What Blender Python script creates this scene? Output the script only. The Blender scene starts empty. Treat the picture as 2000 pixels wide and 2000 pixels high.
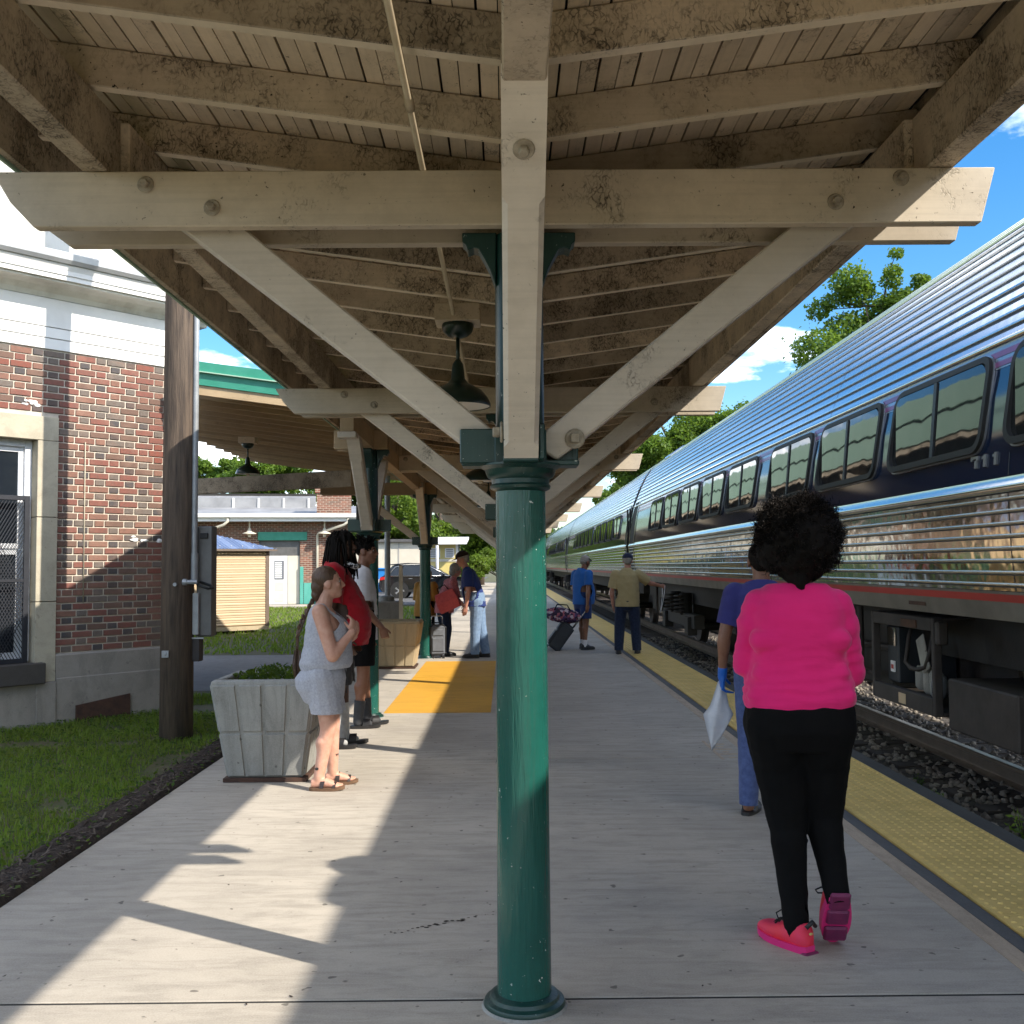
import bpy, bmesh, math, random
import numpy as np
from mathutils import Vector, Matrix, Quaternion, noise as mnoise

C = bpy.context.scene.collection
S = bpy.context.scene
random.seed(7)
R = math.radians
V = Vector

# ------------------------------------------------------------------ camera
cam_d = bpy.data.cameras.new('camera')
cam = bpy.data.objects.new('camera', cam_d)
C.objects.link(cam)
cam_d.sensor_width = 36.0
cam_d.lens = 36.0
cam_d.clip_start = 0.05
cam_d.clip_end = 4000.0
yaw, pitch, roll = R(0.366), R(2.974), R(-0.43)
fw = V((math.sin(yaw)*math.cos(pitch), math.cos(yaw)*math.cos(pitch), math.sin(pitch)))
rt = V((math.cos(yaw), -math.sin(yaw), 0.0))
up = rt.cross(fw)
cr, sr = math.cos(roll), math.sin(roll)
rt2, up2 = rt*cr + up*sr, up*cr - rt*sr
cam.matrix_world = Matrix(((rt2.x, up2.x, -fw.x, 0.0), (rt2.y, up2.y, -fw.y, 0.0), (rt2.z, up2.z, -fw.z, 1.55), (0, 0, 0, 1)))
S.camera = cam

# ------------------------------------------------------------------ light
SUN_EL, SUN_AZ = R(37.3), math.atan2(0.855, -0.519)
world = bpy.data.worlds.new('World')
S.world = world
world.use_nodes = True
wn, wl = world.node_tree.nodes, world.node_tree.links
wn.clear()
w_out = wn.new('ShaderNodeOutputWorld')
w_bg = wn.new('ShaderNodeBackground')
w_bg.inputs['Strength'].default_value = 0.15
sky = wn.new('ShaderNodeTexSky')
sky.sky_type = 'NISHITA'
sky.sun_disc = False
sky.sun_elevation = SUN_EL
sky.sun_rotation = SUN_AZ
sky.air_density = 1.0
sky.dust_density = 0.6
sky.ozone_density = 2.2
# procedural clouds over the sky (a layer seen in direction space, all round)
tc = wn.new('ShaderNodeTexCoord')
sep = wn.new('ShaderNodeSeparateXYZ')
wl.new(tc.outputs['Generated'], sep.inputs[0])
zden = wn.new('ShaderNodeMath'); zden.operation = 'ADD'; zden.inputs[1].default_value = 0.22
wl.new(sep.outputs['Z'], zden.inputs[0])
dx = wn.new('ShaderNodeMath'); dx.operation = 'DIVIDE'
dy = wn.new('ShaderNodeMath'); dy.operation = 'DIVIDE'
wl.new(sep.outputs['X'], dx.inputs[0]); wl.new(zden.outputs[0], dx.inputs[1])
wl.new(sep.outputs['Y'], dy.inputs[0]); wl.new(zden.outputs[0], dy.inputs[1])
comb = wn.new('ShaderNodeCombineXYZ')
wl.new(dx.outputs[0], comb.inputs[0]); wl.new(dy.outputs[0], comb.inputs[1])
cmap = wn.new('ShaderNodeMapping')
cmap.inputs['Location'].default_value = (-8.5517, 5.7738, 2.1638)
wl.new(comb.outputs[0], cmap.inputs[0])
cn = wn.new('ShaderNodeTexNoise')
cn.inputs['Scale'].default_value = 1.5
cn.inputs['Detail'].default_value = 9.0
cn.inputs['Roughness'].default_value = 0.58
wl.new(cmap.outputs[0], cn.inputs['Vector'])
cr_ = wn.new('ShaderNodeValToRGB')
cr_.color_ramp.elements[0].position = 0.49
cr_.color_ramp.elements[0].color = (0, 0, 0, 1)
cr_.color_ramp.elements[1].position = 0.60
cr_.color_ramp.elements[1].color = (1, 1, 1, 1)
wl.new(cn.outputs['Fac'], cr_.inputs[0])
hz = wn.new('ShaderNodeMapRange')           # no clouds drawn below the horizon
hz.inputs['From Min'].default_value = 0.0
hz.inputs['From Max'].default_value = 0.06
wl.new(sep.outputs['Z'], hz.inputs['Value'])
cm = wn.new('ShaderNodeMath'); cm.operation = 'MULTIPLY'
wl.new(cr_.outputs['Color'], cm.inputs[0]); wl.new(hz.outputs[0], cm.inputs[1])
cmx = wn.new('ShaderNodeMix'); cmx.data_type = 'RGBA'
wl.new(cm.outputs[0], cmx.inputs['Factor'])
sat = wn.new('ShaderNodeHueSaturation')
sat.inputs['Saturation'].default_value = 1.4
sat.inputs['Value'].default_value = 0.44
wl.new(sky.outputs[0], sat.inputs['Color'])
wl.new(sat.outputs[0], cmx.inputs[6])
cn2 = wn.new('ShaderNodeTexNoise')              # grey bellies and bright tops
cn2.inputs['Scale'].default_value = 5.0
cn2.inputs['Detail'].default_value = 7.0
wl.new(cmap.outputs[0], cn2.inputs['Vector'])
cr2 = wn.new('ShaderNodeValToRGB')
cr2.color_ramp.elements[0].position = 0.36
cr2.color_ramp.elements[0].color = (0.42, 0.45, 0.50, 1)
cr2.color_ramp.elements[1].position = 0.6
cr2.color_ramp.elements[1].color = (1, 1, 1, 1)
wl.new(cn2.outputs['Fac'], cr2.inputs[0])
csc = wn.new('ShaderNodeVectorMath'); csc.operation = 'SCALE'; csc.inputs['Scale'].default_value = 8.5  # extra cloud cover and brightness added as neutral fill for the shade
wl.new(cr2.outputs['Color'], csc.inputs[0])
wl.new(csc.outputs[0], cmx.inputs[7])
wl.new(cmx.outputs[2], w_bg.inputs['Color'])
wl.new(w_bg.outputs[0], w_out.inputs[0])

sun_d = bpy.data.lights.new('sun', 'SUN')
sun_d.energy = 2.1
sun_d.angle = R(0.55)
sun_d.color = (1.0, 0.93, 0.82)
sun = bpy.data.objects.new('sun', sun_d)
C.objects.link(sun)
SUN_DIR = V((math.cos(SUN_EL)*0.855, -math.cos(SUN_EL)*0.519, math.sin(SUN_EL))).normalized()
sun.rotation_euler = SUN_DIR.to_track_quat('Z', 'Y').to_euler()
sun.location = (20, -12, 18)

S.view_settings.view_transform = 'Standard'
S.view_settings.look = 'None'
S.view_settings.gamma = 1.0
S.view_settings.use_curve_mapping = False
S.view_settings.exposure = 1.95
S.render.engine = 'CYCLES'
S.cycles.max_bounces = 10
S.cycles.diffuse_bounces = 6
S.cycles.glossy_bounces = 4
S.cycles.transmission_bounces = 4
S.cycles.transparent_max_bounces = 6
S.cycles.caustics_reflective = False
S.cycles.caustics_refractive = False
S.cycles.use_denoising = True
S.cycles.sample_clamp_indirect = 6.0
# ------------------------------------------------------------------ materials
def _base(name):
    m = bpy.data.materials.new(name)
    m.use_nodes = True
    nt = m.node_tree
    b = nt.nodes.get('Principled BSDF')
    return m, nt, nt.nodes, nt.links, b

def _coords(nt, scale=(1, 1, 1), rand=True):
    n, l = nt.nodes, nt.links
    tc = n.new('ShaderNodeTexCoord')
    mp = n.new('ShaderNodeMapping')
    mp.inputs['Scale'].default_value = scale
    if rand:
        oi = n.new('ShaderNodeObjectInfo')
        mul = n.new('ShaderNodeMath'); mul.operation = 'MULTIPLY'; mul.inputs[1].default_value = 37.0
        l.new(oi.outputs['Random'], mul.inputs[0])
        add = n.new('ShaderNodeVectorMath'); add.operation = 'ADD'
        l.new(tc.outputs['Object'], add.inputs[0]); l.new(mul.outputs[0], add.inputs[1])
        l.new(add.outputs[0], mp.inputs[0])
    else:
        l.new(tc.outputs['Object'], mp.inputs[0])
    return mp.outputs[0]

def _noise(nt, vec, scale, detail=4.0, rough=0.6, dist=0.0):
    t = nt.nodes.new('ShaderNodeTexNoise')
    t.inputs['Scale'].default_value = scale
    t.inputs['Detail'].default_value = detail
    t.inputs['Roughness'].default_value = rough
    t.inputs['Distortion'].default_value = dist
    nt.links.new(vec, t.inputs['Vector'])
    return t.outputs['Fac']

def _ramp(nt, fac, p0, p1, c0=(0, 0, 0, 1), c1=(1, 1, 1, 1)):
    r = nt.nodes.new('ShaderNodeValToRGB')
    r.color_ramp.elements[0].position = p0; r.color_ramp.elements[0].color = c0
    r.color_ramp.elements[1].position = p1; r.color_ramp.elements[1].color = c1
    nt.links.new(fac, r.inputs[0])
    return r.outputs['Color']

def _mix(nt, fac, a, b):
    m = nt.nodes.new('ShaderNodeMix'); m.data_type = 'RGBA'
    for sock, v in ((m.inputs['Factor'], fac), (m.inputs[6], a), (m.inputs[7], b)):
        if isinstance(v, (tuple, list)): sock.default_value = (*v[:3], 1)
        elif isinstance(v, (int, float)): sock.default_value = v
        else: nt.links.new(v, sock)
    return m.outputs[2]

def _mul(nt, a, b, op='MULTIPLY'):
    m = nt.nodes.new('ShaderNodeMath'); m.operation = op; m.use_clamp = True
    for s, v in ((m.inputs[0], a), (m.inputs[1], b)):
        if isinstance(v, (int, float)): s.default_value = v
        else: nt.links.new(v, s)
    return m.outputs[0]

def _bump(nt, b, h, strength=0.3, dist=0.01):
    bp = nt.nodes.new('ShaderNodeBump')
    bp.inputs['Strength'].default_value = strength
    bp.inputs['Distance'].default_value = dist
    nt.links.new(h, bp.inputs['Height'])
    nt.links.new(bp.outputs[0], b.inputs['Normal'])
    return bp

def pm(name, c, c2=None, scale=6.0, rough=0.6, metal=0.0, bump=0.15, bscale=60.0, stretch=(1, 1, 1), spec=0.5, lo=0.35, hi=0.7, rand=True, bdist=0.004):
    """plain procedural material: two colours mixed by noise, fine bump"""
    m, nt, n, l, b = _base(name)
    vec = _coords(nt, stretch, rand)
    f = _noise(nt, vec, scale, 5.0)
    c2 = c2 or tuple(x*0.72 for x in c)
    l.new(_mix(nt, _ramp(nt, f, lo, hi), c, c2), b.inputs['Base Color'])
    b.inputs['Roughness'].default_value = rough
    b.inputs['Metallic'].default_value = metal
    b.inputs['Specular IOR Level'].default_value = spec
    if bump:
        _bump(nt, b, _noise(nt, vec, bscale, 3.0), bump, bdist)
    return m

def wood_paint(name, c, crack=0.5, dirt=0.5, cs=(26, 26, 10), crack_col=(0.030, 0.022, 0.014), grain=(1.5, 1.5, 60)):
    """old oil paint on timber: fine checking in patches, bare weathered areas, splits along the grain, flaked spots"""
    m, nt, n, l, b = _base(name)
    vec = _coords(nt)
    big = _noise(nt, vec, 1.1, 6.0, 0.7)
    mid = _noise(nt, vec, 7.0, 7.0, 0.75)
    col = _mix(nt, _ramp(nt, big, 0.36, 0.66), c, tuple(x*(1-0.5*dirt) for x in c))
    col = _mix(nt, _mul(nt, _ramp(nt, mid, 0.44, 0.72), 0.6*dirt), col, (c[0]*0.40, c[1]*0.37, c[2]*0.33))
    # grain tone along the timber
    gm = n.new('ShaderNodeMapping'); gm.inputs['Scale'].default_value = grain
    l.new(vec, gm.inputs[0])
    gr = _noise(nt, gm.outputs[0], 1.0, 5.0, 0.65)
    col = _mix(nt, _mul(nt, _ramp(nt, gr, 0.45, 0.8), 0.35), col, tuple(x*0.55 for x in c))
    dv = n.new('ShaderNodeVectorMath'); dv.operation = 'MULTIPLY_ADD'
    nn = n.new('ShaderNodeTexNoise'); nn.inputs['Scale'].default_value = 18.0; nn.inputs['Detail'].default_value = 4.0
    l.new(vec, nn.inputs['Vector'])
    dv.inputs[1].default_value = (0.07, 0.07, 0.07)
    l.new(nn.outputs['Color'], dv.inputs[0]); l.new(vec, dv.inputs[2])
    mp = n.new('ShaderNodeMapping'); mp.inputs['Scale'].default_value = cs
    l.new(dv.outputs[0], mp.inputs[0])
    vo = n.new('ShaderNodeTexVoronoi'); vo.feature = 'DISTANCE_TO_EDGE'
    vo.inputs['Scale'].default_value = 2.4
    l.new(mp.outputs[0], vo.inputs['Vector'])
    edge = _ramp(nt, vo.outputs['Distance'], 0.02, 0.16, (1, 1, 1, 1), (0, 0, 0, 1))
    edge = _mul(nt, edge, _ramp(nt, _noise(nt, vec, 40.0, 3.0, 0.6), 0.36, 0.56))
    patch = _noise(nt, vec, 2.2, 7.0, 0.72)
    mask = _ramp(nt, patch, 0.64-0.25*crack, 0.74-0.2*crack)
    bare = _mul(nt, _ramp(nt, patch, 0.70-0.2*crack, 0.80-0.2*crack), 0.6)
    col = _mix(nt, bare, col, (c[0]*0.30, c[1]*0.27, c[2]*0.23))
    split = _ramp(nt, gr, 0.735-0.02*crack, 0.75-0.02*crack)
    split = _mul(nt, split, _ramp(nt, _noise(nt, vec, 3.0, 3.0), 0.46, 0.58))
    flake = _ramp(nt, _noise(nt, vec, 60.0, 4.0, 0.6), 0.69-0.05*crack, 0.71-0.05*crack)
    fm = _mul(nt, flake, _ramp(nt, _noise(nt, vec, 3.5, 5.0), 0.45, 0.6))
    cracks = _mul(nt, _mul(nt, edge, mask), 0.85)
    allc = _mul(nt, _mul(nt, cracks, fm, 'MAXIMUM'), split, 'MAXIMUM')
    col = _mix(nt, allc, col, crack_col)
    oi = n.new('ShaderNodeObjectInfo')
    tone = n.new('ShaderNodeMapRange'); tone.inputs['To Min'].default_value = 1.0-0.55*dirt; tone.inputs['To Max'].default_value = 1.06
    rr_ = n.new('ShaderNodeMath'); rr_.operation = 'FRACT'
    rm = n.new('ShaderNodeMath'); rm.operation = 'MULTIPLY'; rm.inputs[1].default_value = 13.7
    l.new(oi.outputs['Random'], rm.inputs[0]); l.new(rm.outputs[0], rr_.inputs[0]); l.new(rr_.outputs[0], tone.inputs['Value'])
    sc = n.new('ShaderNodeVectorMath'); sc.operation = 'SCALE'
    l.new(col, sc.inputs[0]); l.new(tone.outputs[0], sc.inputs['Scale'])
    l.new(sc.outputs[0], b.inputs['Base Color'])
    b.inputs['Roughness'].default_value = 0.6
    b.inputs['Specular IOR Level'].default_value = 0.3
    hgt = _mul(nt, 1.0, _mul(nt, allc, bare, 'MAXIMUM'), 'SUBTRACT')
    _bump(nt, b, hgt, 0.6, 0.004)
    return m

def concrete(name, c, stain=0.5, streak=(1, 6, 1), spots=0.6, rough=0.85):
    m, nt, n, l, b = _base(name)
    vec = _coords(nt, (1, 1, 1), False)
    mp = n.new('ShaderNodeMapping'); mp.inputs['Scale'].default_value = streak
    l.new(vec, mp.inputs[0])
    f1 = _noise(nt, vec, 0.7, 6.0, 0.65)
    f2 = _noise(nt, mp.outputs[0], 2.2, 8.0, 0.7, 0.6)
    f3 = _noise(nt, vec, 140.0, 2.0, 0.6)
    col = _mix(nt, _mul(nt, _ramp(nt, f1, 0.36, 0.66), 0.75*stain), c, tuple(x*0.60 for x in c))
    col = _mix(nt, _mul(nt, _ramp(nt, f2, 0.45, 0.70), 0.85*stain), col, tuple(x*0.48 for x in c))
    f4 = _noise(nt, vec, 9.0, 6.0, 0.75)
    col = _mix(nt, _mul(nt, _ramp(nt, f4, 0.5, 0.75), 0.5*stain), col, tuple(x*0.55 for x in c))
    col = _mix(nt, _mul(nt, _ramp(nt, f3, 0.35, 0.75), 0.35), col, tuple(min(1, x*1.25) for x in c))
    sp = _ramp(nt, _noise(nt, vec, 17.0, 2.0, 0.45), 0.70, 0.735)
    sp = _mul(nt, sp, spots)
    col = _mix(nt, sp, col, tuple(x*0.22 for x in c))
    vo = n.new('ShaderNodeTexVoronoi'); vo.feature = 'F1'
    vo.inputs['Scale'].default_value = 3.2; vo.inputs['Randomness'].default_value = 1.0
    l.new(vec, vo.inputs['Vector'])
    dots = _mul(nt, _ramp(nt, vo.outputs['Distance'], 0.018, 0.045, (1, 1, 1, 1), (0, 0, 0, 1)), spots)
    col = _mix(nt, dots, col, tuple(x*0.15 for x in c))
    l.new(col, b.inputs['Base Color'])
    b.inputs['Roughness'].default_value = rough
    b.inputs['Specular IOR Level'].default_value = 0.3
    _bump(nt, b, _noise(nt, vec, 90.0, 4.0, 0.7), 0.25, 0.004)
    return m

def gloss_paint(name, c, c2, rough=0.25, drip=0.5):
    """thick gloss paint with runs and chips"""
    m, nt, n, l, b = _base(name)
    vec = _coords(nt)
    f = _noise(nt, vec, 3.0, 5.0)
    col = _mix(nt, _ramp(nt, f, 0.3, 0.75), c, c2)
    mp = n.new('ShaderNodeMapping'); mp.inputs['Scale'].default_value = (60, 60, 5)
    l.new(vec, mp.inputs[0])
    run = _noise(nt, mp.outputs[0], 1.0, 3.0, 0.6)
    chip = _mul(nt, _ramp(nt, _noise(nt, vec, 55.0, 4.0, 0.65), 0.675, 0.69), _ramp(nt, _noise(nt, vec, 3.0, 3.0, 0.6), 0.47, 0.56))
    grime = _mul(nt, _ramp(nt, _noise(nt, vec, 6.0, 6.0, 0.7), 0.5, 0.75), 0.5)
    col = _mix(nt, grime, col, tuple(x*0.45 for x in c))
    col = _mix(nt, chip, col, (0.62, 0.66, 0.60))
    l.new(col, b.inputs['Base Color'])
    b.inputs['Roughness'].default_value = rough
    b.inputs['Specular IOR Level'].default_value = 0.5
    _bump(nt, b, run, drip, 0.006)
    return m

def metal(name, c, rough=0.2, streak=(1, 1, 1), wave=0.0, wscale=2.0, dirt=0.2, m_=1.0):
    m, nt, n, l, b = _base(name)
    vec = _coords(nt, (1, 1, 1), False)
    mp = n.new('ShaderNodeMapping'); mp.inputs['Scale'].default_value = streak
    l.new(vec, mp.inputs[0])
    f = _noise(nt, mp.outputs[0], 3.0, 6.0, 0.65)
    l.new(_mix(nt, _mul(nt, _ramp(nt, f, 0.4, 0.75), dirt), c, tuple(x*0.45 for x in c)), b.inputs['Base Color'])
    b.inputs['Metallic'].default_value = m_
    rr = n.new('ShaderNodeMapRange')
    rr.inputs['To Min'].default_value = rough*0.7; rr.inputs['To Max'].default_value = rough*1.5
    l.new(f, rr.inputs['Value']); l.new(rr.outputs[0], b.inputs['Roughness'])
    if wave:
        _bump(nt, b, _noise(nt, vec, wscale, 2.0, 0.5), wave, 0.05)
    return m

def leaf(name, c, c2):
    m, nt, n, l, b = _base(name)
    oi = n.new('ShaderNodeNewGeometry')
    col = _mix(nt, oi.outputs['Random Per Island'], c, c2)
    f = _noise(nt, _coords(nt, (1, 1, 1), False), 1.3, 4.0, 0.65)
    col = _mix(nt, _mul(nt, _ramp(nt, f, 0.42, 0.68), 0.6), col, (c2[0]*0.75, c2[1]*0.62, c2[2]*0.7))
    l.new(col, b.inputs['Base Color'])
    b.inputs['Roughness'].default_value = 0.55
    b.inputs['Specular IOR Level'].default_value = 0.3
    tr = n.new('ShaderNodeBsdfTranslucent')
    l.new(_mix(nt, 0.6, col, (0.22, 0.34, 0.03)), tr.inputs['Color'])
    mx = n.new('ShaderNodeMixShader'); mx.inputs[0].default_value = 0.5
    l.new(b.outputs[0], mx.inputs[1]); l.new(tr.outputs[0], mx.inputs[2])
    l.new(mx.outputs[0], n.get('Material Output').inputs['Surface'])
    return m

def fabric(name, c, c2=None, scale=18.0, bscale=400.0, rough=0.9, lo=0.35, hi=0.65, sheen=0.15, fold=0.0):
    m, nt, n, l, b = _base(name)
    vec = _coords(nt, (1, 1, 1), False)
    c2 = c2 or tuple(x*0.82 for x in c)
    f = _noise(nt, vec, scale, 5.0, 0.65)
    l.new(_mix(nt, _ramp(nt, f, lo, hi), c, c2), b.inputs['Base Color'])
    b.inputs['Roughness'].default_value = rough
    b.inputs['Specular IOR Level'].default_value = 0.15
    b.inputs['Sheen Weight'].default_value = sheen
    if fold:
        mp = n.new('ShaderNodeMapping'); mp.inputs['Scale'].default_value = (1.2, 1.2, 5.0)
        mp.inputs['Rotation'].default_value = (0.2, 0.35, 0)
        l.new(vec, mp.inputs[0])
        _bump(nt, b, _noise(nt, mp.outputs[0], 3.4, 3.0, 0.5, 0.5), fold, 0.03)
    else:
        _bump(nt, b, _noise(nt, vec, bscale, 2.0), 0.12, 0.002)
    return m

def skin(name, c):
    m, nt, n, l, b = _base(name)
    vec = _coords(nt, (1, 1, 1), False)
    f = _noise(nt, vec, 22.0, 5.0, 0.6)
    l.new(_mix(nt, _ramp(nt, f, 0.35, 0.7), c, tuple(x*y for x, y in zip(c, (0.86, 0.74, 0.70)))), b.inputs['Base Color'])
    b.inputs['Roughness'].default_value = 0.5
    b.inputs['Subsurface Weight'].default_value = 0.08
    b.inputs['Subsurface Radius'].default_value = (0.02, 0.008, 0.004)
    _bump(nt, b, _noise(nt, vec, 220.0, 2.0), 0.1, 0.002)
    return m

BEIGE = (0.76, 0.635, 0.475)
M = {}
M['wood'] = wood_paint('wood_paint_worn', BEIGE, 0.8, 0.75)
M['wood_board'] = wood_paint('wood_paint_board', (0.80, 0.665, 0.49), 0.42, 0.4, (26, 9, 26), grain=(60, 1.5, 60))
M['wood_beam'] = wood_paint('wood_paint_beam', (0.73, 0.63, 0.49), 0.34, 0.42)
M['wood_brace'] = wood_paint('wood_paint_brace', (0.74, 0.665, 0.57), 0.28, 0.3)
M['wood_side'] = wood_paint('wood_paint_side', (0.50, 0.37, 0.225), 0.2, 0.4)  # darkened so the paler rafter undersides look lit beside it
M['wood_edge_lit'] = wood_paint('wood_paint_edge_lit', (0.86, 0.74, 0.56), 0.15, 0.25)  # ground bounce painted in: paler coat for the rafter undersides
M['bolt'] = pm('bolt_painted', (0.40, 0.35, 0.27), (0.22, 0.18, 0.13), 40, 0.5, 0.0, 0.2)
M['roofing'] = pm('roof_deck_dark', (0.03, 0.028, 0.025), None, 3, 0.9)
M['green'] = gloss_paint('green_gloss_paint', (0.0075, 0.074, 0.058), (0.014, 0.105, 0.082), 0.26, 1.0)
M['green_dk'] = gloss_paint('green_dark_iron', (0.005, 0.032, 0.027), (0.008, 0.045, 0.037), 0.35, 0.3)
M['green_fascia'] = pm('green_fascia_paint', (0.03, 0.24, 0.16), (0.05, 0.28, 0.20), 4, 0.5)
M['green_pale'] = pm('green_eave_paint', (0.33, 0.50, 0.38), (0.38, 0.54, 0.42), 3, 0.45)
M['conduit'] = pm('conduit_painted', (0.50, 0.42, 0.29), (0.42, 0.34, 0.22), 10, 0.5)
M['lamp_green'] = pm('lamp_enamel_dark_green', (0.012, 0.03, 0.022), None, 8, 0.3, 0, 0.05)
M['lamp_white'] = pm('lamp_enamel_white', (0.78, 0.76, 0.70), (0.7, 0.68, 0.62), 8, 0.35, 0, 0.02)
M['bulb'] = pm('bulb_frosted', (0.75, 0.66, 0.52), None, 8, 0.2, 0, 0.0)
M['slab'] = concrete('platform_concrete', (0.46, 0.412, 0.345), 0.85, (1.2, 6, 1), 0.75)
M['planter'] = concrete('planter_concrete', (0.34, 0.335, 0.31), 1.1, (5, 5, 0.8), 0.7)
M['planter_tan'] = concrete('planter_tan_concrete', (0.42, 0.34, 0.22), 0.4, (5, 5, 0.8), 0.2)
M['stone'] = concrete('limestone', (0.46, 0.41, 0.31), 0.7, (2, 2, 2), 0.3)
M['foundation'] = concrete('foundation_concrete', (0.30, 0.27, 0.235), 0.9, (2, 2, 1), 0.3)
M['sill'] = concrete('dark_sill_stone', (0.07, 0.062, 0.055), 0.5, (2, 2, 2), 0.2)
M['joint'] = pm('joint_sealant', (0.022, 0.02, 0.018), None, 20, 0.95)
M['curb'] = concrete('platform_edge_dark', (0.085, 0.08, 0.077), 0.7, (3, 1, 1), 0.4)
M['asphalt_strip'] = concrete('asphalt_strip', (0.13, 0.128, 0.125), 0.6, (4, 1, 1), 0.3)
M['tanline'] = concrete('worn_tan_line', (0.52, 0.41, 0.30), 0.9, (8, 2, 1), 0.1)
M['orange'] = concrete('orange_painted_concrete', (0.66, 0.345, 0.04), 0.55, (1, 5, 1), 0.15, 0.6)
M['tactile'] = pm('tactile_yellow', (0.78, 0.54, 0.17), (0.62, 0.42, 0.12), 5, 0.7, 0, 0.2, 90)
M['path'] = concrete('path_concrete', (0.22, 0.21, 0.205), 0.7, (3, 3, 1), 0.3)
M['road'] = concrete('parking_asphalt', (0.11, 0.11, 0.112), 0.6, (1, 6, 1), 0.2)
M['soil'] = pm('lawn_soil', (0.06, 0.075, 0.022), (0.11, 0.085, 0.045), 3, 0.95, 0, 0.6, 40)
M['mulch'] = pm('mulch', (0.045, 0.028, 0.018), (0.02, 0.013, 0.009), 25, 0.95, 0, 0.9, 60, bdist=0.02)
M['grass'] = leaf('grass_blade', (0.13, 0.235, 0.024), (0.24, 0.32, 0.05))
M['grass_dk'] = leaf('groundcover_leaf', (0.03, 0.075, 0.012), (0.06, 0.11, 0.02))
M['leaf_a'] = leaf('leaf_bright', (0.16, 0.25, 0.03), (0.07, 0.14, 0.018))
M['leaf_b'] = leaf('leaf_yellow_green', (0.18, 0.25, 0.03), (0.08, 0.15, 0.02))
M['leaf_c'] = leaf('leaf_planter', (0.025, 0.055, 0.010), (0.045, 0.085, 0.014))
M['hill'] = pm('hill_woods', (0.045, 0.085, 0.04), (0.02, 0.045, 0.025), 0.06, 0.95, 0, 0.0)
M['bark'] = pm('bark', (0.10, 0.075, 0.055), (0.05, 0.038, 0.028), 14, 0.9, 0, 0.8, 30, (1, 1, 0.25))
M['mortar'] = pm('mortar', (0.60, 0.54, 0.45), (0.44, 0.38, 0.31), 12, 0.95, 0, 0.4, 80)
M['white'] = pm('white_trim_paint', (0.78, 0.775, 0.76), (0.66, 0.65, 0.63), 2.2, 0.55, 0, 0.08, 40)
M['white_dirty'] = pm('white_stucco_stained', (0.70, 0.69, 0.64), (0.42, 0.40, 0.35), 2.8, 0.8, 0, 0.3, 30, (1, 1, 0.5), lo=0.45, hi=0.75)
M['gutter'] = pm('gutter_grey_metal', (0.52, 0.54, 0.56), (0.4, 0.42, 0.44), 3, 0.35, 0.2, 0.05)
M['frame_w'] = pm('window_frame_white', (0.74, 0.75, 0.77), None, 6, 0.4, 0, 0.05)
M['grille'] = pm('grille_dark_metal', (0.03, 0.032, 0.04), None, 8, 0.5, 0.3)
M['glass_dk'] = pm('window_glass_dark', (0.012, 0.016, 0.022), (0.02, 0.025, 0.03), 2, 0.04, 0, 0.0)
M['pole'] = pm('pole_timber_creosote', (0.115, 0.082, 0.058), (0.035, 0.025, 0.02), 7, 0.85, 0, 0.7, 22, (4, 4, 0.35), bdist=0.012)
M['galv'] = pm('galvanised_grey', (0.33, 0.34, 0.35), (0.24, 0.25, 0.26), 9, 0.45, 0.3, 0.05)
M['boxgrey'] = pm('meter_box_grey', (0.13, 0.125, 0.12), (0.09, 0.085, 0.08), 6, 0.5, 0.2)
M['rust'] = pm('rusty_steel', (0.085, 0.04, 0.025), (0.04, 0.022, 0.016), 12, 0.85, 0.1, 0.4, 60)
M['black'] = pm('black_rubber', (0.012, 0.012, 0.012), None, 8, 0.7, 0, 0.1)
M['navy'] = pm('train_navy_paint', (0.007, 0.014, 0.040), (0.008, 0.017, 0.046), 1.0, 0.10, 0.0, 0.0, spec=0.6)
M['train_glass'] = metal('train_tinted_glass', (0.022, 0.024, 0.027), 0.03, wave=0.09, wscale=1.6, dirt=0.05, m_=0.25)
M['steel'] = metal('stainless_side', (0.62, 0.585, 0.51), 0.09, (0.3, 30, 0.3), 0.10, 5.0, 0.35)
M['steel_roof'] = metal('stainless_roof', (0.62, 0.66, 0.72), 0.22, (0.4, 4, 1), 0.005, 1.5, 0.25)
M['steel_rib'] = metal('stainless_rib', (0.66, 0.64, 0.60), 0.16, (0.3, 20, 0.3), 0.02, 5.0, 0.3)
M['groove'] = pm('groove_dark_grey', (0.05, 0.052, 0.06), None, 6, 0.5, 0.3, 0.0)  # plain dark grey for strips beside ribs, joints and inner body
M['silver'] = pm('letterboard_silver', (0.33, 0.35, 0.40), (0.27, 0.29, 0.33), 1, 0.25, 0.6, 0.0)
M['purple'] = pm('stripe_purple', (0.20, 0.05, 0.15), None, 2, 0.3, 0.1, 0.0)
M['red'] = pm('stripe_red', (0.42, 0.022, 0.018), (0.32, 0.02, 0.016), 1.5, 0.4, 0, 0.0)
M['train_sill'] = pm('train_sill_grey', (0.22, 0.205, 0.18), (0.13, 0.12, 0.105), 2.5, 0.5, 0.35, 0.08, 30)
M['under'] = pm('underframe_black', (0.008, 0.0075, 0.007), (0.014, 0.012, 0.011), 5, 0.7, 0.1, 0.3, 30)
M['under_grey'] = pm('underframe_grey', (0.05, 0.042, 0.04), (0.026, 0.022, 0.021), 5, 0.7, 0.2, 0.3, 30)
M['rail'] = metal('rail_steel', (0.30, 0.25, 0.21), 0.35, (1, 1, 1), 0.0, 1.0, 0.6)
M['tie'] = pm('tie_timber', (0.05, 0.038, 0.03), (0.028, 0.022, 0.018), 9, 0.9, 0, 0.6, 40, (0.4, 4, 4))
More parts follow.
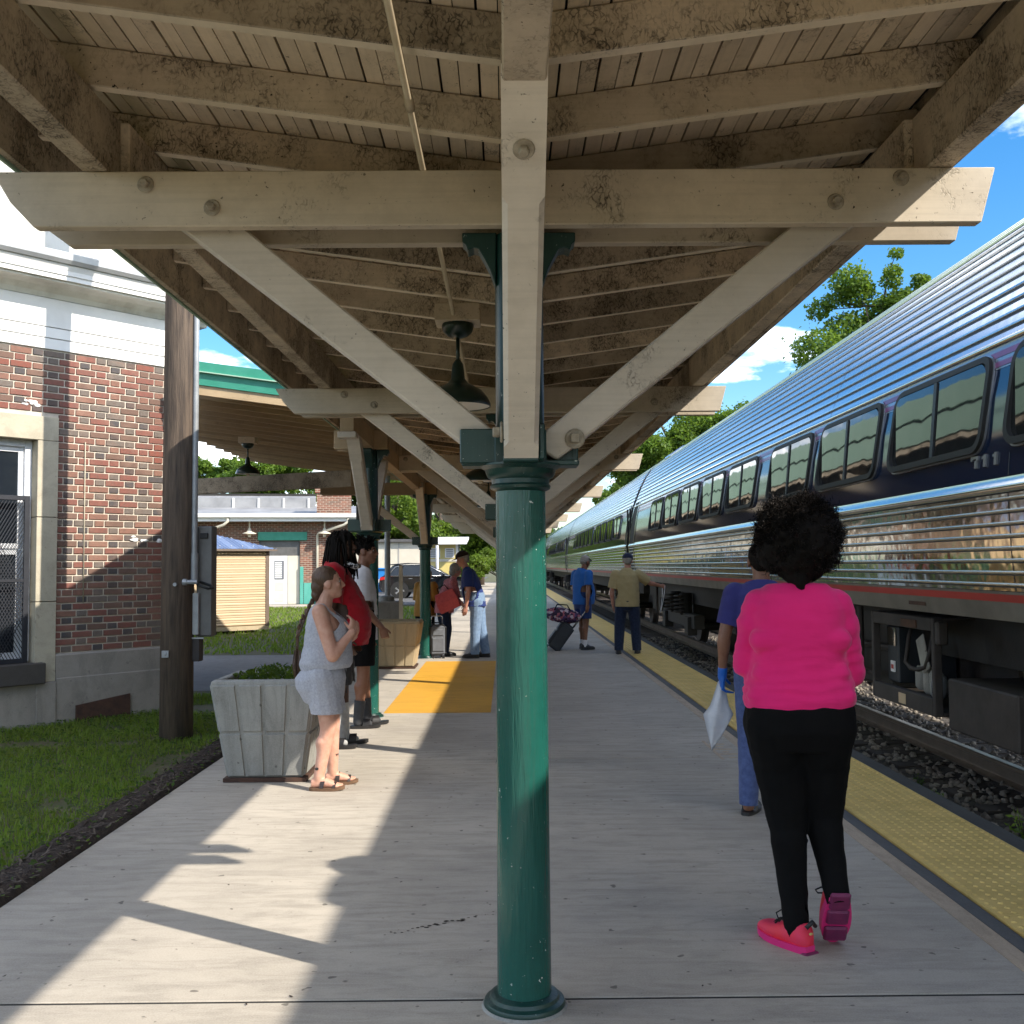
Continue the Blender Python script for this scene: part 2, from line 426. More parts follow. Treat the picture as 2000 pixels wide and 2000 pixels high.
M['ballast'] = pm('ballast_stone', (0.30, 0.26, 0.21), (0.10, 0.085, 0.07), 7, 0.95, 0, 0.6, 50, rand=False)
M['ballast_bed'] = pm('ballast_bed', (0.10, 0.085, 0.07), (0.04, 0.034, 0.03), 22, 0.95, 0, 0.9, 45, bdist=0.03, rand=False)
M['tan_siding'] = pm('tan_metal_siding', (0.55, 0.42, 0.27), (0.50, 0.38, 0.24), 2, 0.5, 0, 0.04)
M['brown_trim'] = pm('brown_trim', (0.16, 0.115, 0.085), None, 5, 0.6)
M['blue_roof'] = pm('shed_roof_metal', (0.20, 0.26, 0.40), (0.17, 0.22, 0.34), 2, 0.35, 0.4, 0.02)
M['whiteroof'] = pm('white_metal_roof', (0.30, 0.30, 0.305), (0.19, 0.19, 0.195), 1.2, 0.5, 0.1, 0.1, 12)
M['cream'] = pm('cream_board', (0.62, 0.57, 0.46), (0.55, 0.5, 0.4), 2, 0.7)
M['yellow'] = pm('yellow_shed_paint', (0.62, 0.50, 0.17), (0.55, 0.45, 0.16), 2, 0.6)
M['teal'] = pm('teal_paint', (0.06, 0.30, 0.24), (0.09, 0.34, 0.28), 3, 0.6)
M['carpaint'] = pm('car_paint_black', (0.010, 0.012, 0.017), None, 2, 0.08, 0.2, 0.0, spec=0.8)
M['alloy'] = metal('alloy_wheel', (0.7, 0.7, 0.7), 0.25)
M['taillight'] = pm('tail_light_red', (0.5, 0.01, 0.01), None, 4, 0.2, 0, 0.0)
M['blue_tin'] = pm('blue_container_paint', (0.02, 0.22, 0.62), None, 2, 0.4)
M['grey_wall'] = pm('grey_cladding', (0.45, 0.42, 0.38), (0.36, 0.34, 0.31), 1.5, 0.7)

def brick_mat(name, stops):
    m, nt, n, l, b = _base(name)
    oi = n.new('ShaderNodeObjectInfo')
    r = n.new('ShaderNodeValToRGB'); r.color_ramp.interpolation = 'CONSTANT'
    els = r.color_ramp.elements
    for i, (p, c) in enumerate(stops):
        e = els[i] if i < 2 else els.new(p)
        e.position = p; e.color = (*c, 1)
    l.new(oi.outputs['Random'], r.inputs[0])
    vec = _coords(nt)
    f = _noise(nt, vec, 30.0, 5.0, 0.7)
    f2 = _noise(nt, vec, 5.0, 3.0, 0.6)
    col = _mix(nt, _mul(nt, _ramp(nt, f, 0.4, 0.7), 0.6), r.outputs['Color'], (0.10, 0.065, 0.05))
    col = _mix(nt, _mul(nt, _ramp(nt, f2, 0.5, 0.8), 0.4), col, (0.30, 0.19, 0.14))
    l.new(col, b.inputs['Base Color'])
    b.inputs['Roughness'].default_value = 0.85
    _bump(nt, b, f, 0.4, 0.004)
    return m
RED, ORG, BRN, GRY, CHR = (0.195, 0.070, 0.052), (0.21, 0.102, 0.072), (0.145, 0.082, 0.06), (0.135, 0.112, 0.095), (0.062, 0.058, 0.06)
M['brick_s'] = brick_mat('brick_stretcher', [(0, RED), (0.28, ORG), (0.52, BRN), (0.74, (0.18, 0.07, 0.052)), (0.88, GRY)])
M['brick_h'] = brick_mat('brick_header', [(0, CHR), (0.34, GRY), (0.6, (0.08, 0.06, 0.055)), (0.74, RED), (0.87, ORG)])

def far_brick(name):
    m, nt, n, l, b = _base(name)
    vec = _coords(nt, (1, 1, 1), False)
    br = n.new('ShaderNodeTexBrick')
    br.inputs['Color1'].default_value = (0.22, 0.075, 0.045, 1)
    br.inputs['Color2'].default_value = (0.10, 0.05, 0.036, 1)
    br.inputs['Mortar'].default_value = (0.36, 0.30, 0.23, 1)
    br.inputs['Scale'].default_value = 1.0
    br.inputs['Brick Width'].default_value = 0.24
    br.inputs['Row Height'].default_value = 0.078
    br.inputs['Mortar Size'].default_value = 0.010
    sw = n.new('ShaderNodeSeparateXYZ'); l.new(vec, sw.inputs[0])
    cb = n.new('ShaderNodeCombineXYZ')
    l.new(sw.outputs['X'], cb.inputs[0]); l.new(sw.outputs['Z'], cb.inputs[1])
    l.new(cb.outputs[0], br.inputs['Vector'])
    l.new(br.outputs['Color'], b.inputs['Base Color'])
    b.inputs['Roughness'].default_value = 0.9
    return m
M['far_brick'] = far_brick('far_brick')
def floral(name):
    m, nt, n, l, b = _base(name)
    vec = _coords(nt, (1, 1, 1), False)
    vo = n.new('ShaderNodeTexVoronoi'); vo.inputs['Scale'].default_value = 22.0
    l.new(vec, vo.inputs['Vector'])
    r = n.new('ShaderNodeValToRGB'); r.color_ramp.interpolation = 'CONSTANT'
    els = r.color_ramp.elements
    for i, (p, c) in enumerate([(0, (0.03, 0.015, 0.04)), (0.35, (0.35, 0.10, 0.13)), (0.55, (0.06, 0.03, 0.09)), (0.72, (0.55, 0.45, 0.5)), (0.88, (0.10, 0.05, 0.16))]):
        e = els[i] if i < 2 else els.new(p)
        e.position = p; e.color = (*c, 1)
    sp = n.new('ShaderNodeSeparateColor'); l.new(vo.outputs['Color'], sp.inputs[0])
    l.new(sp.outputs[0], r.inputs[0])
    l.new(r.outputs['Color'], b.inputs['Base Color'])
    b.inputs['Roughness'].default_value = 0.8
    return m
M['floral'] = floral('floral_fabric')
# people
M['sk_black'] = skin('skin_deep_brown', (0.085, 0.040, 0.024))
M['sk_brown'] = skin('skin_brown', (0.26, 0.125, 0.075))
M['sk_white'] = skin('skin_light', (0.62, 0.355, 0.26))
M['sk_ruddy'] = skin('skin_ruddy', (0.50, 0.25, 0.18))
M['hair_black'] = pm('hair_black', (0.005, 0.004, 0.0035), (0.009, 0.0065, 0.005), 30, 0.8, 0, 0.5, 160, spec=0.15)
M['curl_lit'] = pm('hair_curl_lit', (0.03, 0.019, 0.013), (0.012, 0.008, 0.006), 12, 0.6, 0, 0.0)  # brown curls among the black, painted as hair catching the light
M['hair_brown'] = pm('hair_brown', (0.115, 0.062, 0.034), (0.05, 0.027, 0.015), 40, 0.45, 0, 0.6, 120, (3, 3, 0.4))
M['hair_grey'] = pm('hair_grey', (0.34, 0.31, 0.27), (0.22, 0.2, 0.17), 40, 0.6, 0, 0.5, 120)
M['hair_blond'] = pm('hair_blond', (0.42, 0.33, 0.20), (0.30, 0.22, 0.12), 40, 0.6, 0, 0.5, 120)
M['f_pink'] = fabric('fabric_hot_pink', (0.93, 0.028, 0.21), (0.88, 0.024, 0.19), 6, sheen=0.2, fold=0.25)
M['f_black'] = fabric('fabric_black', (0.0045, 0.0042, 0.0045), (0.006, 0.0058, 0.006), 12, sheen=0.0)
M['f_grey'] = fabric('fabric_heather_grey', (0.47, 0.475, 0.52), (0.31, 0.32, 0.37), 70, lo=0.3, hi=0.7)
M['f_red'] = fabric('fabric_red', (0.40, 0.012, 0.022), (0.35, 0.010, 0.02), 8, fold=0.3)
M['f_white'] = fabric('fabric_white', (0.72, 0.71, 0.74), (0.64, 0.63, 0.66), 6, fold=0.3)
M['f_navytee'] = fabric('fabric_navy_tee', (0.045, 0.045, 0.19), (0.04, 0.04, 0.165), 9, fold=0.2)
M['f_jean'] = fabric('fabric_blue_jean', (0.10, 0.135, 0.29), (0.065, 0.09, 0.21), 30)
M['f_jean_dk'] = fabric('fabric_dark_jean', (0.022, 0.033, 0.07), (0.013, 0.02, 0.045), 30)
M['f_jean_lt'] = fabric('fabric_light_jean', (0.20, 0.29, 0.42), (0.14, 0.21, 0.33), 26)
M['f_navy'] = fabric('fabric_navy_polo', (0.022, 0.040, 0.16), (0.02, 0.036, 0.14), 9, fold=0.2)
M['f_blue'] = fabric('fabric_blue_polo', (0.028, 0.13, 0.42), (0.025, 0.115, 0.37), 9, fold=0.2)
M['f_blueshort'] = fabric('fabric_blue_shorts', (0.03, 0.055, 0.17), None, 9)
M['f_tan'] = fabric('fabric_tan_shirt', (0.42, 0.335, 0.17), (0.37, 0.29, 0.145), 12, fold=0.2)
M['f_rose'] = fabric('fabric_rose_pattern', (0.66, 0.22, 0.22), (0.42, 0.13, 0.14), 40)
M['f_orange'] = fabric('fabric_orange_top', (0.48, 0.24, 0.055), (0.42, 0.20, 0.045), 9)
M['f_coral'] = fabric('fabric_coral_bag', (0.62, 0.12, 0.12), (0.5, 0.09, 0.1), 20)
M['f_sock_grey'] = fabric('sock_grey', (0.06, 0.062, 0.068), None, 20)
M['f_sock_lt'] = fabric('sock_pale_grey', (0.42, 0.42, 0.41), (0.3, 0.3, 0.3), 20)
M['f_shortdk'] = fabric('fabric_dark_shorts', (0.035, 0.032, 0.032), None, 14)
M['glove'] = pm('nitrile_glove_blue', (0.01, 0.13, 0.55), (0.008, 0.11, 0.48), 12, 0.4, 0, 0.1)
M['cloth'] = fabric('white_cloth', (0.72, 0.73, 0.76), (0.62, 0.63, 0.68), 7, fold=0.4)
M['neon'] = pm('shoe_neon_coral', (0.85, 0.03, 0.055), (0.80, 0.035, 0.12), 9, 0.6, 0, 0.15, 300)
M['neon_pink'] = pm('shoe_sole_pink', (0.80, 0.03, 0.22), (0.72, 0.03, 0.2), 9, 0.4, 0, 0.05)
M['sole_dk'] = pm('shoe_sole_dark', (0.20, 0.02, 0.085), (0.14, 0.015, 0.07), 20, 0.6, 0, 0.3)
M['shoe_blk'] = pm('shoe_black', (0.012, 0.011, 0.012), (0.02, 0.019, 0.02), 9, 0.5)
M['shoe_nvy'] = pm('shoe_dark_navy', (0.02, 0.025, 0.035), None, 9, 0.6)
M['sandal'] = pm('sandal_leather', (0.03, 0.02, 0.018), None, 9, 0.5)
M['cork'] = pm('sandal_cork', (0.16, 0.09, 0.05), None, 40, 0.8)
M['eye_w'] = pm('eye_white', (0.6, 0.58, 0.55), None, 4, 0.2, 0, 0.0)
M['eye_d'] = pm('eye_dark', (0.01, 0.008, 0.006), None, 4, 0.1, 0, 0.0)
M['lip'] = pm('lip', (0.30, 0.11, 0.095), None, 10, 0.4, 0, 0.0)
M['case_grey'] = pm('suitcase_grey', (0.14, 0.15, 0.17), None, 12, 0.6)
M['case_dark'] = pm('suitcase_dark', (0.02, 0.025, 0.033), None, 12, 0.55)
M['chrome'] = metal('handle_metal', (0.6, 0.6, 0.6), 0.25)
M['f_bw'] = fabric('scarf_black_white', (0.75, 0.75, 0.78), (0.015, 0.015, 0.02), 30, lo=0.48, hi=0.52)
M['cap_dark'] = fabric('cap_dark', (0.03, 0.02, 0.018), None, 10)
M['cap_navy'] = fabric('cap_navy', (0.025, 0.03, 0.06), None, 10)
# ------------------------------------------------------------------ helpers
class MB:
    """collects shapes, then links them as ONE mesh object"""
    def __init__(s): s.v = []; s.f = []; s.mi = []; s.cur = 0
    def add(s, vs, fs):
        o = len(s.v)
        s.v.extend([tuple(p) for p in vs])
        s.f.extend([tuple(i+o for i in f) for f in fs]); s.mi.extend([s.cur]*len(fs))
        return s
    def box(s, x0, x1, y0, y1, z0, z1):
        vs = [(x0, y0, z0), (x1, y0, z0), (x1, y1, z0), (x0, y1, z0), (x0, y0, z1), (x1, y0, z1), (x1, y1, z1), (x0, y1, z1)]
        return s.add(vs, [(3, 2, 1, 0), (4, 5, 6, 7), (0, 1, 5, 4), (1, 2, 6, 5), (2, 3, 7, 6), (3, 0, 4, 7)])
    def cbox(s, c, sz):
        return s.box(c[0]-sz[0]/2, c[0]+sz[0]/2, c[1]-sz[1]/2, c[1]+sz[1]/2, c[2]-sz[2]/2, c[2]+sz[2]/2)
    def bar(s, p0, p1, w, h, upv=(0, 0, 1)):
        """rectangular bar from p0 to p1: w sideways, h along upv"""
        p0, p1 = V(p0), V(p1)
        d = (p1-p0).normalized(); u = V(upv)
        sd = d.cross(u)
        if sd.length < 1e-6: sd = d.cross(V((1, 0, 0)))
        sd.normalize(); u = sd.cross(d).normalized()
        vs = []
        for p in (p0, p1):
            for a, b in ((-1, -1), (1, -1), (1, 1), (-1, 1)):
                vs.append(p + sd*(a*w/2) + u*(b*h/2))
        return s.add(vs, [(0, 1, 2, 3), (7, 6, 5, 4), (1, 0, 4, 5), (2, 1, 5, 6), (3, 2, 6, 7), (0, 3, 7, 4)])
    def cyl(s, p0, p1, r0, r1=None, n=12, cap=True):
        r1 = r0 if r1 is None else r1
        p0, p1 = V(p0), V(p1)
        d = (p1-p0).normalized()
        a = d.orthogonal().normalized(); b = d.cross(a)
        vs = []
        for p, r in ((p0, r0), (p1, r1)):
            for k in range(n):
                t = 2*math.pi*k/n
                vs.append(p + a*(r*math.cos(t)) + b*(r*math.sin(t)))
        fs = [(k, (k+1) % n, n+(k+1) % n, n+k) for k in range(n)]
        if cap: fs += [tuple(range(n-1, -1, -1)), tuple(range(n, 2*n))]
        return s.add(vs, fs)
    def tube(s, pts, r, n=8):
        """tube along a polyline, r a number or list"""
        pts = [V(p) for p in pts]
        rs = r if isinstance(r, (list, tuple)) else [r]*len(pts)
        o = len(s.v); vs = []; fs = []
        pa = None
        for i, p in enumerate(pts):
            d = (pts[min(i+1, len(pts)-1)]-pts[max(i-1, 0)]).normalized()
            if pa is None: pa = d.orthogonal().normalized()
            a = (pa - d*pa.dot(d))
            a = a.normalized() if a.length > 1e-6 else d.orthogonal().normalized()
            pa = a; b = d.cross(a)
            for k in range(n):
                t = 2*math.pi*k/n
                vs.append(p + a*(rs[i]*math.cos(t)) + b*(rs[i]*math.sin(t)))
        for i in range(len(pts)-1):
            for k in range(n):
                fs.append((i*n+k, i*n+(k+1) % n, (i+1)*n+(k+1) % n, (i+1)*n+k))
        fs.append(tuple(range(n-1, -1, -1))); fs.append(tuple(range((len(pts)-1)*n, len(pts)*n)))
        return s.add(vs, fs)
    def lathe(s, prof, c=(0, 0, 0), n=24, ax='z'):
        vs = []; fs = []
        for r, z in prof:
            for k in range(n):
                t = 2*math.pi*k/n
                x, y = r*math.cos(t), r*math.sin(t)
                p = (x, y, z) if ax == 'z' else ((z, x, y) if ax == 'x' else (x, z, y))
                vs.append((p[0]+c[0], p[1]+c[1], p[2]+c[2]))
        m = len(prof)
        for i in range(m-1):
            for k in range(n):
                fs.append((i*n+k, i*n+(k+1) % n, (i+1)*n+(k+1) % n, (i+1)*n+k))
        fs.append(tuple(range(n-1, -1, -1))); fs.append(tuple(range((m-1)*n, m*n)))
        return s.add(vs, fs)
    def prism(s, poly, a, b, ax='y'):
        """extrude a polygon (2D) from a to b along an axis: ax y -> poly is (x,z); ax x -> (y,z); ax z -> (x,y)"""
        n = len(poly)
        def P(q, t): return (q[0], t, q[1]) if ax == 'y' else ((t, q[0], q[1]) if ax == 'x' else (q[0], q[1], t))
        vs = [P(q, a) for q in poly]+[P(q, b) for q in poly]
        fs = [tuple(range(n-1, -1, -1)), tuple(range(n, 2*n))]+[(k, (k+1) % n, n+(k+1) % n, n+k) for k in range(n)]
        return s.add(vs, fs)
    def ell(s, c, r, nu=12, nv=8, rot=None):
        vs = []; fs = []
        c = V(c)
        for i in range(nv+1):
            ph = math.pi*i/nv
            for k in range(nu):
                t = 2*math.pi*k/nu
                p = V((r[0]*math.sin(ph)*math.cos(t), r[1]*math.sin(ph)*math.sin(t), r[2]*math.cos(ph)))
                if rot is not None: p = rot @ p
                vs.append(c+p)
        for i in range(nv):
            for k in range(nu):
                fs.append((i*nu+k, (i+1)*nu+k, (i+1)*nu+(k+1) % nu, i*nu+(k+1) % nu))
        return s.add(vs, fs)
    def mesh(s, name, mats=None, smooth=False, bevel=0.0, seg=1, merge=False):
        me = bpy.data.meshes.new(name)
        me.from_pydata(s.v, [], s.f)
        for m in ([mats] if not isinstance(mats, (list, tuple)) else mats):
            if m is not None: me.materials.append(m)
        if any(s.mi): me.polygons.foreach_set('material_index', s.mi)
        bm = bmesh.new(); bm.from_mesh(me)
        if merge: bmesh.ops.remove_doubles(bm, verts=bm.verts, dist=1e-5)
        bmesh.ops.recalc_face_normals(bm, faces=bm.faces)
        if bevel:
            es = [e for e in bm.edges if len(e.link_faces) == 2 and e.calc_face_angle(0) > 0.6]
            bmesh.ops.bevel(bm, geom=es, offset=bevel, segments=seg, affect='EDGES', clamp_overlap=True)
        if smooth:
            for f in bm.faces: f.smooth = True
        bm.to_mesh(me); bm.free()
        if smooth == 'auto':
            me.set_sharp_from_angle(angle=R(38))
        me.update()
        return me
    def build(s, name, mats, parent=None, smooth=False, bevel=0.0, loc=None, seg=1, merge=False):
        return link(name, s.mesh(name, mats, smooth, bevel, seg, merge), parent, loc)

def link(name, me, parent=None, loc=None, rz=None):
    o = bpy.data.objects.new(name, me)
    C.objects.link(o)
    if parent is not None: o.parent = parent
    if loc is not None: o.location = loc
    if rz is not None: o.rotation_euler = (0, 0, rz)
    return o

def thing(name, label, cat, loc=(0, 0, 0), rz=0.0, group=None):
    o = bpy.data.objects.new(name, None); C.objects.link(o)
    o.location = loc; o.rotation_euler = (0, 0, rz)
    o.empty_display_size = 0.2
    return tag(o, label, cat, group)

def tag(o, label, cat, group=None):
    o['label'] = label; o['category'] = cat
    if group: o['group'] = group
    return o

def struct(o):
    o['kind'] = 'structure'
    return o

def stuff(o):
    o['kind'] = 'stuff'
    return o

def kids(o): return [c for c in o.children]

def dup(o, parent=None, loc=None, rz=None):
    """a copy of an object with copies of its parts (mesh data shared)"""
    c = o.copy(); C.objects.link(c)
    if parent is not None: c.parent = parent
    if loc is not None: c.location = loc
    if rz is not None: c.rotation_euler = (0, 0, rz)
    for ch in kids(o): dup(ch, c)
    return c

def pymesh(name, v, f, mat=None, smooth=False):
    me = bpy.data.meshes.new(name)
    v = np.asarray(v, dtype=np.float32); f = np.asarray(f, dtype=np.int32)
    n, k = f.shape
    me.vertices.add(len(v)); me.vertices.foreach_set('co', v.ravel())
    me.loops.add(n*k); me.loops.foreach_set('vertex_index', f.ravel())
    me.polygons.add(n); me.polygons.foreach_set('loop_start', np.arange(0, n*k, k, dtype=np.int32))
    me.polygons.foreach_set('loop_total', np.full(n, k, dtype=np.int32))
    if smooth: me.polygons.foreach_set('use_smooth', np.ones(n, dtype=bool))
    if mat: me.materials.append(mat)
    me.update(calc_edges=True); me.validate()
    return me
# ------------------------------------------------------------------ the setting: ground, platform, track
GZ = -0.03
g = MB()
gp = [(-900, GZ), (2.86, GZ), (2.87, -0.62), (7.5, -0.62), (9.5, -0.5), (900, -0.2)]
g.add([(x, yy, z) for x, z in gp for yy in (-300, 1600)], [(2*i, 2*i+2, 2*i+3, 2*i+1) for i in range(len(gp)-1)])
g = g.build('ground', M['soil'])
struct(g)

# concrete platform, slab by slab
platform = thing('platform', 'x', 'platform'); del platform['label'], platform['category']; struct(platform)
JY = [-6.0, -1.0, 3.75, 8.30, 10.88, 14.30, 16.75, 18.0, 20.7, 23.8, 26.9, 32.8, 38.5, 44.5, 50.5, 57, 64, 72, 82, 95]
XL, XT0, XT1 = -2.33, 2.13, 2.735
for a, b_ in zip(JY[:-1], JY[1:]):
    MB().box(XL, XT0-0.012, a+0.010, b_-0.010, -0.25, 0.0).build('slab', M['slab'], platform, bevel=0.0035)
for yj in JY[1:-1]: MB().box(XL+.01, XT0-.02, yj-.0098, yj+.0098, -0.08, -0.004).build('joint', M['joint'], platform)
MB().box(XL+0.02, 2.80, -6, 95, -0.6, -0.26).build('platform_base', M['curb'], platform)
# orange boarding panel painted on the slabs between the columns
for a, b_ in ((10.90, 14.288), (14.312, 16.7)):
    MB().box(-1.30, -0.17, a, b_, 0.0005, 0.004).build('painted_panel', M['orange'], platform)
MB().box(1.945, 2.035, -6, 95, 0.0005, 0.004).build('painted_line', M['tanline'], platform)
MB().box(2.04, XT0-0.014, -6, 95, 0.0004, 0.003).build('asphalt_strip', M['asphalt_strip'], platform)
MB().box(XT1+0.004, 2.90, -6, 95, -0.55, -0.006).build('curb', M['curb'], platform, bevel=0.01)
# worn stencil beside the line: short strokes only
sm = MB()
for k, (yy, ln) in enumerate(((8.25, .05), (8.40, .16), (8.50, .05), (8.62, .15), (8.74, .06), (8.86, .13), (9.0, .05))):
    sm.box(1.80-ln/2, 1.80+ln/2, yy, yy+0.035, 0.0006, 0.0035)
sm.box(1.70, 1.725, 8.2, 9.05, 0.0006, 0.0035)
sm.build('stencil_mark', M['tanline'], platform)

# tactile strip: tiles with truncated domes
def tactile_mesh(dense):
    mb = MB()
    mb.box(XT0, XT1, 0.002, 1.218, -0.05, 0.010)
    if dense:
        nx, ny = 10, 20
        for i in range(nx):
            for j in range(ny):
                x = XT0+0.0302+i*0.0605; y = 0.03+j*0.061
                n = 8
                vs = [(x+0.0135*math.cos(2*math.pi*k/n), y+0.0135*math.sin(2*math.pi*k/n), 0.0098) for k in range(n)]
                vs += [(x+0.0075*math.cos(2*math.pi*k/n), y+0.0075*math.sin(2*math.pi*k/n), 0.0155) for k in range(n)]
                mb.add(vs, [(k, (k+1) % n, n+(k+1) % n, n+k) for k in range(n)]+[tuple(range(n, 2*n))])
    return mb.mesh('tactile_tile', M['tactile'])
t_me, t_far = tactile_mesh(True), tactile_mesh(False)
y = -4.0
while y < 92:
    link('tactile_tile', t_me if y < 34 else t_far, platform, (0, y, 0)); y += 1.22

# a mossy crack by the near column, and bits of litter on the slab
rc = np.random.RandomState(9)
ck = MB(); x, yy = -0.50, 4.42
for k in range(26):
    t = k/25; x = -0.52+0.46*t+rc.normal()*.006; yy = 4.40+0.26*t+rc.normal()*.010
    rr = (0.004+0.006*math.sin(t*3.1)**2)*rc.uniform(.6, 1.2)
    ck.add([(x+rr*1.5*math.cos(a)*rc.uniform(.6, 1.2), yy+rr*math.sin(a)*rc.uniform(.6, 1.2), 0.0016+.0002*(k % 3)) for a in np.linspace(0, 5.5, 7)], [tuple(range(7))])
stuff(ck.build('crack_moss', M['mulch'], platform))
lt = MB()
for k in range(70):
    x, yy = rc.uniform(-2.2, 1.8), 3.4+9*rc.rand()**1.7; a = rc.uniform(0, 3.14); l_ = rc.uniform(.004, .016)*(1 if k > 8 else 1.7); w_ = l_*rc.uniform(.2, .5)
    c_, s_ = math.cos(a), math.sin(a)
    lt.add([(x+c_*p-s_*q, yy+s_*p+c_*q, .002+.003*rc.rand()) for p, q in ((-l_, 0), (0, -w_), (l_, 0), (0, w_))], [(0, 1, 2, 3)])
stuff(lt.build('litter_specks', M['mulch'], platform))
# track
track = thing('track', 'x', 'track'); del track['label'], track['category']; struct(track)
bed = MB()
bed.prism([(2.91, -0.30), (3.15, -0.21), (3.4, -0.165), (5.75, -0.165), (6.6, -0.45), (7.6, -0.5), (7.6, -0.8), (2.91, -0.8)], -12, 160)
bed.build('ballast_bed', M['ballast_bed'], track)
tie_me = MB().box(3.28, 5.88, -0.11, 0.11, -0.30, -0.155).mesh('tie', M['tie'], bevel=0.008)
y = 0.3
while y < 60:
    link('tie', tie_me, track, (0, y, 0)); y += 0.53
def rail_poly(cx):
    pr = [(-.07, -.155), (.07, -.155), (.07, -.143), (.012, -.125), (.012, -.045), (.036, -.03), (.036, -.004), (.028, 0), (-.028, 0), (-.036, -.004), (-.036, -.03), (-.012, -.045), (-.012, -.125), (-.07, -.143)]
    return [(cx+a, b) for a, b in pr]
for cx in (3.86, 5.30):
    MB().prism(rail_poly(cx), -12, 160).build('rail', M['rail'], track)
# loose stones
rs = np.random.RandomState(5)
ico_v = []; bm = bmesh.new(); bmesh.ops.create_icosphere(bm, subdivisions=1, radius=1.0)
ico_v = np.array([v.co[:] for v in bm.verts]); ico_f = np.array([[v.index for v in f.verts] for f in bm.faces]); bm.free()
def stones(n, xr, yr, zfun, smin, smax, name, mat, parent):
    vs = []; fs = []
    for i in range(n):
        x = rs.uniform(*xr); y = yr[0]+(yr[1]-yr[0])*rs.rand()**1.6
        sc = rs.uniform(smin, smax, 3)*np.array([1.2, 1.0, 0.75])
        q = Quaternion(rs.normal(size=4)).normalized().to_matrix()
        p = (ico_v*(1+rs.uniform(-.25, .25, (len(ico_v), 1)))*sc) @ np.array(q).T
        fs.append(ico_f+len(ico_v)*i); vs.append(p+np.array([x, y, zfun(x)]))
    o = link(name, pymesh(name, np.concatenate(vs), np.concatenate(fs), mat), parent)
    return stuff(o)
def bedz(x):
    return np.interp(x, [2.91, 3.15, 3.4, 5.75, 6.6, 7.6], [-.30, -.21, -.165, -.165, -.45, -.5])+0.005
stones(8500, (2.93, 6.6), (3.5, 24), bedz, 0.016, 0.036, 'ballast_stones', M['ballast'], track)

# grass lawns: soil sheet, blades on it
lawn = MB()
lawn.add([(-6.5, -2, 0.0), (-2.56, -2, 0.0), (-2.56, 13.0, 0.0), (-6.5, 13.0, 0.0)], [(0, 1, 2, 3)])
struct(lawn.build('lawn', M['soil']))
struct(MB().add([(-40, 18.2, 0.0), (-2.4, 18.2, 0.0), (-2.4, 39.0, 0.0), (-40, 39.0, 0.0)], [(0, 1, 2, 3)]).build('lawn_beyond_path', M['soil']))
struct(MB().add([(-40, 13.02, 0.0), (-2.35, 13.02, 0.0), (-2.35, 18.18, 0.0), (-40, 18.18, 0.0)], [(0, 1, 2, 3)]).build('path', M['path']))
struct(MB().add([(-60, 41.2, 0.0), (-2.36, 41.2, 0.0), (-2.36, 140, 0.0), (-60, 140, 0.0)], [(0, 1, 2, 3)]).build('parking_lot', M['road']))
struct(MB().box(-40, -6.5, 39.02, 41.18, -0.2, 0.05).build('pavement', M['slab']))

def blades(n, region, hmin, hmax, w, name, mat, lean=0.5, clover=0.0):
    """grass: each blade a bent strip of two quads"""
    x = rs.uniform(region[0], region[1], n); u = rs.rand(n)
    y = region[2]+(region[3]-region[2])*u
    clump = np.array([mnoise.noise(V((a*1.7, b*1.7, 3.0))) for a, b in zip(x, y)])
    h = (hmin+(hmax-hmin)*rs.rand(n))*(0.85+0.5*clump)
    keep = clump > -0.36
    x, y, h = x[keep], y[keep], h[keep]; n = len(x)
    a = rs.uniform(0, 2*np.pi, n); ln = h*lean*rs.rand(n)
    dxx, dyy = np.cos(a), np.sin(a)
    px, py = -dyy*w/2, dxx*w/2
    P = np.zeros((n, 6, 3), np.float32)
    for k, (t, ww) in enumerate(((0, 1.0), (0.55, 0.8), (1.0, 0.12))):
        ox, oy, oz = x+dxx*ln*t*t, y+dyy*ln*t*t, h*t
        P[:, 2*k] = np.stack([ox-px*ww, oy-py*ww, oz], 1)
        P[:, 2*k+1] = np.stack([ox+px*ww, oy+py*ww, oz], 1)
    b0 = (np.arange(n)*6)[:, None]
    F = np.concatenate([b0+np.array([[0, 1, 3, 2]]), b0+np.array([[2, 3, 5, 4]])], 0)
    return stuff(link(name, pymesh(name, P.reshape(-1, 3), F, mat)))
tri = blades(60000, (-5.6, -2.57, 3.2, 12.6), 0.025, 0.065, 0.007, 'grass', M['grass'], 0.9)
blades(24000, (-16, -2.45, 18.25, 38.9), 0.05, 0.11, 0.03, 'grass_beyond_path', M['grass'], 0.9)
# ground cover weeds among the grass
def clover(n, region, name, r0, mat, zz=(0.02, 0.05)):
    x = rs.uniform(region[0], region[1], n); y = rs.uniform(region[2], region[3], n)
    z = rs.uniform(zz[0], zz[1], n); r = r0*rs.uniform(0.6, 1.3, n)
    nrm = rs.normal(size=(n, 3))*0.35+np.array([0, 0, 1]); nrm /= np.linalg.norm(nrm, axis=1)[:, None]
    a = np.cross(nrm, rs.normal(size=(n, 3))); a /= np.linalg.norm(a, axis=1)[:, None]; b = np.cross(nrm, a)
    c = np.stack([x, y, z], 1)
    P = np.stack([c-a*r[:, None], c-b*r[:, None]*0.7, c+a*r[:, None], c+b*r[:, None]*0.7], 1)
    F = (np.arange(n)*4)[:, None]+np.array([[0, 1, 2, 3]])
    return stuff(link(name, pymesh(name, P.reshape(-1, 3), F, mat)))
clover(9000, (-5.4, -2.55, 3.4, 11), 'lawn_weeds', 0.016, M['grass_dk'])

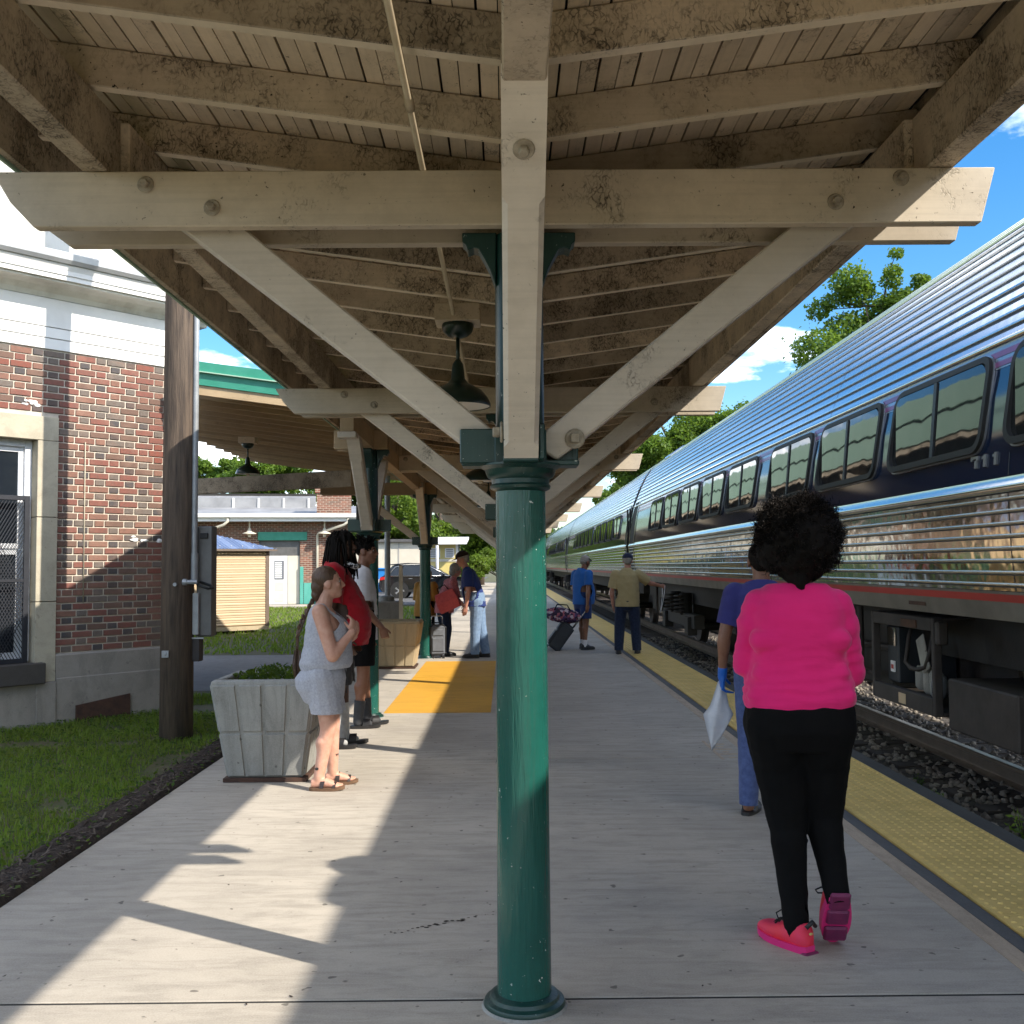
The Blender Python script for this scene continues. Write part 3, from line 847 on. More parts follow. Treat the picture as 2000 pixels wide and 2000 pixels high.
# bare strip of mulch and edging between lawn and platform
mv = []; mf = []
nx, ny = 8, 260
for j in range(ny+1):
    yy = 2.6+10.4*j/ny
    for i in range(nx+1):
        xx = -2.60+0.265*i/nx
        e = abs(i/nx-0.5)*2
        zz = 0.012+0.03*(1-e**3)*(0.6+0.9*mnoise.noise(V((xx*14, yy*14, 0))))+0.012*mnoise.noise(V((xx*60, yy*60, 3)))
        mv.append((xx, yy, zz if 0 < i < nx else -0.02))
for j in range(ny):
    for i in range(nx):
        a = j*(nx+1)+i; mf.append((a, a+1, a+nx+2, a+nx+1))
struct(link('mulch_strip', pymesh('mulch_strip', mv, mf, M['mulch'])))
clover(420, (-2.62, -2.32, 3.2, 9.5), 'edge_weeds', 0.017, M['grass_dk'], (0.01, 0.05))
# chips of bark
cv = []; cf = []
for i in range(1500):
    x, yy = rs.uniform(-2.60, -2.34), rs.uniform(3.2, 11)
    c = np.array([x, yy, rs.uniform(0.02, 0.05)])
    d = rs.normal(size=3); d[2] *= .3; d /= np.linalg.norm(d); l_ = rs.uniform(.008, .03); s2 = np.cross(d, [0, 0, 1]); s2 /= np.linalg.norm(s2)
    w_ = rs.uniform(.003, .008)
    cv += [c-d*l_-s2*w_, c-d*l_+s2*w_, c+d*l_+s2*w_, c+d*l_-s2*w_]; cf.append((4*i, 4*i+1, 4*i+2, 4*i+3))
stuff(link('bark_chips', pymesh('bark_chips', cv, cf, M['bark'])))

# weeds along the track
def weed(x, y, h, n, label, mat):
    vs = []; fs = []
    mb = MB()
    for k in range(n):
        a = rs.uniform(0, 6.28); ln = rs.uniform(.3, 1.0)*h; sp = rs.uniform(.1, .45)*h
        p0 = V((0, 0, -0.02)); p1 = V((math.cos(a)*sp*.4, math.sin(a)*sp*.4, ln*.6)); p2 = V((math.cos(a)*sp, math.sin(a)*sp, ln))
        mb.tube([p0, p1, p2], [.003, .002, .001], 4)
        for q in range(9):
            t = rs.uniform(.25, 1); p = p0.lerp(p2, t); d = V(rs.normal(size=3)).normalized(); s_ = d.orthogonal().normalized()
            l_ = rs.uniform(.02, .05)*h*4
            mb.add([p, p+d*l_*.5+s_*l_*.22, p+d*l_, p+d*l_*.5-s_*l_*.22], [(0, 1, 2, 3)])
    o = mb.build('weed', mat, loc=(x, y, float(bedz(x))))
    return tag(o, label, 'weed', 'weeds by the track')
weed(3.12, 6.25, 0.30, 12, 'tallest bright green weed by the near rail', M['leaf_b'])
weed(3.08, 7.35, 0.17, 9, 'low weed clump below the yellow strip edge', M['leaf_a'])
weed(3.15, 7.9, 0.15, 8, 'small dark weed further along the platform edge', M['leaf_c'])
# ------------------------------------------------------------------ the platform canopy
CX = 0.055
BAYS = [3.70, 8.16, 13.1, 18.3, 23.4, 28.5, 33.6, 38.7]
Y0, Y1 = -4.0, 42.0
ZB0, ZB1 = 2.755, 2.955             # double cross beams
can = thing('platform_canopy', 'long timber butterfly canopy on green iron columns over the platform', 'canopy', (0, 0, 0))

def chamf(mb, p0, p1, w, h, upv, c, t0, t1):
    """square timber with stopped chamfers on its lower two edges"""
    p0, p1 = V(p0), V(p1); d = p1-p0; L = d.length; d.normalize(); u = V(upv); sd = d.cross(u).normalized(); u = sd.cross(d).normalized()
    def ring(t, k):
        p = p0+d*t
        return [p-sd*(w/2-k)-u*h/2, p+sd*(w/2-k)-u*h/2, p+sd*w/2-u*(h/2-k), p+sd*w/2+u*h/2, p-sd*w/2+u*h/2, p-sd*w/2-u*(h/2-k)]
    vs = []
    for t, k in ((0, 1e-4), (t0, 1e-4), (t0+c*1.5, c), (L-t1-c*1.5, c), (L-t1, 1e-4), (L, 1e-4)): vs += ring(t, k)
    fs = []
    for i in range(5):
        for k in range(6): fs.append((i*6+k, i*6+(k+1) % 6, (i+1)*6+(k+1) % 6, (i+1)*6+k))
    fs += [(5, 4, 3, 2, 1, 0), tuple(range(30, 36))]
    return mb.add(vs, fs)

# --- meshes shared by the bays (bay origin = column axis on the ground)
def beam_mesh(seed):
    e = 0.006*seed
    return MB().prism([(-1.715+e, ZB0), (1.645, ZB0), (1.70, ZB1), (-1.865, ZB1), (-1.80, ZB0+0.09)], -0.025, 0.025).mesh('cross_beam', M['wood_beam'], bevel=0.004)
me_beam, me_beam2 = beam_mesh(0), beam_mesh(6)
bolt = MB()
bolt.lathe([(0.027, 0), (0.030, -0.004), (0.027, -0.008), (0.0, -0.008)], n=16, ax='y')
bolt.lathe([(0.0155, -0.008), (0.0155, -0.024), (0.012, -0.028), (0.0, -0.028)], n=6, ax='y')
me_bolt = bolt.mesh('bolt', M['bolt'])
bolt = MB(); bolt.lathe([(0.034, 0), (0.038, -0.005), (0.033, -0.010), (0.0, -0.010)], n=18, ax='y'); bolt.cbox((0, -0.022, 0), (0.032, 0.026, 0.032))
me_bolt_sq = bolt.mesh('bolt', M['bolt'], bevel=0.003)
def brace_mesh(sx):
    mb = MB()
    ln = V((1.285*sx, 0, 2.92))-V((0.155*sx, 0, 1.985))
    d = ln.normalized(); nrm = V((-d.z, 0, d.x)) if sx > 0 else V((d.z, 0, -d.x))
    h = 0.075
    a, b = V((0.155*sx, 0, 1.985)), V((1.285*sx, 0, 2.92))
    lo0, up0, lo1, up1 = a-nrm*h, a+nrm*h, b-nrm*h, b+nrm*h
    # lower end cut square to the bracket (vertical), upper end level
    def at(p, dd, x): return p+dd*((x-p.x)/dd.x)
    xe = 0.13*sx
    q0, q1 = at(lo0, d, xe), at(up0, d, 0.085*sx)
    c = 0.014
    poly = [(q0.x, max(q0.z, 1.925)), (lo1.x, lo1.z), (up1.x, up1.z), (q1.x, q1.z), (0.085*sx, 1.955)]
    return mb.prism(poly, -0.055, 0.055).mesh('brace', M['wood_brace'], bevel=0.007)
me_brL, me_brR = brace_mesh(-1), brace_mesh(1)
st = MB(); chamf(st, (0, -0.165, 1.955), (0, -1.20, 2.83), 0.118, 0.118, (0, 0, 1), 0.016, 0.06, 0.36)
me_strut = st.mesh('strut', M['wood_brace'])
st = MB(); chamf(st, (0, 0.165, 1.955), (0, 1.20, 2.83), 0.118, 0.118, (0, 0, 1), 0.016, 0.06, 0.36)
me_strut_b = st.mesh('strut', M['wood_brace'])
# iron column: base, shaft, capital, bracket
me_base = MB().lathe([(0.142, 0.0), (0.145, 0.012), (0.14, 0.024), (0.124, 0.03), (0.120, 0.042), (0.103, 0.05), (0.0, 0.05)], n=40).mesh('base', M['green_dk'], smooth='auto')
me_grout = MB().lathe([(0.155, -0.004), (0.150, 0.005), (0.146, 0.009), (0.0, 0.009)], n=22).mesh('grout', M['planter'])
me_shaft = MB().lathe([(0.0955, 0.045), (0.0925, 0.9), (0.0895, 1.84), (0.0, 1.84)], n=48).mesh('shaft', M['green'], smooth='auto')
me_cap = MB().lathe([(0.089, 1.815), (0.108, 1.825), (0.110, 1.835), (0.104, 1.842), (0.104, 1.858), (0.118, 1.866), (0.124, 1.878), (0.128, 1.893), (0.15, 1.905), (0.15, 1.912), (0.0, 1.912)], n=40).mesh('capital', M['green_dk'], smooth='auto')
me_upper = MB().lathe([(0.088, 1.91), (0.087, 2.75), (0.0, 2.75)], n=36).mesh('upper_shaft', M['green_dk'], smooth='auto')
bk = MB()
for k in range(4):                      # pinwheel of bolted plates and shelves
    q = Matrix.Rotation(k*math.pi/2, 3, 'Z')
    def T(p): return q @ V(p)
    for (x0, x1, y0, y1, z0, z1) in ((-0.215, -0.07, -0.082, -0.062, 1.912, 2.035), (-0.21, -0.07, -0.062, 0.062, 1.905, 1.925)):
        vs = [T(p) for p in ((x0, y0, z0), (x1, y0, z0), (x1, y1, z0), (x0, y1, z0), (x0, y0, z1), (x1, y0, z1), (x1, y1, z1), (x0, y1, z1))]
        bk.add(vs, [(3, 2, 1, 0), (4, 5, 6, 7), (0, 1, 5, 4), (1, 2, 6, 5), (2, 3, 7, 6), (3, 0, 4, 7)])
bk.box(-0.092, 0.092, -0.092, 0.092, 1.912, 2.03)
me_brk = bk.mesh('bracket', M['green_dk'], bevel=0.004)
cb = MB()
for sx in (-1, 1):                      # scrolled corbels under the cross beam
    pts = [(0.08, 2.755), (0.205, 2.755), (0.205, 2.722), (0.192, 2.712), (0.185, 2.69), (0.165, 2.70), (0.145, 2.695), (0.125, 2.66), (0.105, 2.62), (0.085, 2.56)]
    cb.prism([(sx*a, b) for a, b in pts], -0.045, 0.045)
for sy in (-1, 1):
    cb.prism([(sy*a, b) for a, b in pts], -0.045, 0.045, 'x')
me_corb = cb.mesh('corbel', M['green_dk'], bevel=0.003)

def column(parent, x, y):
    col = link('column', me_shaft, parent, (x, y, 0))
    for nm, me in (('base', me_base), ('grout', me_grout), ('capital', me_cap), ('upper_shaft', me_upper), ('bracket', me_brk), ('corbel', me_corb)):
        link(nm, me, col)
    return col

for i, by in enumerate(BAYS):
    column(can, CX, by)
    f = link('cross_beam', me_beam, can, (CX, by-0.105, 0))
    for bx, bz in ((-1.32, 2.905), (-1.085, 2.82), (1.36, 2.915), (1.125, 2.83)):
        link('bolt', me_bolt, f, (bx, -0.025, bz))
    link('cross_beam', me_beam2, can, (CX, by+0.105, 0))
    b = link('brace', me_brL, can, (CX, by, 0))
    b = link('brace', me_brR, can, (CX, by, 0)); link('bolt', me_bolt_sq, b, (0.195, -0.055, 2.0))
    b = link('strut', me_strut, can, (CX, by, 0))
    bo = link('bolt', me_bolt, b, (0, -1.066, 2.642)); bo.rotation_euler = (R(50), 0, 0)
    link('bolt', me_bolt_sq, b, (-0.062, -0.215, 2.005), R(-90))
    link('strut', me_strut_b, can, (CX, by, 0))

# valley beam and side purlins in lengths that meet over the cross beams
edges = [Y0]+BAYS+[Y1]
for a, b_ in zip(edges[:-1], edges[1:]):
    MB().box(CX-0.056, CX+0.056, a+0.002, b_-0.002, 2.757, 2.995).build('valley_beam', M['wood'], can, bevel=0.005)
    for sx in (-1, 1):
        o = 0.0 if a < 3 else 0.03
        MB().box(CX+sx*(1.505-o)-0.046, CX+sx*(1.505-o)+0.046, a+0.002, b_-0.002, ZB1+0.001, 3.19).build('purlin', M['wood'], can, bevel=0.006)
# rafters in pairs: low at the valley, rising to the eaves
SL = 0.139
def under_edge(me):
    """cleaner, paler paint on the rafter undersides: ground bounce put into the colour"""
    for p_ in me.polygons:
        if p_.normal.z < -0.8: p_.material_index = 1
    return me
def rafter_mesh(sx, seed):
    xe = 1.90 if sx < 0 else 1.60
    x0 = 0.0 if sx > 0 else -0.0
    poly = [(0.001*sx, 2.998), (xe*sx, 2.998+SL*xe), (xe*sx, 3.136+SL*xe), (0.001*sx, 3.136)]
    me = MB().prism(poly, -0.024, 0.024).mesh('rafter', [M['wood'], M['wood_edge_lit']], bevel=0.004)
    return under_edge(me)
raf = {sx: rafter_mesh(sx, 0) for sx in (-1, 1)}
k = -12
while True:
    y = 3.455+0.553*k
    if y > Y1-0.1: break
    if y > Y0+0.1:
        for sx in (-1, 1): link('rafter', raf[sx], can, (CX, y, 0))
    k += 1
# ceiling boards along the canopy
bw = 0.0655
for sx in (-1, 1):
    n = int(1.86/bw) if sx < 0 else int(1.60/bw)
    for j in range(n):
        a = 0.004+j*bw; b_ = a+bw-(0.0085 if j % 2 else 0.0035)
        za, zb = 3.138+SL*a, 3.138+SL*b_
        dz = 0.0012*((j*7) % 3)
        MB().prism([(CX+sx*a, za+dz), (CX+sx*b_, zb+dz), (CX+sx*b_, zb+0.018), (CX+sx*a, za+0.018)], Y0, Y1).build('board', M['wood_board'], can)
    xe = 1.93 if sx < 0 else 1.655
    MB().prism([(CX, 3.165), (CX+sx*xe, 3.165+SL*xe), (CX+sx*xe, 3.215+SL*xe), (CX, 3.215)], Y0-0.03, Y1+0.03).build('roof_sheet', M['roofing'], can)
    # eaves: timber fascia below, two green metal bands outside
    if sx < 0:
        MB().box(CX-1.935, CX-1.905, Y0, Y1, 3.10, 3.46).build('fascia', M['wood'], can)
        xo = CX-1.94
    else:
        MB().box(CX+1.605, CX+1.635, Y0, Y1, 3.03, 3.42).build('fascia', M['wood'], can)
        xo = CX+1.64
    MB().box(min(xo, xo+sx*0.012), max(xo, xo+sx*0.012), Y0, Y1, 3.09, 3.34).build('green_band', M['green_pale'], can)
    MB().box(min(xo, xo+sx*0.03), max(xo, xo+sx*0.03), Y0, Y1, 3.365, 3.60).build('green_band', M['green_pale'], can)
    MB().box(min(xo, xo+sx*0.006), max(xo, xo+sx*0.006), Y0, Y1, 3.338, 3.367).build('drip_groove', M['groove'], can)
# painted conduit that feeds the lamps
MB().tube([(-0.285, Y0, 2.962), (-0.285, Y1-2, 2.962)], 0.0115, 10).build('conduit', M['conduit'], can, smooth=True)
for yy in (3.02, 7.6, 12.4): MB().tube([(-0.285, yy, 2.962), (-0.285, yy+0.08, 2.962)], 0.015, 10).build('conduit_coupling', M['conduit'], can, smooth=True)

# --- hanging lamps
def lamp_meshes(r, stem):
    a = MB().lathe([(0.0, 0), (0.088, 0), (0.092, -0.012), (0.083, -0.045), (0.055, -0.07), (0.018, -0.082), (0.0, -0.082)], n=24).mesh('canopy_cup', M['lamp_green'], smooth='auto')
    b = MB().cyl((0, 0, -0.07), (0, 0, -stem), 0.011, n=10).mesh('stem', M['lamp_green'], smooth=True)
    z = -stem
    sh = [(0.014, z+.03), (0.03, z+0.005), (0.036, z-0.03), (0.040, z-0.08), (0.052, z-0.095), (0.062, z-0.108), (r*.50, z-0.122), (r*.74, z-0.148), (r*.92, z-0.188), (r, z-0.222), (r, z-0.24)]
    c = MB().lathe(sh+[(r-.004, z-0.24)]+[(max(q-.005, 0.01), w_-0.004) for q, w_ in reversed(sh[5:-1])], n=32)
    c = c.mesh('shade', M['lamp_green'], smooth='auto')
    d = MB().lathe([(r-.007, z-0.236), (r*.9, z-0.198), (r*.70, z-0.157), (r*.46, z-0.132), (0.0, z-0.125)], n=32).mesh('reflector', M['lamp_white'], smooth='auto')
    e = MB().lathe([(0.0, z-.27), (0.022, z-.262), (0.032, z-.24), (0.030, z-.215), (0.018, z-.185), (0.015, z-.15), (0.0, z-.15)], n=16).mesh('bulb', M['bulb'], smooth=True)
    return a, b, c, d, e
LM = lamp_meshes(0.185, 0.235)
LG = 'green enamel lamps under the canopies'
def lamp(x, y, z, label, block=True):
    t = thing('pendant_lamp', label, 'lamp', (x, y, z), 0, LG)
    if block: MB().box(-0.125, 0.13, -0.10, 0.10, 0.0, 0.10).build('mounting_block', M['wood_board'], t, bevel=0.004)
    for nm, me in zip(('ceiling_cup', 'stem', 'shade', 'reflector', 'bulb'), LM): link(nm, me, t)
    return t
lamp(-0.265, 5.78, 2.925, 'dark green pendant lamp nearest the front brace, hanging from a square block on the rafters')
lamp(-0.265, 10.95, 2.925, 'small dark pendant lamp far down the canopy, behind the second cross beam')
lamp(-0.265, 16.0, 2.925, 'farthest pendant lamp along the canopy ceiling pipe')

# ------------------------------------------------------------------ side canopy that joins the station
# the platform roof's left slope carried on towards the station, on a second row of columns
sc_ = thing('side_canopy', 'side canopy with green fascia running from the platform roof to the station', 'canopy', (-1.41, 10.6, 0))
def L2(p): return (p[0]+1.41, p[1]-10.6, p[2])
def zs(x): return 2.998+SL*(CX-x)
YF = 11.0
cols = [(-1.41, 10.62), (-1.36, 17.3)]
for (x, y) in cols:
    column(sc_, x+1.41, y-10.6)
    link('strut', me_strut, sc_, (x+1.41, y-10.6, 0)); link('strut', me_strut_b, sc_, (x+1.41, y-10.6, 0))
    if y > 15: link('brace', me_brL, sc_, (x+1.41, y-10.6, 0))
    xa = -1.75 if y > 15 else -0.35
    for (a, b_) in ((-.13, -.08), (.08, .13)):
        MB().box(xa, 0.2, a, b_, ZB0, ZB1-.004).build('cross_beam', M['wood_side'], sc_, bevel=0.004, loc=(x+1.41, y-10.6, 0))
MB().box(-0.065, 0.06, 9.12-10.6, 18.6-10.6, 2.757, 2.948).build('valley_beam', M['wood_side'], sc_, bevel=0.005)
MB().box(-0.085, 0.08, 9.10-10.6, 9.26-10.6, 2.70, 2.755).build('bearing_block', M['wood_brace'], sc_, bevel=0.005)
def xl(y): return max(-5.4, -3.36-0.335*(y-YF))
k = 0
while True:
    y = 3.455+0.553*(14+k); k += 1
    if y > 21.5: break
    if y < YF+.06: continue
    xa, xb = xl(y)+.03, CX-1.955
    MB().prism([(xa+1.41, zs(xa)), (xb+1.41, zs(xb)), (xb+1.41, zs(xb)+.138), (xa+1.41, zs(xa)+.138)], y-10.6-.024, y-10.6+.024).build('rafter', [M['wood_side'], M['wood_edge_lit']], sc_)
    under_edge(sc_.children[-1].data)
for j in range(26):
    x0 = CX-1.95-j*0.13; x1 = x0-0.125
    ya = max(YF, YF+(-3.36-x1)/0.335)
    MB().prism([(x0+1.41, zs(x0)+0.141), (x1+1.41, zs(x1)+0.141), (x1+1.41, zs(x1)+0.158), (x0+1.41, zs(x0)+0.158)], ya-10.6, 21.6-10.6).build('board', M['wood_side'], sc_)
rsh = MB()
ro = [(CX-1.95, YF), (CX-1.95, 21.6), (-5.4, 21.6), (-5.4, 17.0), (-3.36, YF)]
n = len(ro)
rsh.add([L2((x, y, zs(x)+0.162)) for x, y in ro]+[L2((x, y, zs(x)+0.20)) for x, y in ro], [tuple(range(n-1, -1, -1)), tuple(range(n, 2*n))]+[(q, (q+1) % n, n+(q+1) % n, n+q) for q in range(n)])
rsh.build('roof_sheet', M['roofing'], sc_)
# gable-end fascia: timber, then two green bands with a pale drip edge between
xA, xB = -3.36, CX-1.96
def fas(y, o0, o1, t, mat, nm):
    MB().prism([(xA+1.41, zs(xA)+o0), (xB+1.41, zs(xB)+o0), (xB+1.41, zs(xB)+o1), (xA+1.41, zs(xA)+o1)], y-t-10.6, y-10.6).build(nm, mat, sc_)
fas(YF-.002, -.055, .048, .04, M['wood_side'], 'fascia')
fas(YF-.012, .050, .182, .05, M['green_fascia'], 'green_band')
fas(YF-.012, .184, .196, .09, M['green_pale'], 'drip_edge')
fas(YF-.012, .198, .300, .07, M['green_fascia'], 'green_band')
# far cross beam
MB().bar(L2((-5.3, 16.95, 2.88)), L2((-2.3, 15.45, 2.88)), 0.10, 0.25).build('tie_beam', M['wood'], sc_, bevel=0.005)
lamp(-3.98, 15.8, 3.46, 'dark pendant lamp with a bare bulb under the left side canopy', True)
# ------------------------------------------------------------------ the brick station (angled wall)
P0 = V((-4.855, 9.93, 0.0)); WD = V((0.656, 0.754, 0)).normalized(); ang = math.atan2(WD.y, WD.x)
stn = thing('station_building', 'red and dark brick station with white cornice and limestone window surround', 'building', P0, ang)
# local axes: x along the wall (0 at the picture's left edge, 1.9 at the corner), y into the building, z up
SE, SW = 1.90, -2.6
WX0, WX1, WZ0, WZ1 = -0.76, 0.307, 0.63, 2.83      # window opening
SX0, SX1, SZ1 = WX0-0.21, WX1+0.211, 3.07           # limestone surround
BZ0, BZ1 = 0.70, 3.755
wl_ = MB()
wl_.box(SX1, SE, 0.012, 0.35, BZ0, BZ1); wl_.box(SW, SX0, 0.012, 0.35, BZ0, BZ1); wl_.box(SX0, SX1, 0.0125, 0.35, SZ1, BZ1)
wl_.box(SE-0.35, SE-0.012, 0.35, 7.0, BZ0, BZ1)
wl_.build('wall', M['mortar'], stn)
MB().box(SX1+0.001, SE+0.03, -0.035, 0.35, -0.3, 0.46).build('foundation', M['foundation'], stn, bevel=0.008)
MB().prism([(-0.02, 0.461), (0.35, 0.461), (0.35, 0.70), (0.0, 0.70), (-0.02, 0.68)], SX1+0.001, SE+0.018, 'x').build('water_table', M['foundation'], stn)
MB().box(SW, SX1-0.001, -0.04, 0.35, -0.3, 0.425).build('foundation', M['foundation'], stn, bevel=0.008)
MB().box(SX1-0.20, SX1-0.003, -0.055, 0.3, -0.3, 0.43).build('pilaster_foot', M['foundation'], stn, bevel=0.006)
MB().box(SE-0.33, SE+0.02, 0.36, 7.0, -0.3, 0.70).build('foundation', M['foundation'], stn)
# rusty plate over a basement opening
MB().prism([(0.72, -0.12), (1.30, -0.12), (1.30, 0.235), (0.72, 0.17)], -0.06, -0.038).build('vent_plate', M['rust'], stn)
# limestone surround, each stone a piece
for (a, b_, z0, z1) in ((SX0, WX0, 0.64, 1.35), (SX0, WX0, 1.355, 2.10), (SX0, WX0, 2.105, WZ1), (WX1, SX1, 0.43, 1.22), (WX1, SX1, 1.225, 2.06), (WX1, SX1, 2.065, WZ1-0.002), (SX0-0.0, SX1, WZ1, SZ1)):
    MB().box(a+0.001, b_-0.001, -0.022, 0.30, z0+0.001, z1-0.001).build('surround_stone', M['stone'], stn, bevel=0.004)
MB().box(WX0-0.25, WX1+0.075, -0.11, 0.28, 0.425, 0.628).build('window_sill', M['sill'], stn, bevel=0.008)
# window: frame, sashes, panes, security grille
wf = MB()
for (a, b_, z0, z1) in ((WX0, WX0+.07, WZ0, WZ1), (WX1-.07, WX1, WZ0, WZ1), (WX0+.07, WX1-.07, WZ1-.07, WZ1), (WX0+.07, WX1-.07, WZ0, WZ0+.05)):
    wf.box(a, b_, 0.10, 0.22, z0, z1)
win = wf.build('window', M['frame_w'], stn, bevel=0.004)
for (z0, z1, yy) in ((WZ0+.052, 1.74, 0.15), (1.75, WZ1-.072, 0.13)):
    f = MB()
    a, b_ = WX0+.072, WX1-.072
    f.box(a, a+.05, yy, yy+.04, z0, z1); f.box(b_-.05, b_, yy, yy+.04, z0, z1); f.box(a+.05, b_-.05, yy, yy+.04, z1-.05, z1); f.box(a+.05, b_-.05, yy, yy+.04, z0, z0+.05)
    f.box((a+b_)/2-.012, (a+b_)/2+.012, yy, yy+.035, z0+.05, z1-.05)
    f.build('sash', M['frame_w'], win, bevel=0.003)
    MB().box(a+.05, b_-.05, yy+.018, yy+.022, z0+.05, z1-.05).build('pane', M['glass_dk'], win)
gm = MB()
gx0, gx1, gz0, gz1 = WX0+.04, WX1-.045, WZ0+.0, 2.27
for (a, b_, z0, z1) in ((gx0, gx0+.05, gz0, gz1), (gx1-.05, gx1, gz0, gz1), (gx0+.05, gx1-.05, gz1-.045, gz1), (gx0+.05, gx1-.05, gz0, gz0+.045), (gx0+.05, gx1-.05, 1.42, 1.45)):
    gm.box(a, b_, 0.03, 0.055, z0, z1)
gm.build('grille_frame', M['grille'], win, bevel=0.002)
ex = MB()                             # expanded metal: a real lattice of thin strands
step = 0.032; xx = gx1-.045
nst = 14
for dirn in (-1, 1):
    t = -1.2
    while t < 2.4:
        # strand z = z0 + dirn*1.9*(x)
        p = []
        for q in (gx0+.045, gx1-.045):
            p.append((q, 0.042, gz0+t+dirn*1.75*(q-gx0)))
        (xa, _, za), (xb, _, zb) = p
        lo, hi = gz0+.04, gz1-.04
        def clip(xa, za, xb, zb):
            if za == zb: return None
            pts = []
            for (x_, z_) in ((xa, za), (xb, zb)):
                if z_ < lo: x_ = xa+(xb-xa)*(lo-za)/(zb-za); z_ = lo
                elif z_ > hi: x_ = xa+(xb-xa)*(hi-za)/(zb-za); z_ = hi
                pts.append((x_, z_))
            return pts if abs(pts[0][1]-pts[1][1]) > 0.01 and min(xa, xb)-1e-6 <= min(pts[0][0], pts[1][0]) else None
        r_ = clip(xa, za, xb, zb)
        if r_: ex.bar((r_[0][0], 0.042+dirn*.001, r_[0][1]), (r_[1][0], 0.042+dirn*.001, r_[1][1]), 0.007, 0.004, (0, 1, 0))
        t += 0.056
ex.build('grille_mesh', M['grille'], win)
# bricks, Flemish bond
ROW, HB, JN = 0.0708, 0.0565, 0.0150
SBL, HBL = 0.203, 0.098
me_s = MB().box(0, SBL, 0, 0.05, 0, HB).mesh('brick', M['brick_s'], bevel=0.003)
me_h = MB().box(0, HBL, 0, 0.05, 0, HB).mesh('brick', M['brick_h'], bevel=0.003)
spots = []
nrow = int((BZ1-BZ0)/ROW)
for r in range(nrow):
    z = BZ0+0.010+r*ROW
    x = SE-0.004
    seq = r % 2
    nth = 0
    while x > SW:
        L = SBL if seq == 0 else HBL
        kind_ = 's' if seq == 0 else 'h'
        if r % 2 and nth < 2: L = (HBL, 0.046)[nth]; kind_ = 'h'; seq = 1
        nth += 1
        a, b_ = x-L, x
        x = a-JN; seq = 1-seq
        # cut around the surround
        if z < SZ1+0.004:
            if a >= SX1+0.003 or b_ <= SX0-0.003: pass
            elif b_ > SX1+0.02 and a < SX1: a = SX1+0.006
            elif a < SX0-0.02 and b_ > SX0: b_ = SX0-0.006
            else: continue
        spots.append((a, b_, z, kind_))
rest = MB()
def dist(s):
    return abs((s[0]+s[1])/2-0.75)+0.25*abs(s[2]-2.0)
spots.sort(key=dist)
rb = random.Random(3)
for i, (a, b_, z, kd) in enumerate(spots):
    yo = rb.uniform(-0.002, 0.002)
    if i < 300:
        L = SBL if kd == 's' else HBL
        o = link('brick', me_s if kd == 's' else me_h, stn, (a, yo, z))
        if abs((b_-a)-L) > 0.002: o.scale = ((b_-a)/L, 1, 1)
    else:
        rest.box(a, b_, yo, yo+0.05, z, z+HB)
def brick_rest_mat():
    m, nt, n, l, b = _base('brick_mixed')
    ge = n.new('ShaderNodeNewGeometry')
    r = n.new('ShaderNodeValToRGB'); r.color_ramp.interpolation = 'CONSTANT'
    els = r.color_ramp.elements
    for i, (p, c) in enumerate([(0, RED), (0.2, ORG), (0.38, BRN), (0.55, CHR), (0.7, GRY), (0.85, (0.20, 0.06, 0.04))]):
        e = els[i] if i < 2 else els.new(p)
        e.position = p; e.color = (*c, 1)
    l.new(ge.outputs['Random Per Island'], r.inputs[0])
    vec = _coords(nt, (1, 1, 1), False)
    f = _noise(nt, vec, 30.0, 5.0, 0.7)
    l.new(_mix(nt, _mul(nt, _ramp(nt, f, 0.4, 0.7), 0.6), r.outputs['Color'], (0.10, 0.065, 0.05)), b.inputs['Base Color'])
    b.inputs['Roughness'].default_value = 0.85
    _bump(nt, b, f, 0.4, 0.004)
    return m
stuff(rest.build('bricks_beyond', brick_rest_mat(), stn))
# white frieze of boards, cornice, gutter, parapet
for (z0, z1, yo) in ((3.757, 3.865, 0.0), (3.871, 3.975, -0.006), (3.981, 4.27, -0.012)):
    MB().box(SW, SE+0.02-yo, yo-0.012, 0.35, z0, z1).build('frieze_board', M['white'], stn, bevel=0.004)
def cornice(poly, nm, mat, xe):
    MB().prism(poly, SW, xe, 'x').build(nm, mat, stn)
cornice([(0.3, 4.275), (-0.02, 4.275), (-0.05, 4.32), (-0.13, 4.36), (-0.22, 4.375), (-0.30, 4.375), (-0.30, 4.395), (0.3, 4.395)], 'cornice_moulding', M['white_dirty'], SE+0.30)
cornice([(-0.335, 4.397), (-0.335, 4.44), (-0.35, 4.445), (-0.35, 4.49), (-0.37, 4.53), (-0.37, 4.545), (0.3, 4.545), (0.3, 4.397)], 'cornice', M['white'], SE+0.35)
cornice([(-0.40, 4.548), (-0.43, 4.58), (-0.44, 4.64), (-0.42, 4.655), (-0.29, 4.655), (-0.29, 4.548)], 'gutter', M['gutter'], SE+0.38)
MB().box(SW, SE+0.1, -0.285, 3.0, 4.56, 4.60).build('roof_ledge', M['roofing'], stn)
MB().box(SW, SE+0.05, 0.02, 0.35, 4.60, 6.1).build('parapet', M['white_dirty'], stn)
MB().box(SW, SE+0.09, -0.03, 0.40, 6.1, 6.22).build('parapet_cap', M['white'], stn, bevel=0.01)
MB().box(SE-0.3, SE, 0.36, 7.0, 4.60, 6.1).build('parapet', M['white_dirty'], stn)
MB().box(SE-0.33, SE+0.03, 0.36, 7.0, 3.757, 4.55).build('frieze_board', M['white'], stn)
MB().box(SE-0.34, SE+0.05, 0.36, 7.0, 4.4, 4.55).build('cornice', M['white'], stn)
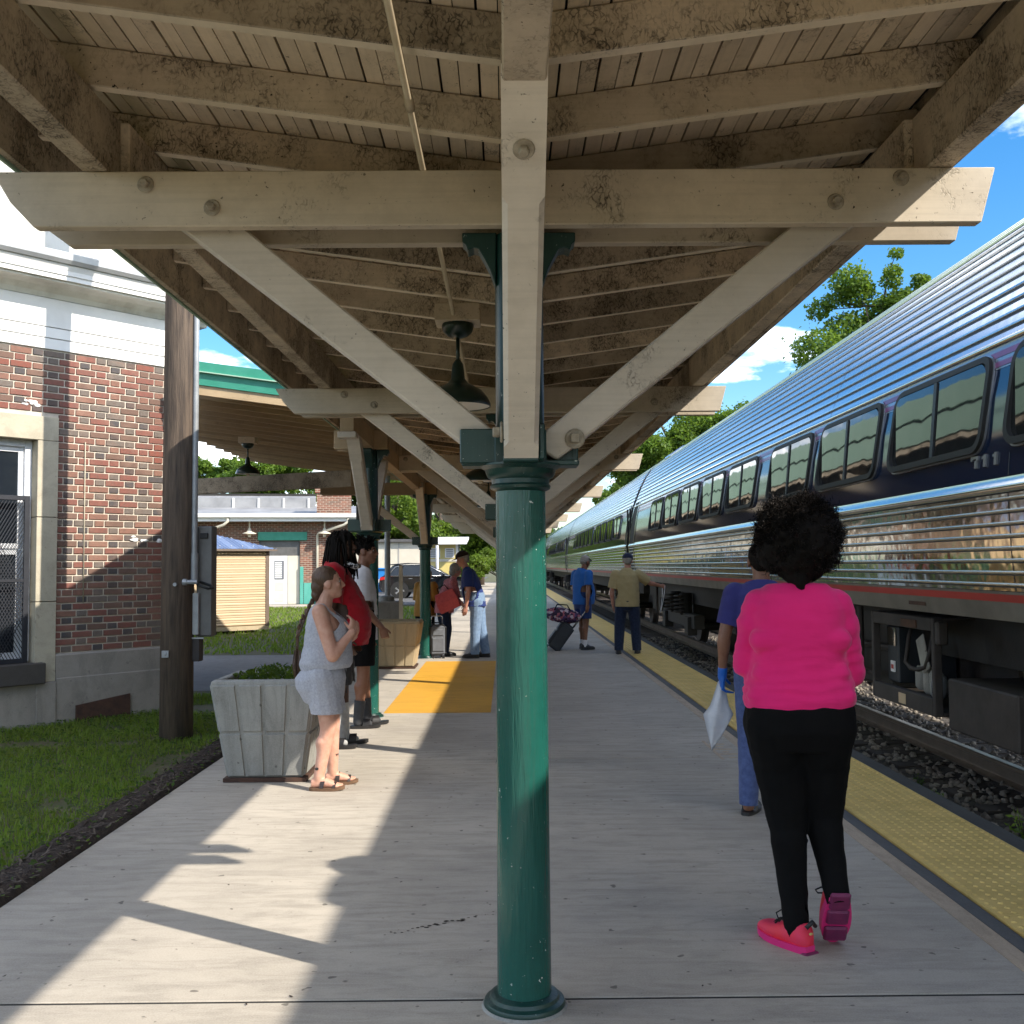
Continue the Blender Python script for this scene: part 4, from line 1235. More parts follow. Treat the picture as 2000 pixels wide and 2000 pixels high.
# small mortar scars and pins
for (x_, z_, w_, h_) in ((0.24, 3.19, .16, .05), (1.42, 1.86, .16, .05), (1.68, 1.84, .07, .025)):
    mb = MB()
    for q in range(9):
        mb.ell((x_+rb.uniform(-w_/2, w_/2), -0.001, z_+rb.uniform(-h_/2, h_/2)), (rb.uniform(.015, .04), .006, rb.uniform(.008, .018)), 8, 5)
    mb.build('mortar_patch', M['white'], stn, smooth=True)
# thin cable on the wall
MB().tube([(0.80, -0.008, 2.85), (0.80, -0.008, 1.2)], 0.006, 6).build('wall_cable', M['stone'], stn, smooth=True)

# ------------------------------------------------------------------ timber utility pole with meter gear
pole = thing('utility_pole', 'weathered brown timber utility pole beside the brick station', 'utility pole', (-2.99, 9.36, 0))
pp = [(0, 0, -0.2), (0.003, 0, 2.0), (0.006, 0, 4.5), (0.01, 0, 7.4)]
MB().tube(pp, [0.148, 0.142, 0.134, 0.125], 28).build('pole', M['pole'], pole, smooth=True)
mb = MB(); mb.cbox((-0.055, -0.152, 0.78), (0.062, 0.012, 0.062)); mb.cyl((-0.055, -0.158, 0.78), (-0.055, -0.168, 0.78), 0.014, n=8)
mb.build('plate', M['galv'], pole, bevel=0.002)
mb = MB(); mb.cyl((0.03, -0.15, 1.40), (0.03, -0.175, 1.40), 0.017, n=8); mb.cyl((0.10, -0.13, 1.42), (0.22, -0.13, 1.42), 0.02, n=8); mb.cyl((0.09, -0.13, 1.42), (0.125, -0.13, 1.42), 0.03, n=8)
mb.build('fitting', M['galv'], pole, smooth='auto')
cd = MB()
cd.tube([(0.160, -0.03, 1.62), (0.165, -0.03, 6.8)], 0.027, 12)
cd.tube([(0.162, -0.03, 1.68), (0.162, -0.03, 1.44), (0.162, -0.03, 1.40)], 0.034, 12)
cd.build('conduit', M['galv'], pole, smooth='auto')
MB().tube([(0.17, -0.05, 1.42), (0.23, -0.12, 1.39), (0.32, -0.14, 1.36), (0.35, -0.10, 1.365), (0.30, 0.0, 1.385), (0.2, 0.02, 1.42)], 0.011, 8).build('cable', M['black'], pole, smooth=True)
mb = MB(); mb.box(0.172, 0.300, 0.03, 0.20, 0.92, 1.93); mb.box(0.166, 0.306, 0.018, 0.03, 0.93, 1.92)
bx_ = mb.build('meter_box', M['boxgrey'], pole, bevel=0.006)
mb = MB(); mb.cbox((0.235, 0.01, 1.84), (0.07, 0.02, 0.05)); mb.build('hasp', M['black'], bx_, bevel=0.003)
MB().box(0.13, 0.20, -0.02, 0.017, 0.94, 1.32).build('junction_box', M['galv'], pole, bevel=0.006)
MB().box(0.14, 0.21, -0.02, 0.10, 0.70, 0.915).build('junction_box', M['under_grey'], pole, bevel=0.006)
MB().box(0.12, 0.25, -0.03, -0.022, 0.905, 0.918).build('strap', M['galv'], pole)
# ------------------------------------------------------------------ the train: round-sided stainless coaches
XS = 2.98
# (inward offset from the widest line, height); the side leans in above the waist, then rolls into the roof
PROF = [(0.075, 1.185), (0.045, 1.30), (0.030, 1.37), (0.010, 1.60), (0.0, 1.95), (0.006, 2.05), (0.030, 2.30), (0.066, 2.56), (0.110, 2.78), (0.150, 2.93), (0.215, 3.12), (0.315, 3.37), (0.46, 3.66), (0.60, 3.86), (0.85, 4.06), (1.15, 4.17), (1.58, 4.21)]
_pz = np.array([p[1] for p in PROF]); _po = np.array([p[0] for p in PROF])
# arc-length parametrisation for the roof, height for the side
_seg = np.r_[0, np.cumsum(np.hypot(np.diff(_po), np.diff(_pz)))]
def at_z(z, out=0.0):
    o = float(np.interp(z, _pz, _po)); o2 = float(np.interp(z+0.01, _pz, _po)); o1 = float(np.interp(z-0.01, _pz, _po))
    t = V((o2-o1, 0.02)).normalized()            # tangent (inward, up)
    n = V((-t.y, t.x))                            # outward normal in (offset, z)
    return o+n.x*out, z+n.y*out
def at_s(s, out=0.0):
    o = float(np.interp(s, _seg, _po)); z = float(np.interp(s, _seg, _pz))
    e = 0.03
    t = V((float(np.interp(s+e, _seg, _po)-np.interp(s-e, _seg, _po)), float(np.interp(s+e, _seg, _pz)-np.interp(s-e, _seg, _pz)))).normalized()
    n = V((-t.y, t.x))
    return o+n.x*out, z+n.y*out
CARL = 25.4

def strip(mb, pts, y0, y1, flip=False, both=True):
    """a skin from profile points (offset, z) between y0 and y1, on both sides of the car"""
    for side in ((0, 1) if both else (0,)):
        vs = []
        for o, z in pts:
            x = o if side == 0 else 3.16-o
            vs += [(x, y0, z), (x, y1, z)]
        n = len(pts)
        mb.add(vs, [(2*i, 2*i+2, 2*i+3, 2*i+1) for i in range(n-1)])
    return mb

def zrange(z0, z1, n, out=0.0): return [at_z(z0+(z1-z0)*i/n, out) for i in range(n+1)]

def make_car(wins, y_ends, bogies, detail):
    car = thing('passenger_coach', 'x', 'train car', (XS, 0, 0))
    y0, y1 = y_ends
    # core body (closed shell under the skins)
    core = MB()
    pts = [(p[0]+0.012, p[1]-0.0) for p in PROF]
    ring = [(o, z) for o, z in pts]+[(3.16-o, z) for o, z in reversed(pts[:-1])]
    core.prism(ring, y0, y1)
    core.build('body', M['groove'], car)
    nar = 6 if detail else 2
    # fluted lower side: bright flats with proud ribs
    strip(MB(), zrange(1.372, 1.955, 10), y0, y1).build('fluted_panel', M['steel'], car, smooth=True)
    nr = 8
    for k in range(nr):
        z = 1.40+k*0.0735
        rb_ = MB()
        pr = [at_z(z, 0.0), at_z(z+0.003, 0.009), at_z(z+0.011, 0.013), at_z(z+0.019, 0.009), at_z(z+0.022, 0.0)]
        strip(rb_, pr, y0+0.01, y1-0.01)
        rb_.build('rib', M['steel_rib'], car, smooth=True)
        gr_ = MB(); strip(gr_, [at_z(z-0.008, 0.0012), at_z(z-0.0005, 0.0012)], y0+.01, y1-.01); gr_.build('groove', M['groove'], car)
    # shoulder moulding above the flutes
    mo = MB(); strip(mo, [at_z(1.962, 0.0), at_z(1.966, 0.018), at_z(1.985, 0.028), at_z(2.005, 0.022), at_z(2.02, 0.008), at_z(2.055, 0.0)], y0, y1)
    mo.build('belt_moulding', M['steel_rib'], car, smooth=True)
    # window band
    wb = MB(); strip(wb, zrange(2.057, 2.745, 8), y0, y1); wb.build('window_band', M['navy'], car, smooth=True)
    lb = MB(); strip(lb, zrange(2.748, 2.905, 3), y0, y1); lb.build('letterboard', M['silver'], car, smooth=True)
    for (a, b_) in ((2.762, 2.797), (2.828, 2.868)):
        s_ = MB(); strip(s_, zrange(a, b_, 1, 0.003), y0, y1); s_.build('stripe', M['purple'], car)
    dr = MB(); strip(dr, [at_z(2.905, 0.0), at_z(2.91, 0.02), at_z(2.935, 0.026), at_z(2.95, 0.0)], y0, y1); dr.build('drip_rail', M['steel_rib'], car, smooth=True)
    # corrugated roof: flats and raised ribs
    s0 = float(np.interp(2.955, _pz, _seg)); s1 = float(_seg[-1])
    rf = MB(); strip(rf, [at_s(s0+(s1-s0)*i/28) for i in range(29)], y0, y1); rf.build('roof', M['steel_roof'], car, smooth=True)
    nrr = 20
    for k in range(nrr):
        s = s0+0.055+k*(s1-s0-0.1)/nrr
        r_ = MB()
        strip(r_, [at_s(s, 0.0), at_s(s+0.003, 0.014), at_s(s+0.014, 0.016), at_s(s+0.017, 0.0)], y0+.02, y1-.02)
        r_.build('roof_rib', M['steel_rib'], car)
        g_ = MB(); strip(g_, [at_s(s-0.016, 0.0015), at_s(s-0.001, 0.0015)], y0+.02, y1-.02)
        g_.build('groove', M['groove'], car)
    # sill and red stripe
    sl = MB(); strip(sl, zrange(1.187, 1.368, 3), y0, y1); sl.build('side_sill', M['train_sill'], car, smooth=True)
    rd = MB(); strip(rd, zrange(1.305, 1.352, 1, 0.003), y0, y1); rd.build('stripe', M['red'], car)
    # windows
    ww, wh, zc = 1.59/2, 0.31, 2.545
    def rr(hw, hh, r, n=5):
        pts = []
        for cx, cz, a0 in ((hw-r, hh-r, 0), (-hw+r, hh-r, 90), (-hw+r, -hh+r, 180), (hw-r, -hh+r, 270)):
            for i in range(n+1):
                a = R(a0+90*i/n); pts.append((cx+r*math.cos(a), cz+r*math.sin(a)))
        return pts
    def onside(py, pz, out):                  # window-plane coordinates on the leaning side
        o, z = at_z(zc+pz, out)
        return (o, py, z)
    fr = MB(); po = rr(ww, wh, 0.13); pi_ = rr(ww-0.042, wh-0.042, 0.095)
    n = len(po)
    vs = [onside(a, b, 0.0) for a, b in po]+[onside(a, b, 0.036) for a, b in po]+[onside(a, b, 0.036) for a, b in pi_]+[onside(a, b, 0.002) for a, b in pi_]
    fr.add(vs, [(k*n+i, k*n+(i+1) % n, (k+1)*n+(i+1) % n, (k+1)*n+i) for k in range(3) for i in range(n)])
    me_fr = fr.mesh('window', M['black'], smooth='auto')
    tr_ = MB(); pq = rr(ww+0.012, wh+0.012, 0.14)
    vs = [onside(a, b, 0.002) for a, b in pq]+[onside(a, b, 0.012) for a, b in pq]+[onside(a, b, 0.012) for a, b in po]
    tr_.add(vs, [(k*n+i, k*n+(i+1) % n, (k+1)*n+(i+1) % n, (k+1)*n+i) for k in range(2) for i in range(n)])
    me_tr = tr_.mesh('trim', M['silver'], smooth='auto')
    hw, hh = ww-0.043, wh-0.043
    def pane(xa, xb):
        mb = MB(); nz = 6
        pts = []
        poly = [p for p in rr(hw, hh, 0.093)]
        # split the rounded outline into two leaves
        sel = [(min(max(a, xa), xb), b) for a, b in poly]
        seen = []; [seen.append(p) for p in sel if p not in seen]
        vs = []
        for a, b in seen:                 # glass stands steeper than the curved side
            o_, z_ = at_z(zc+b, 0.0); oc, _z = at_z(zc, 0.016); vs.append((oc+b*math.tan(R(5.6)), a, z_))
        mb.add(vs, [tuple(range(len(vs)))])
        return mb.mesh('pane', M['train_glass'])
    me_p1, me_p2 = pane(-hw, -0.022), pane(0.022, hw)
    mu = MB()
    oc, _z = at_z(zc, 0.016); tt = math.tan(R(5.6))
    e = []
    for zz in (-hh, hh):
        o_ = oc+zz*tt
        e += [(o_+.001, -.024, zc+zz), (o_-.010, -.024, zc+zz), (o_-.010, .024, zc+zz), (o_+.001, .024, zc+zz)]
    mu.add(e, [(0, 1, 5, 4), (1, 2, 6, 5), (2, 3, 7, 6)])
    me_mu = mu.mesh('mullion', M['grille'])
    for wy in wins:
        w_ = link('window', me_fr, car, (0, wy, 0))
        link('trim', me_tr, w_)
        link('pane', me_p1, w_); link('pane', me_p2, w_); link('mullion', me_mu, w_)
    # underframe
    un = MB(); un.box(0.45, 2.7, y0+.3, y1-.3, 0.82, 1.15); un.build('underframe', M['under'], car)
    # vestibule end and diaphragm
    for yy, d in ((y0, -1), (y1, 1)):
        e = MB()
        e.box(0.95, 2.2, min(yy, yy+d*.22), max(yy, yy+d*.22), 1.2, 3.6)
        e.build('diaphragm', M['black'], car, bevel=0.03)
        c_ = MB(); c_.box(0.02, 0.06, yy-0.035 if d > 0 else yy-.015, yy+.015 if d > 0 else yy+.035, 1.3, 2.9); c_.build('end_post', M['black'], car)
    # sheet joints in the skin
    if detail:
        yj = y0+2.9
        while yj < y1-1.5:
            for (za, zb2) in ((1.375, 1.955), (2.06, 2.20), (2.955, 3.6)):
                j_ = MB(); strip(j_, zrange(za, zb2, 10, .0022), yj-.004, yj+.004, both=False); j_.build('panel_joint', M['groove'], car)
            yj += 3.74
    # dark vestibule ends: door recess and gap plates on both ends
    for ya, yb2 in ((y0, y0+.42), (y1-.95, y1-.08)):
        d_ = MB(); strip(d_, zrange(1.40, 3.0, 12, .006), ya+.02, yb2-.02, both=False); d_.build('vestibule_door', M['black'], car, smooth=True)
        for yy in (ya, yb2):
            e_ = MB(); strip(e_, zrange(1.38, 3.03, 12, .014), yy-.035, yy+.035, both=False); e_.build('door_post', M['steel_rib'], car, smooth=True)
    for yb in bogies:
        bg = MB()
        for cx in (0.34, 2.62):
            bg.box(cx-.09, cx+.09, yb-1.75, yb+1.75, 0.42, 0.66)
            for dy in (-0.55, 0.55):
                bg.cyl((cx-.02, yb+dy, 0.62), (cx-.02, yb+dy, 1.02), 0.115, n=14)
            for dy in (-1.28, 1.28):
                bg.box(cx-.15, cx+.02, yb+dy-.17, yb+dy+.17, 0.30, 0.62)
        bg.box(0.5, 2.5, yb-.3, yb+.3, 0.5, 0.8)
        for dy in (-1.28, 1.28):
            bg.cyl((0.5, yb+dy, 0.455), (2.5, yb+dy, 0.455), 0.08, n=10)
        b_ = bg.build('bogie', M['under'], car, bevel=0.012)
        for dy in (-0.55, 0.55):
            sp = MB()
            for k in range(5): sp.lathe([(0.10, 0.66+k*.07), (0.135, 0.68+k*.07), (0.10, 0.70+k*.07)], (0.22, yb+dy, 0), 14)
            sp.build('spring', M['under_grey'], b_, smooth=True)
        for dy in (-1.28, 1.28):
            for cx in (0.88, 2.32):
                sgn = -1 if cx < 1.5 else 1
                wh_ = MB().lathe([(0.0, -.02*sgn), (0.30, -.02*sgn), (0.36, .0), (0.455, .0), (0.455, -sgn*.10+.1*0), (0.485, -sgn*.11), (0.485, -sgn*.14), (0.10, -sgn*.13), (0, -sgn*.13)], (cx, yb+dy, 0.455), 32, 'x')
                wh_.build('wheel', M['under_grey'], car, smooth='auto')
    return car

W1 = [20.60, 18.73, 16.86, 14.99, 13.12, 10.90, 9.03, 7.16, 5.29, 3.42, 1.55]
LT = 'stainless coaches of the train'
car1 = make_car(W1, (-0.6, 24.75), (3.35, 19.4), True)
car1['label'] = 'nearest stainless coach with wide double windows, equipment bay and red sill stripe'; car1['group'] = LT
# equipment hung below the nearest coach
def under_box(name, y0, y1, z0, z1, x0=0.16, x1=1.3, mat='under_grey', bev=0.012):
    return MB().box(x0, x1, y0, y1, z0, z1).build(name, M[mat], car1, bevel=bev)
eb = MB()
ya, yb, za, zb = 7.50, 8.78, 0.42, 1.14
for (a, b_, c_, d_) in ((ya, ya+.05, za, zb), (yb-.05, yb, za, zb), (ya+.05, yb-.05, za, za+.13), (ya+.05, yb-.05, zb-.10, zb)):
    eb.box(0.14, 0.20, a, b_, c_, d_)
eb.box(0.75, 0.80, ya, yb, za, zb); eb.box(0.2, 0.78, ya, yb, zb-.02, zb); eb.box(0.2, 0.78, ya, yb, za, za+.03)
bay = eb.build('equipment_bay', M['under_grey'], car1, bevel=0.006)
MB().box(0.24, 0.72, 8.44, 8.68, 0.56, 1.02).build('cabinet', M['case_dark'], bay, bevel=0.01)
MB().box(0.228, 0.236, 8.475, 8.645, 0.86, 1.01).build('gloss_plate', M['steel'], bay)
mb = MB(); mb.box(0.225, 0.236, 8.50, 8.58, 0.645, 0.735); mb.build('notice', M['frame_w'], bay)
mb = MB(); mb.box(0.2225, 0.2245, 8.515, 8.565, 0.67, 0.705); mb.build('notice_mark', M['red'], bay)
MB().tube([(0.3, 8.30, 1.03), (0.25, 8.24, 0.95), (0.24, 8.26, 0.83), (0.23, 8.27, 0.75), (0.23, 8.17, 0.71), (0.24, 8.05, 0.71), (0.25, 7.93, 0.74), (0.26, 7.86, 0.86), (0.3, 7.86, 1.05)], 0.017, 8).build('hose', M['under_grey'], bay, smooth=True)
mb = MB(); q = Matrix.Rotation(R(-24), 3, 'X')
vs = [q @ V(p) + V((0.26, 7.99, 0.84)) for p in ((-.01, -.075, -.14), (.01, -.075, -.14), (.01, .075, -.14), (-.01, .075, -.14), (-.01, -.075, .14), (.01, -.075, .14), (.01, .075, .14), (-.01, .075, .14))]
mb.add(vs, [(3, 2, 1, 0), (4, 5, 6, 7), (0, 1, 5, 4), (1, 2, 6, 5), (2, 3, 7, 6), (3, 0, 4, 7)])
mb.build('data_plate', M['planter'], bay, bevel=0.012)
mb = MB()
for (yy, z0, z1, r_) in ((8.16, .57, .70, .055), (8.02, .55, .70, .05), (7.90, .54, .69, .05)): mb.lathe([(r_*.6, z0-.03), (r_, z0), (r_, z1), (r_*.7, z1+.03), (0, z1+.03)], (0.32, yy, 0), 14)
mb.build('air_valve', M['planter'], bay, smooth='auto')
MB().lathe([(.03, .52), (.06, .56), (.065, .64), (.05, .69), (0, .70)], (0.29, 7.76, 0), 14).build('air_filter', M['silver'], bay, smooth=True)
mb = MB(); mb.box(0.135, 0.139, 8.05, 8.19, 0.44, 0.52); mb.build('marker', M['tan_siding'], bay)
mb = MB(); mb.box(0.13, 0.139, 7.80, 8.10, 1.05, 1.11); mb.build('marker', M['rust'], bay)
under_box('battery_box', 6.35, 7.35, 0.36, 0.72, 0.17, 1.2)
under_box('tank', 6.30, 7.45, 0.76, 1.10, 0.75, 1.4, 'under')
under_box('hanger', 7.38, 7.44, 0.95, 1.12, 0.12, 0.2)
under_box('air_tank', 5.0, 6.15, 0.34, 1.0, 0.3, 1.2)
under_box('equipment_box', 9.4, 12.2, 0.40, 1.05, 0.55, 1.5, 'under')
under_box('equipment_box', 12.8, 15.6, 0.5, 1.1, 0.4, 1.5, 'under')
under_box('equipment_box', 23.1, 24.3, 0.5, 1.1, 0.5, 1.5, 'under')
mb = MB()
for yy in (9.5, 10.2, 11.4, 13.6, 15.2, 22.3): mb.cyl((0.3, yy, 0.5), (0.3, yy, 1.15), 0.03, n=8)
mb.build('hanger_rod', M['under_grey'], car1, smooth='auto')
MB().tube([(0.4, 8.9, 0.8), (0.4, 15.8, 0.72)], 0.03, 8).build('pipe', M['under_grey'], car1, smooth='auto')
MB().tube([(0.35, 9.2, 0.55), (0.35, 12.5, 0.62)], 0.02, 8).build('pipe', M['under_grey'], car1, smooth='auto')
# raised car numerals under the window (read as 71 1 in the photograph)
ch = MB()
def num_bar(y0, y1, z0, z1):
    o0, _ = at_z(2.14+z0, 0.012); o1, _ = at_z(2.14+z1, 0.012)
    ch.add([(o0, y0, 2.14+z0), (o0, y1, 2.14+z0), (o1, y1, 2.14+z1), (o1, y0, 2.14+z1), (o0+.012, y0, 2.14+z0), (o0+.012, y1, 2.14+z0), (o1+.012, y1, 2.14+z1), (o1+.012, y0, 2.14+z1)], [(0, 1, 2, 3), (0, 4, 5, 1), (2, 6, 7, 3), (1, 5, 6, 2), (0, 3, 7, 4)])
for yb, gl in ((6.48, '7'), (6.34, '1'), (6.20, '1')):
    ch = MB()
    if gl == '7':
        num_bar(yb-.05, yb+.05, .062, .078); num_bar(yb+.035, yb+.05, .048, .062); num_bar(yb-.05, yb-.025, .05, .062); num_bar(yb-.035, yb-.005, .0, .05)
    else:
        num_bar(yb-.016, yb+.016, .0, .078); num_bar(yb+.016, yb+.036, .052, .068)
    ch.build('numeral', M['silver'], car1)
# faded red tag and roof hatch on the nearest coach
o_, z_ = at_z(1.245, 0.004)
MB().box(o_-.003, o_+.002, 7.42, 7.72, 1.235, 1.262).build('tag_strip', M['rust'], car1)
rh = MB(); rh.prism([(0.50, 3.66), (0.475, 3.82), (0.55, 3.93), (0.75, 4.06), (0.8, 3.9)], 2.18, 2.55); rh.build('roof_hatch', M['steel_roof'], car1, bevel=0.02)
rh = MB(); rh.prism([(0.62, 3.8), (0.60, 3.93), (0.9, 4.13), (1.2, 4.2), (1.2, 3.9)], 22.2, 22.9); rh.build('roof_hatch', M['steel_roof'], car1, bevel=0.02)

W2 = [27.9+1.95*k for k in range(4)]+[36.6+1.95*k for k in range(5)]
car2 = make_car(W2, (25.25, 50.6), (28.6, 47.2), False)
car2['label'] = 'second coach of the train, past the black vestibule gap'; car2['group'] = LT
lab = {1: 'third coach of the train, small beyond the man in the blue polo', 2: 'last coach in sight, a sliver beside the green column'}
for k in (1, 2):
    c_ = dup(car2, None, (XS, 25.85*k, 0)); c_['label'] = lab[k]
# ------------------------------------------------------------------ planters
def planter(x, y, mat, label, wt=0.78, wb=0.60, h=0.74, rz=0.0, plants=True, seed=1):
    t = thing('concrete_planter', label, 'planter', (x, y, 0), rz, 'concrete planters by the platform')
    mb = MB()
    t0, b0 = wt/2, wb/2
    th = 0.07
    def ring(s, z): return [(-s, -s, z), (s, -s, z), (s, s, z), (-s, s, z)]
    vs = ring(b0, 0.03)+ring(t0, h-0.02)+ring(t0-0.012, h)+ring(t0-th, h)+ring(t0-th-0.02, h-0.13)
    fs = [(3, 2, 1, 0)]
    for i in range(4):
        for k in range(4): fs.append((i*4+k, i*4+(k+1) % 4, (i+1)*4+(k+1) % 4, (i+1)*4+k))
    mb.add(vs, fs)
    mb.build('box', M[mat], t, bevel=0.008)
    so = MB(); s = t0-th-0.012; so.add([(-s, -s, h-0.09), (s, -s, h-0.09), (s, s, h-0.09), (-s, s, h-0.09)], [(0, 1, 2, 3)]); so.build('soil', M['mulch'], t)
    # upright ribs on each face: proud panels between grooves
    q = 4
    for k in range(4):
        rot = Matrix.Rotation(k*math.pi/2, 3, 'Z')
        for i in range(q):
            u0, u1 = -1+2*i/q+0.035, -1+2*(i+1)/q-0.035
            pn = MB(); o = 0.012
            for (za, zb) in ((0.035, h*0.48), (h*0.48+0.006, h-0.03)):
                def P(u, z, out):
                    f = (z-0.03)/(h-0.05); w_ = b0+(t0-b0)*f
                    return rot @ V((u*w_, -w_-out, z))
                c = 0.012
                vs = [P(u0, za, -.004), P(u1, za, -.004), P(u1, zb, -.004), P(u0, zb, -.004), P(u0+c, za+c, o), P(u1-c, za+c, o), P(u1-c, zb-c, o), P(u0+c, zb-c, o)]
                pn.add(vs, [(4, 5, 6, 7), (0, 1, 5, 4), (1, 2, 6, 5), (2, 3, 7, 6), (3, 0, 4, 7)])
            pn.build('panel', M[mat], t)
    MB().box(-b0-.03, b0+.03, -b0-.03, b0+.03, 0.003, 0.03).build('skid', M['rust'], t)
    if plants:
        rp = np.random.RandomState(seed)
        n = 900
        vs = []; fs = []
        for i in range(n):
            bx, by = rp.uniform(-s+.05, s-.05, 2); hh = rp.uniform(.02, .13)*(1.2-abs(bx)/s*.5)
            c = np.array([bx+rp.normal()*.03, by+rp.normal()*.03, h-0.09+hh])
            d = rp.normal(size=3); d[2] = abs(d[2])*.8+.2; d /= np.linalg.norm(d); sd = np.cross(d, rp.normal(size=3)); sd /= np.linalg.norm(sd)
            l_ = rp.uniform(.02, .045); w_ = l_*.32
            nn = np.cross(d, sd)
            vs += [c, c+d*l_*.5+sd*w_+nn*.004, c+d*l_, c+d*l_*.5-sd*w_+nn*.004]; fs.append((4*i, 4*i+1, 4*i+2, 4*i+3))
        mb = MB()
        p = link('bedding_plant', pymesh('bedding_plant', vs, fs, M['leaf_c']), None, (x, y, 0), rz)
        tag(p, 'low dark green bedding plants filling the grey planter beside the woman', 'plant')
    return t
planter(-1.75, 7.78, 'planter', 'grey ribbed concrete planter with plants, nearest, behind the woman in grey', 0.75, 0.54)
planter(-1.68, 15.85, 'planter_tan', 'tan ribbed concrete planter beside the green column, with no plants showing', 0.74, 0.54, 0.72, 0, False)
planter(-1.83, 19.35, 'planter', 'small pale planter behind the tan one, by the grass', 0.60, 0.46, 0.44, 0, False)

# concrete block with a tall grey steel pole, and a short post
t = thing('street_pole', 'tall grey steel pole standing in a square mossy concrete block', 'pole', (-2.36, 20.3, 0))
MB().box(-.30, .30, -.30, .30, 0, 0.86).build('block', M['foundation'], t, bevel=0.02)
MB().lathe([(0.16, .86), (0.15, .95), (0.10, .97), (0, .97)], n=16).build('footing', M['planter'], t, smooth='auto')
MB().cyl((0.02, 0, .9), (0.02, 0, 5.2), 0.058, 0.05, n=16).build('pole', M['galv'], t, smooth='auto')
MB().box(-.6, -0.05, -.02, .02, 2.35, 2.75).build('sign_back', M['boxgrey'], t, bevel=0.004)
t = thing('sign_post', 'short bare metal post behind the tan planter', 'post', (-1.70, 16.6, 0))
MB().prism([(-.03, 0), (.03, 0), (.03, .012), (.01, .012), (.01, .03), (-.01, .03), (-.01, .012), (-.03, .012)], 0, 1.56, 'z').build('post', M['cream'], t)
t = thing('utility_pole', 'slim pale pole far off among the trees', 'utility pole', (-7.2, 62, 0))
MB().cyl((0, 0, 0), (0, 0, 9.0), 0.14, 0.10, n=12).build('pole', M['planter'], t, smooth='auto')
MB().bar((-1, 0, 8.2), (1, 0, 8.2), .1, .12).build('crossarm', M['planter'], t)

# ------------------------------------------------------------------ tan shed
A, B = V((-5.70, 24.6, 0)), V((-7.95, 22.75, 0))
d = (A-B).normalized()
sh = thing('garden_shed', 'tan metal shed with blue-grey hipped roof standing on skids', 'shed', A, math.atan2(d.y, d.x))
SLn, SDp, Z0, Z1 = 3.6, 2.6, 0.17, 1.98
MB().box(-SLn, 0, 0.012, SDp, Z0, Z1).build('wall', M['tan_siding'], sh)
for k in range(15):                      # lapped siding
    z = Z0+0.02+k*(Z1-Z0-.04)/15; hh = (Z1-Z0-.04)/15
    MB().prism([(-0.004, z), (-0.020, z+0.004), (-0.020, z+hh*.30), (-0.003, z+hh*.46), (-0.016, z+hh*.62), (-0.016, z+hh*.90), (0.0, z+hh-.002), (0.02, z+hh-.002), (0.02, z)], -SLn+.03, -.07, 'x').build('siding', M['tan_siding'], sh)
MB().box(-.065, .025, -.03, .06, Z0-.02, Z1).build('corner_trim', M['brown_trim'], sh)
MB().box(-SLn-.01, .02, -.028, SDp, Z0-.10, Z0-.002).build('sill', M['planter_tan'], sh)
for xx in (-.5, -1.8, -3.2): MB().box(xx-.15, xx+.15, .1, SDp-.1, -0.02, Z0-.10).build('skid', M['brown_trim'], sh)
# corrugated hipped roof
rf = MB(); n = 90
def corr(i): return 0.012*math.sin(i*math.pi/1.0)
e = 0.16
ridge = 2.46
L_ = SLn+2*e
vs = []; fs = []
for i in range(n+1):
    u = i/n; x = e-u*L_
    top = min(1.0, min((e-x)/1.45, (x+SLn+e)/1.45)); top = max(0.001, top)
    dz = 0.011*math.cos(i*math.pi*0.9)
    vs += [(x, -e, Z1+.0+dz), (x, -e+(SDp/2+e)*top, Z1+(ridge-Z1)*top+dz)]
for i in range(n): fs.append((2*i, 2*i+2, 2*i+3, 2*i+1))
rf.add(vs, fs)
rf.add([(e, -e, Z1), (e, SDp+e, Z1), (e-1.45, SDp/2, ridge)], [(0, 1, 2)])
rf.add([(e, SDp+e, Z1), (-SLn-e, SDp+e, Z1), (-SLn-e+1.45, SDp/2, ridge), (e-1.45, SDp/2, ridge)], [(0, 1, 2, 3)])
rf.build('roof', M['blue_roof'], sh)
MB().box(-SLn-e, e, -e-.006, -e+.006, Z1-.05, Z1-.006).build('eave', M['brown_trim'], sh)
sc = MB()
for zz in (0.12, 0.55):
    for k in range(13):
        x = e-0.25-k*.28
        if (e-x)/1.45 > zz: sc.cbox((x, -e+(SDp/2+e)*zz, Z1+(ridge-Z1)*zz+.014), (.02, .02, .012))
stuff(sc.build('roof_screws', M['white'], sh))

# ------------------------------------------------------------------ brick freight house beyond
FA, FB = V((-12.4, 40.9, 0)), V((-6.35, 41.9, 0))
fd = (FB-FA).normalized()
fh = thing('freight_house', 'long low brick freight house with white gutter, pale roof and green door header', 'building', FA, math.atan2(fd.y, fd.x))
FL = (FB-FA).length
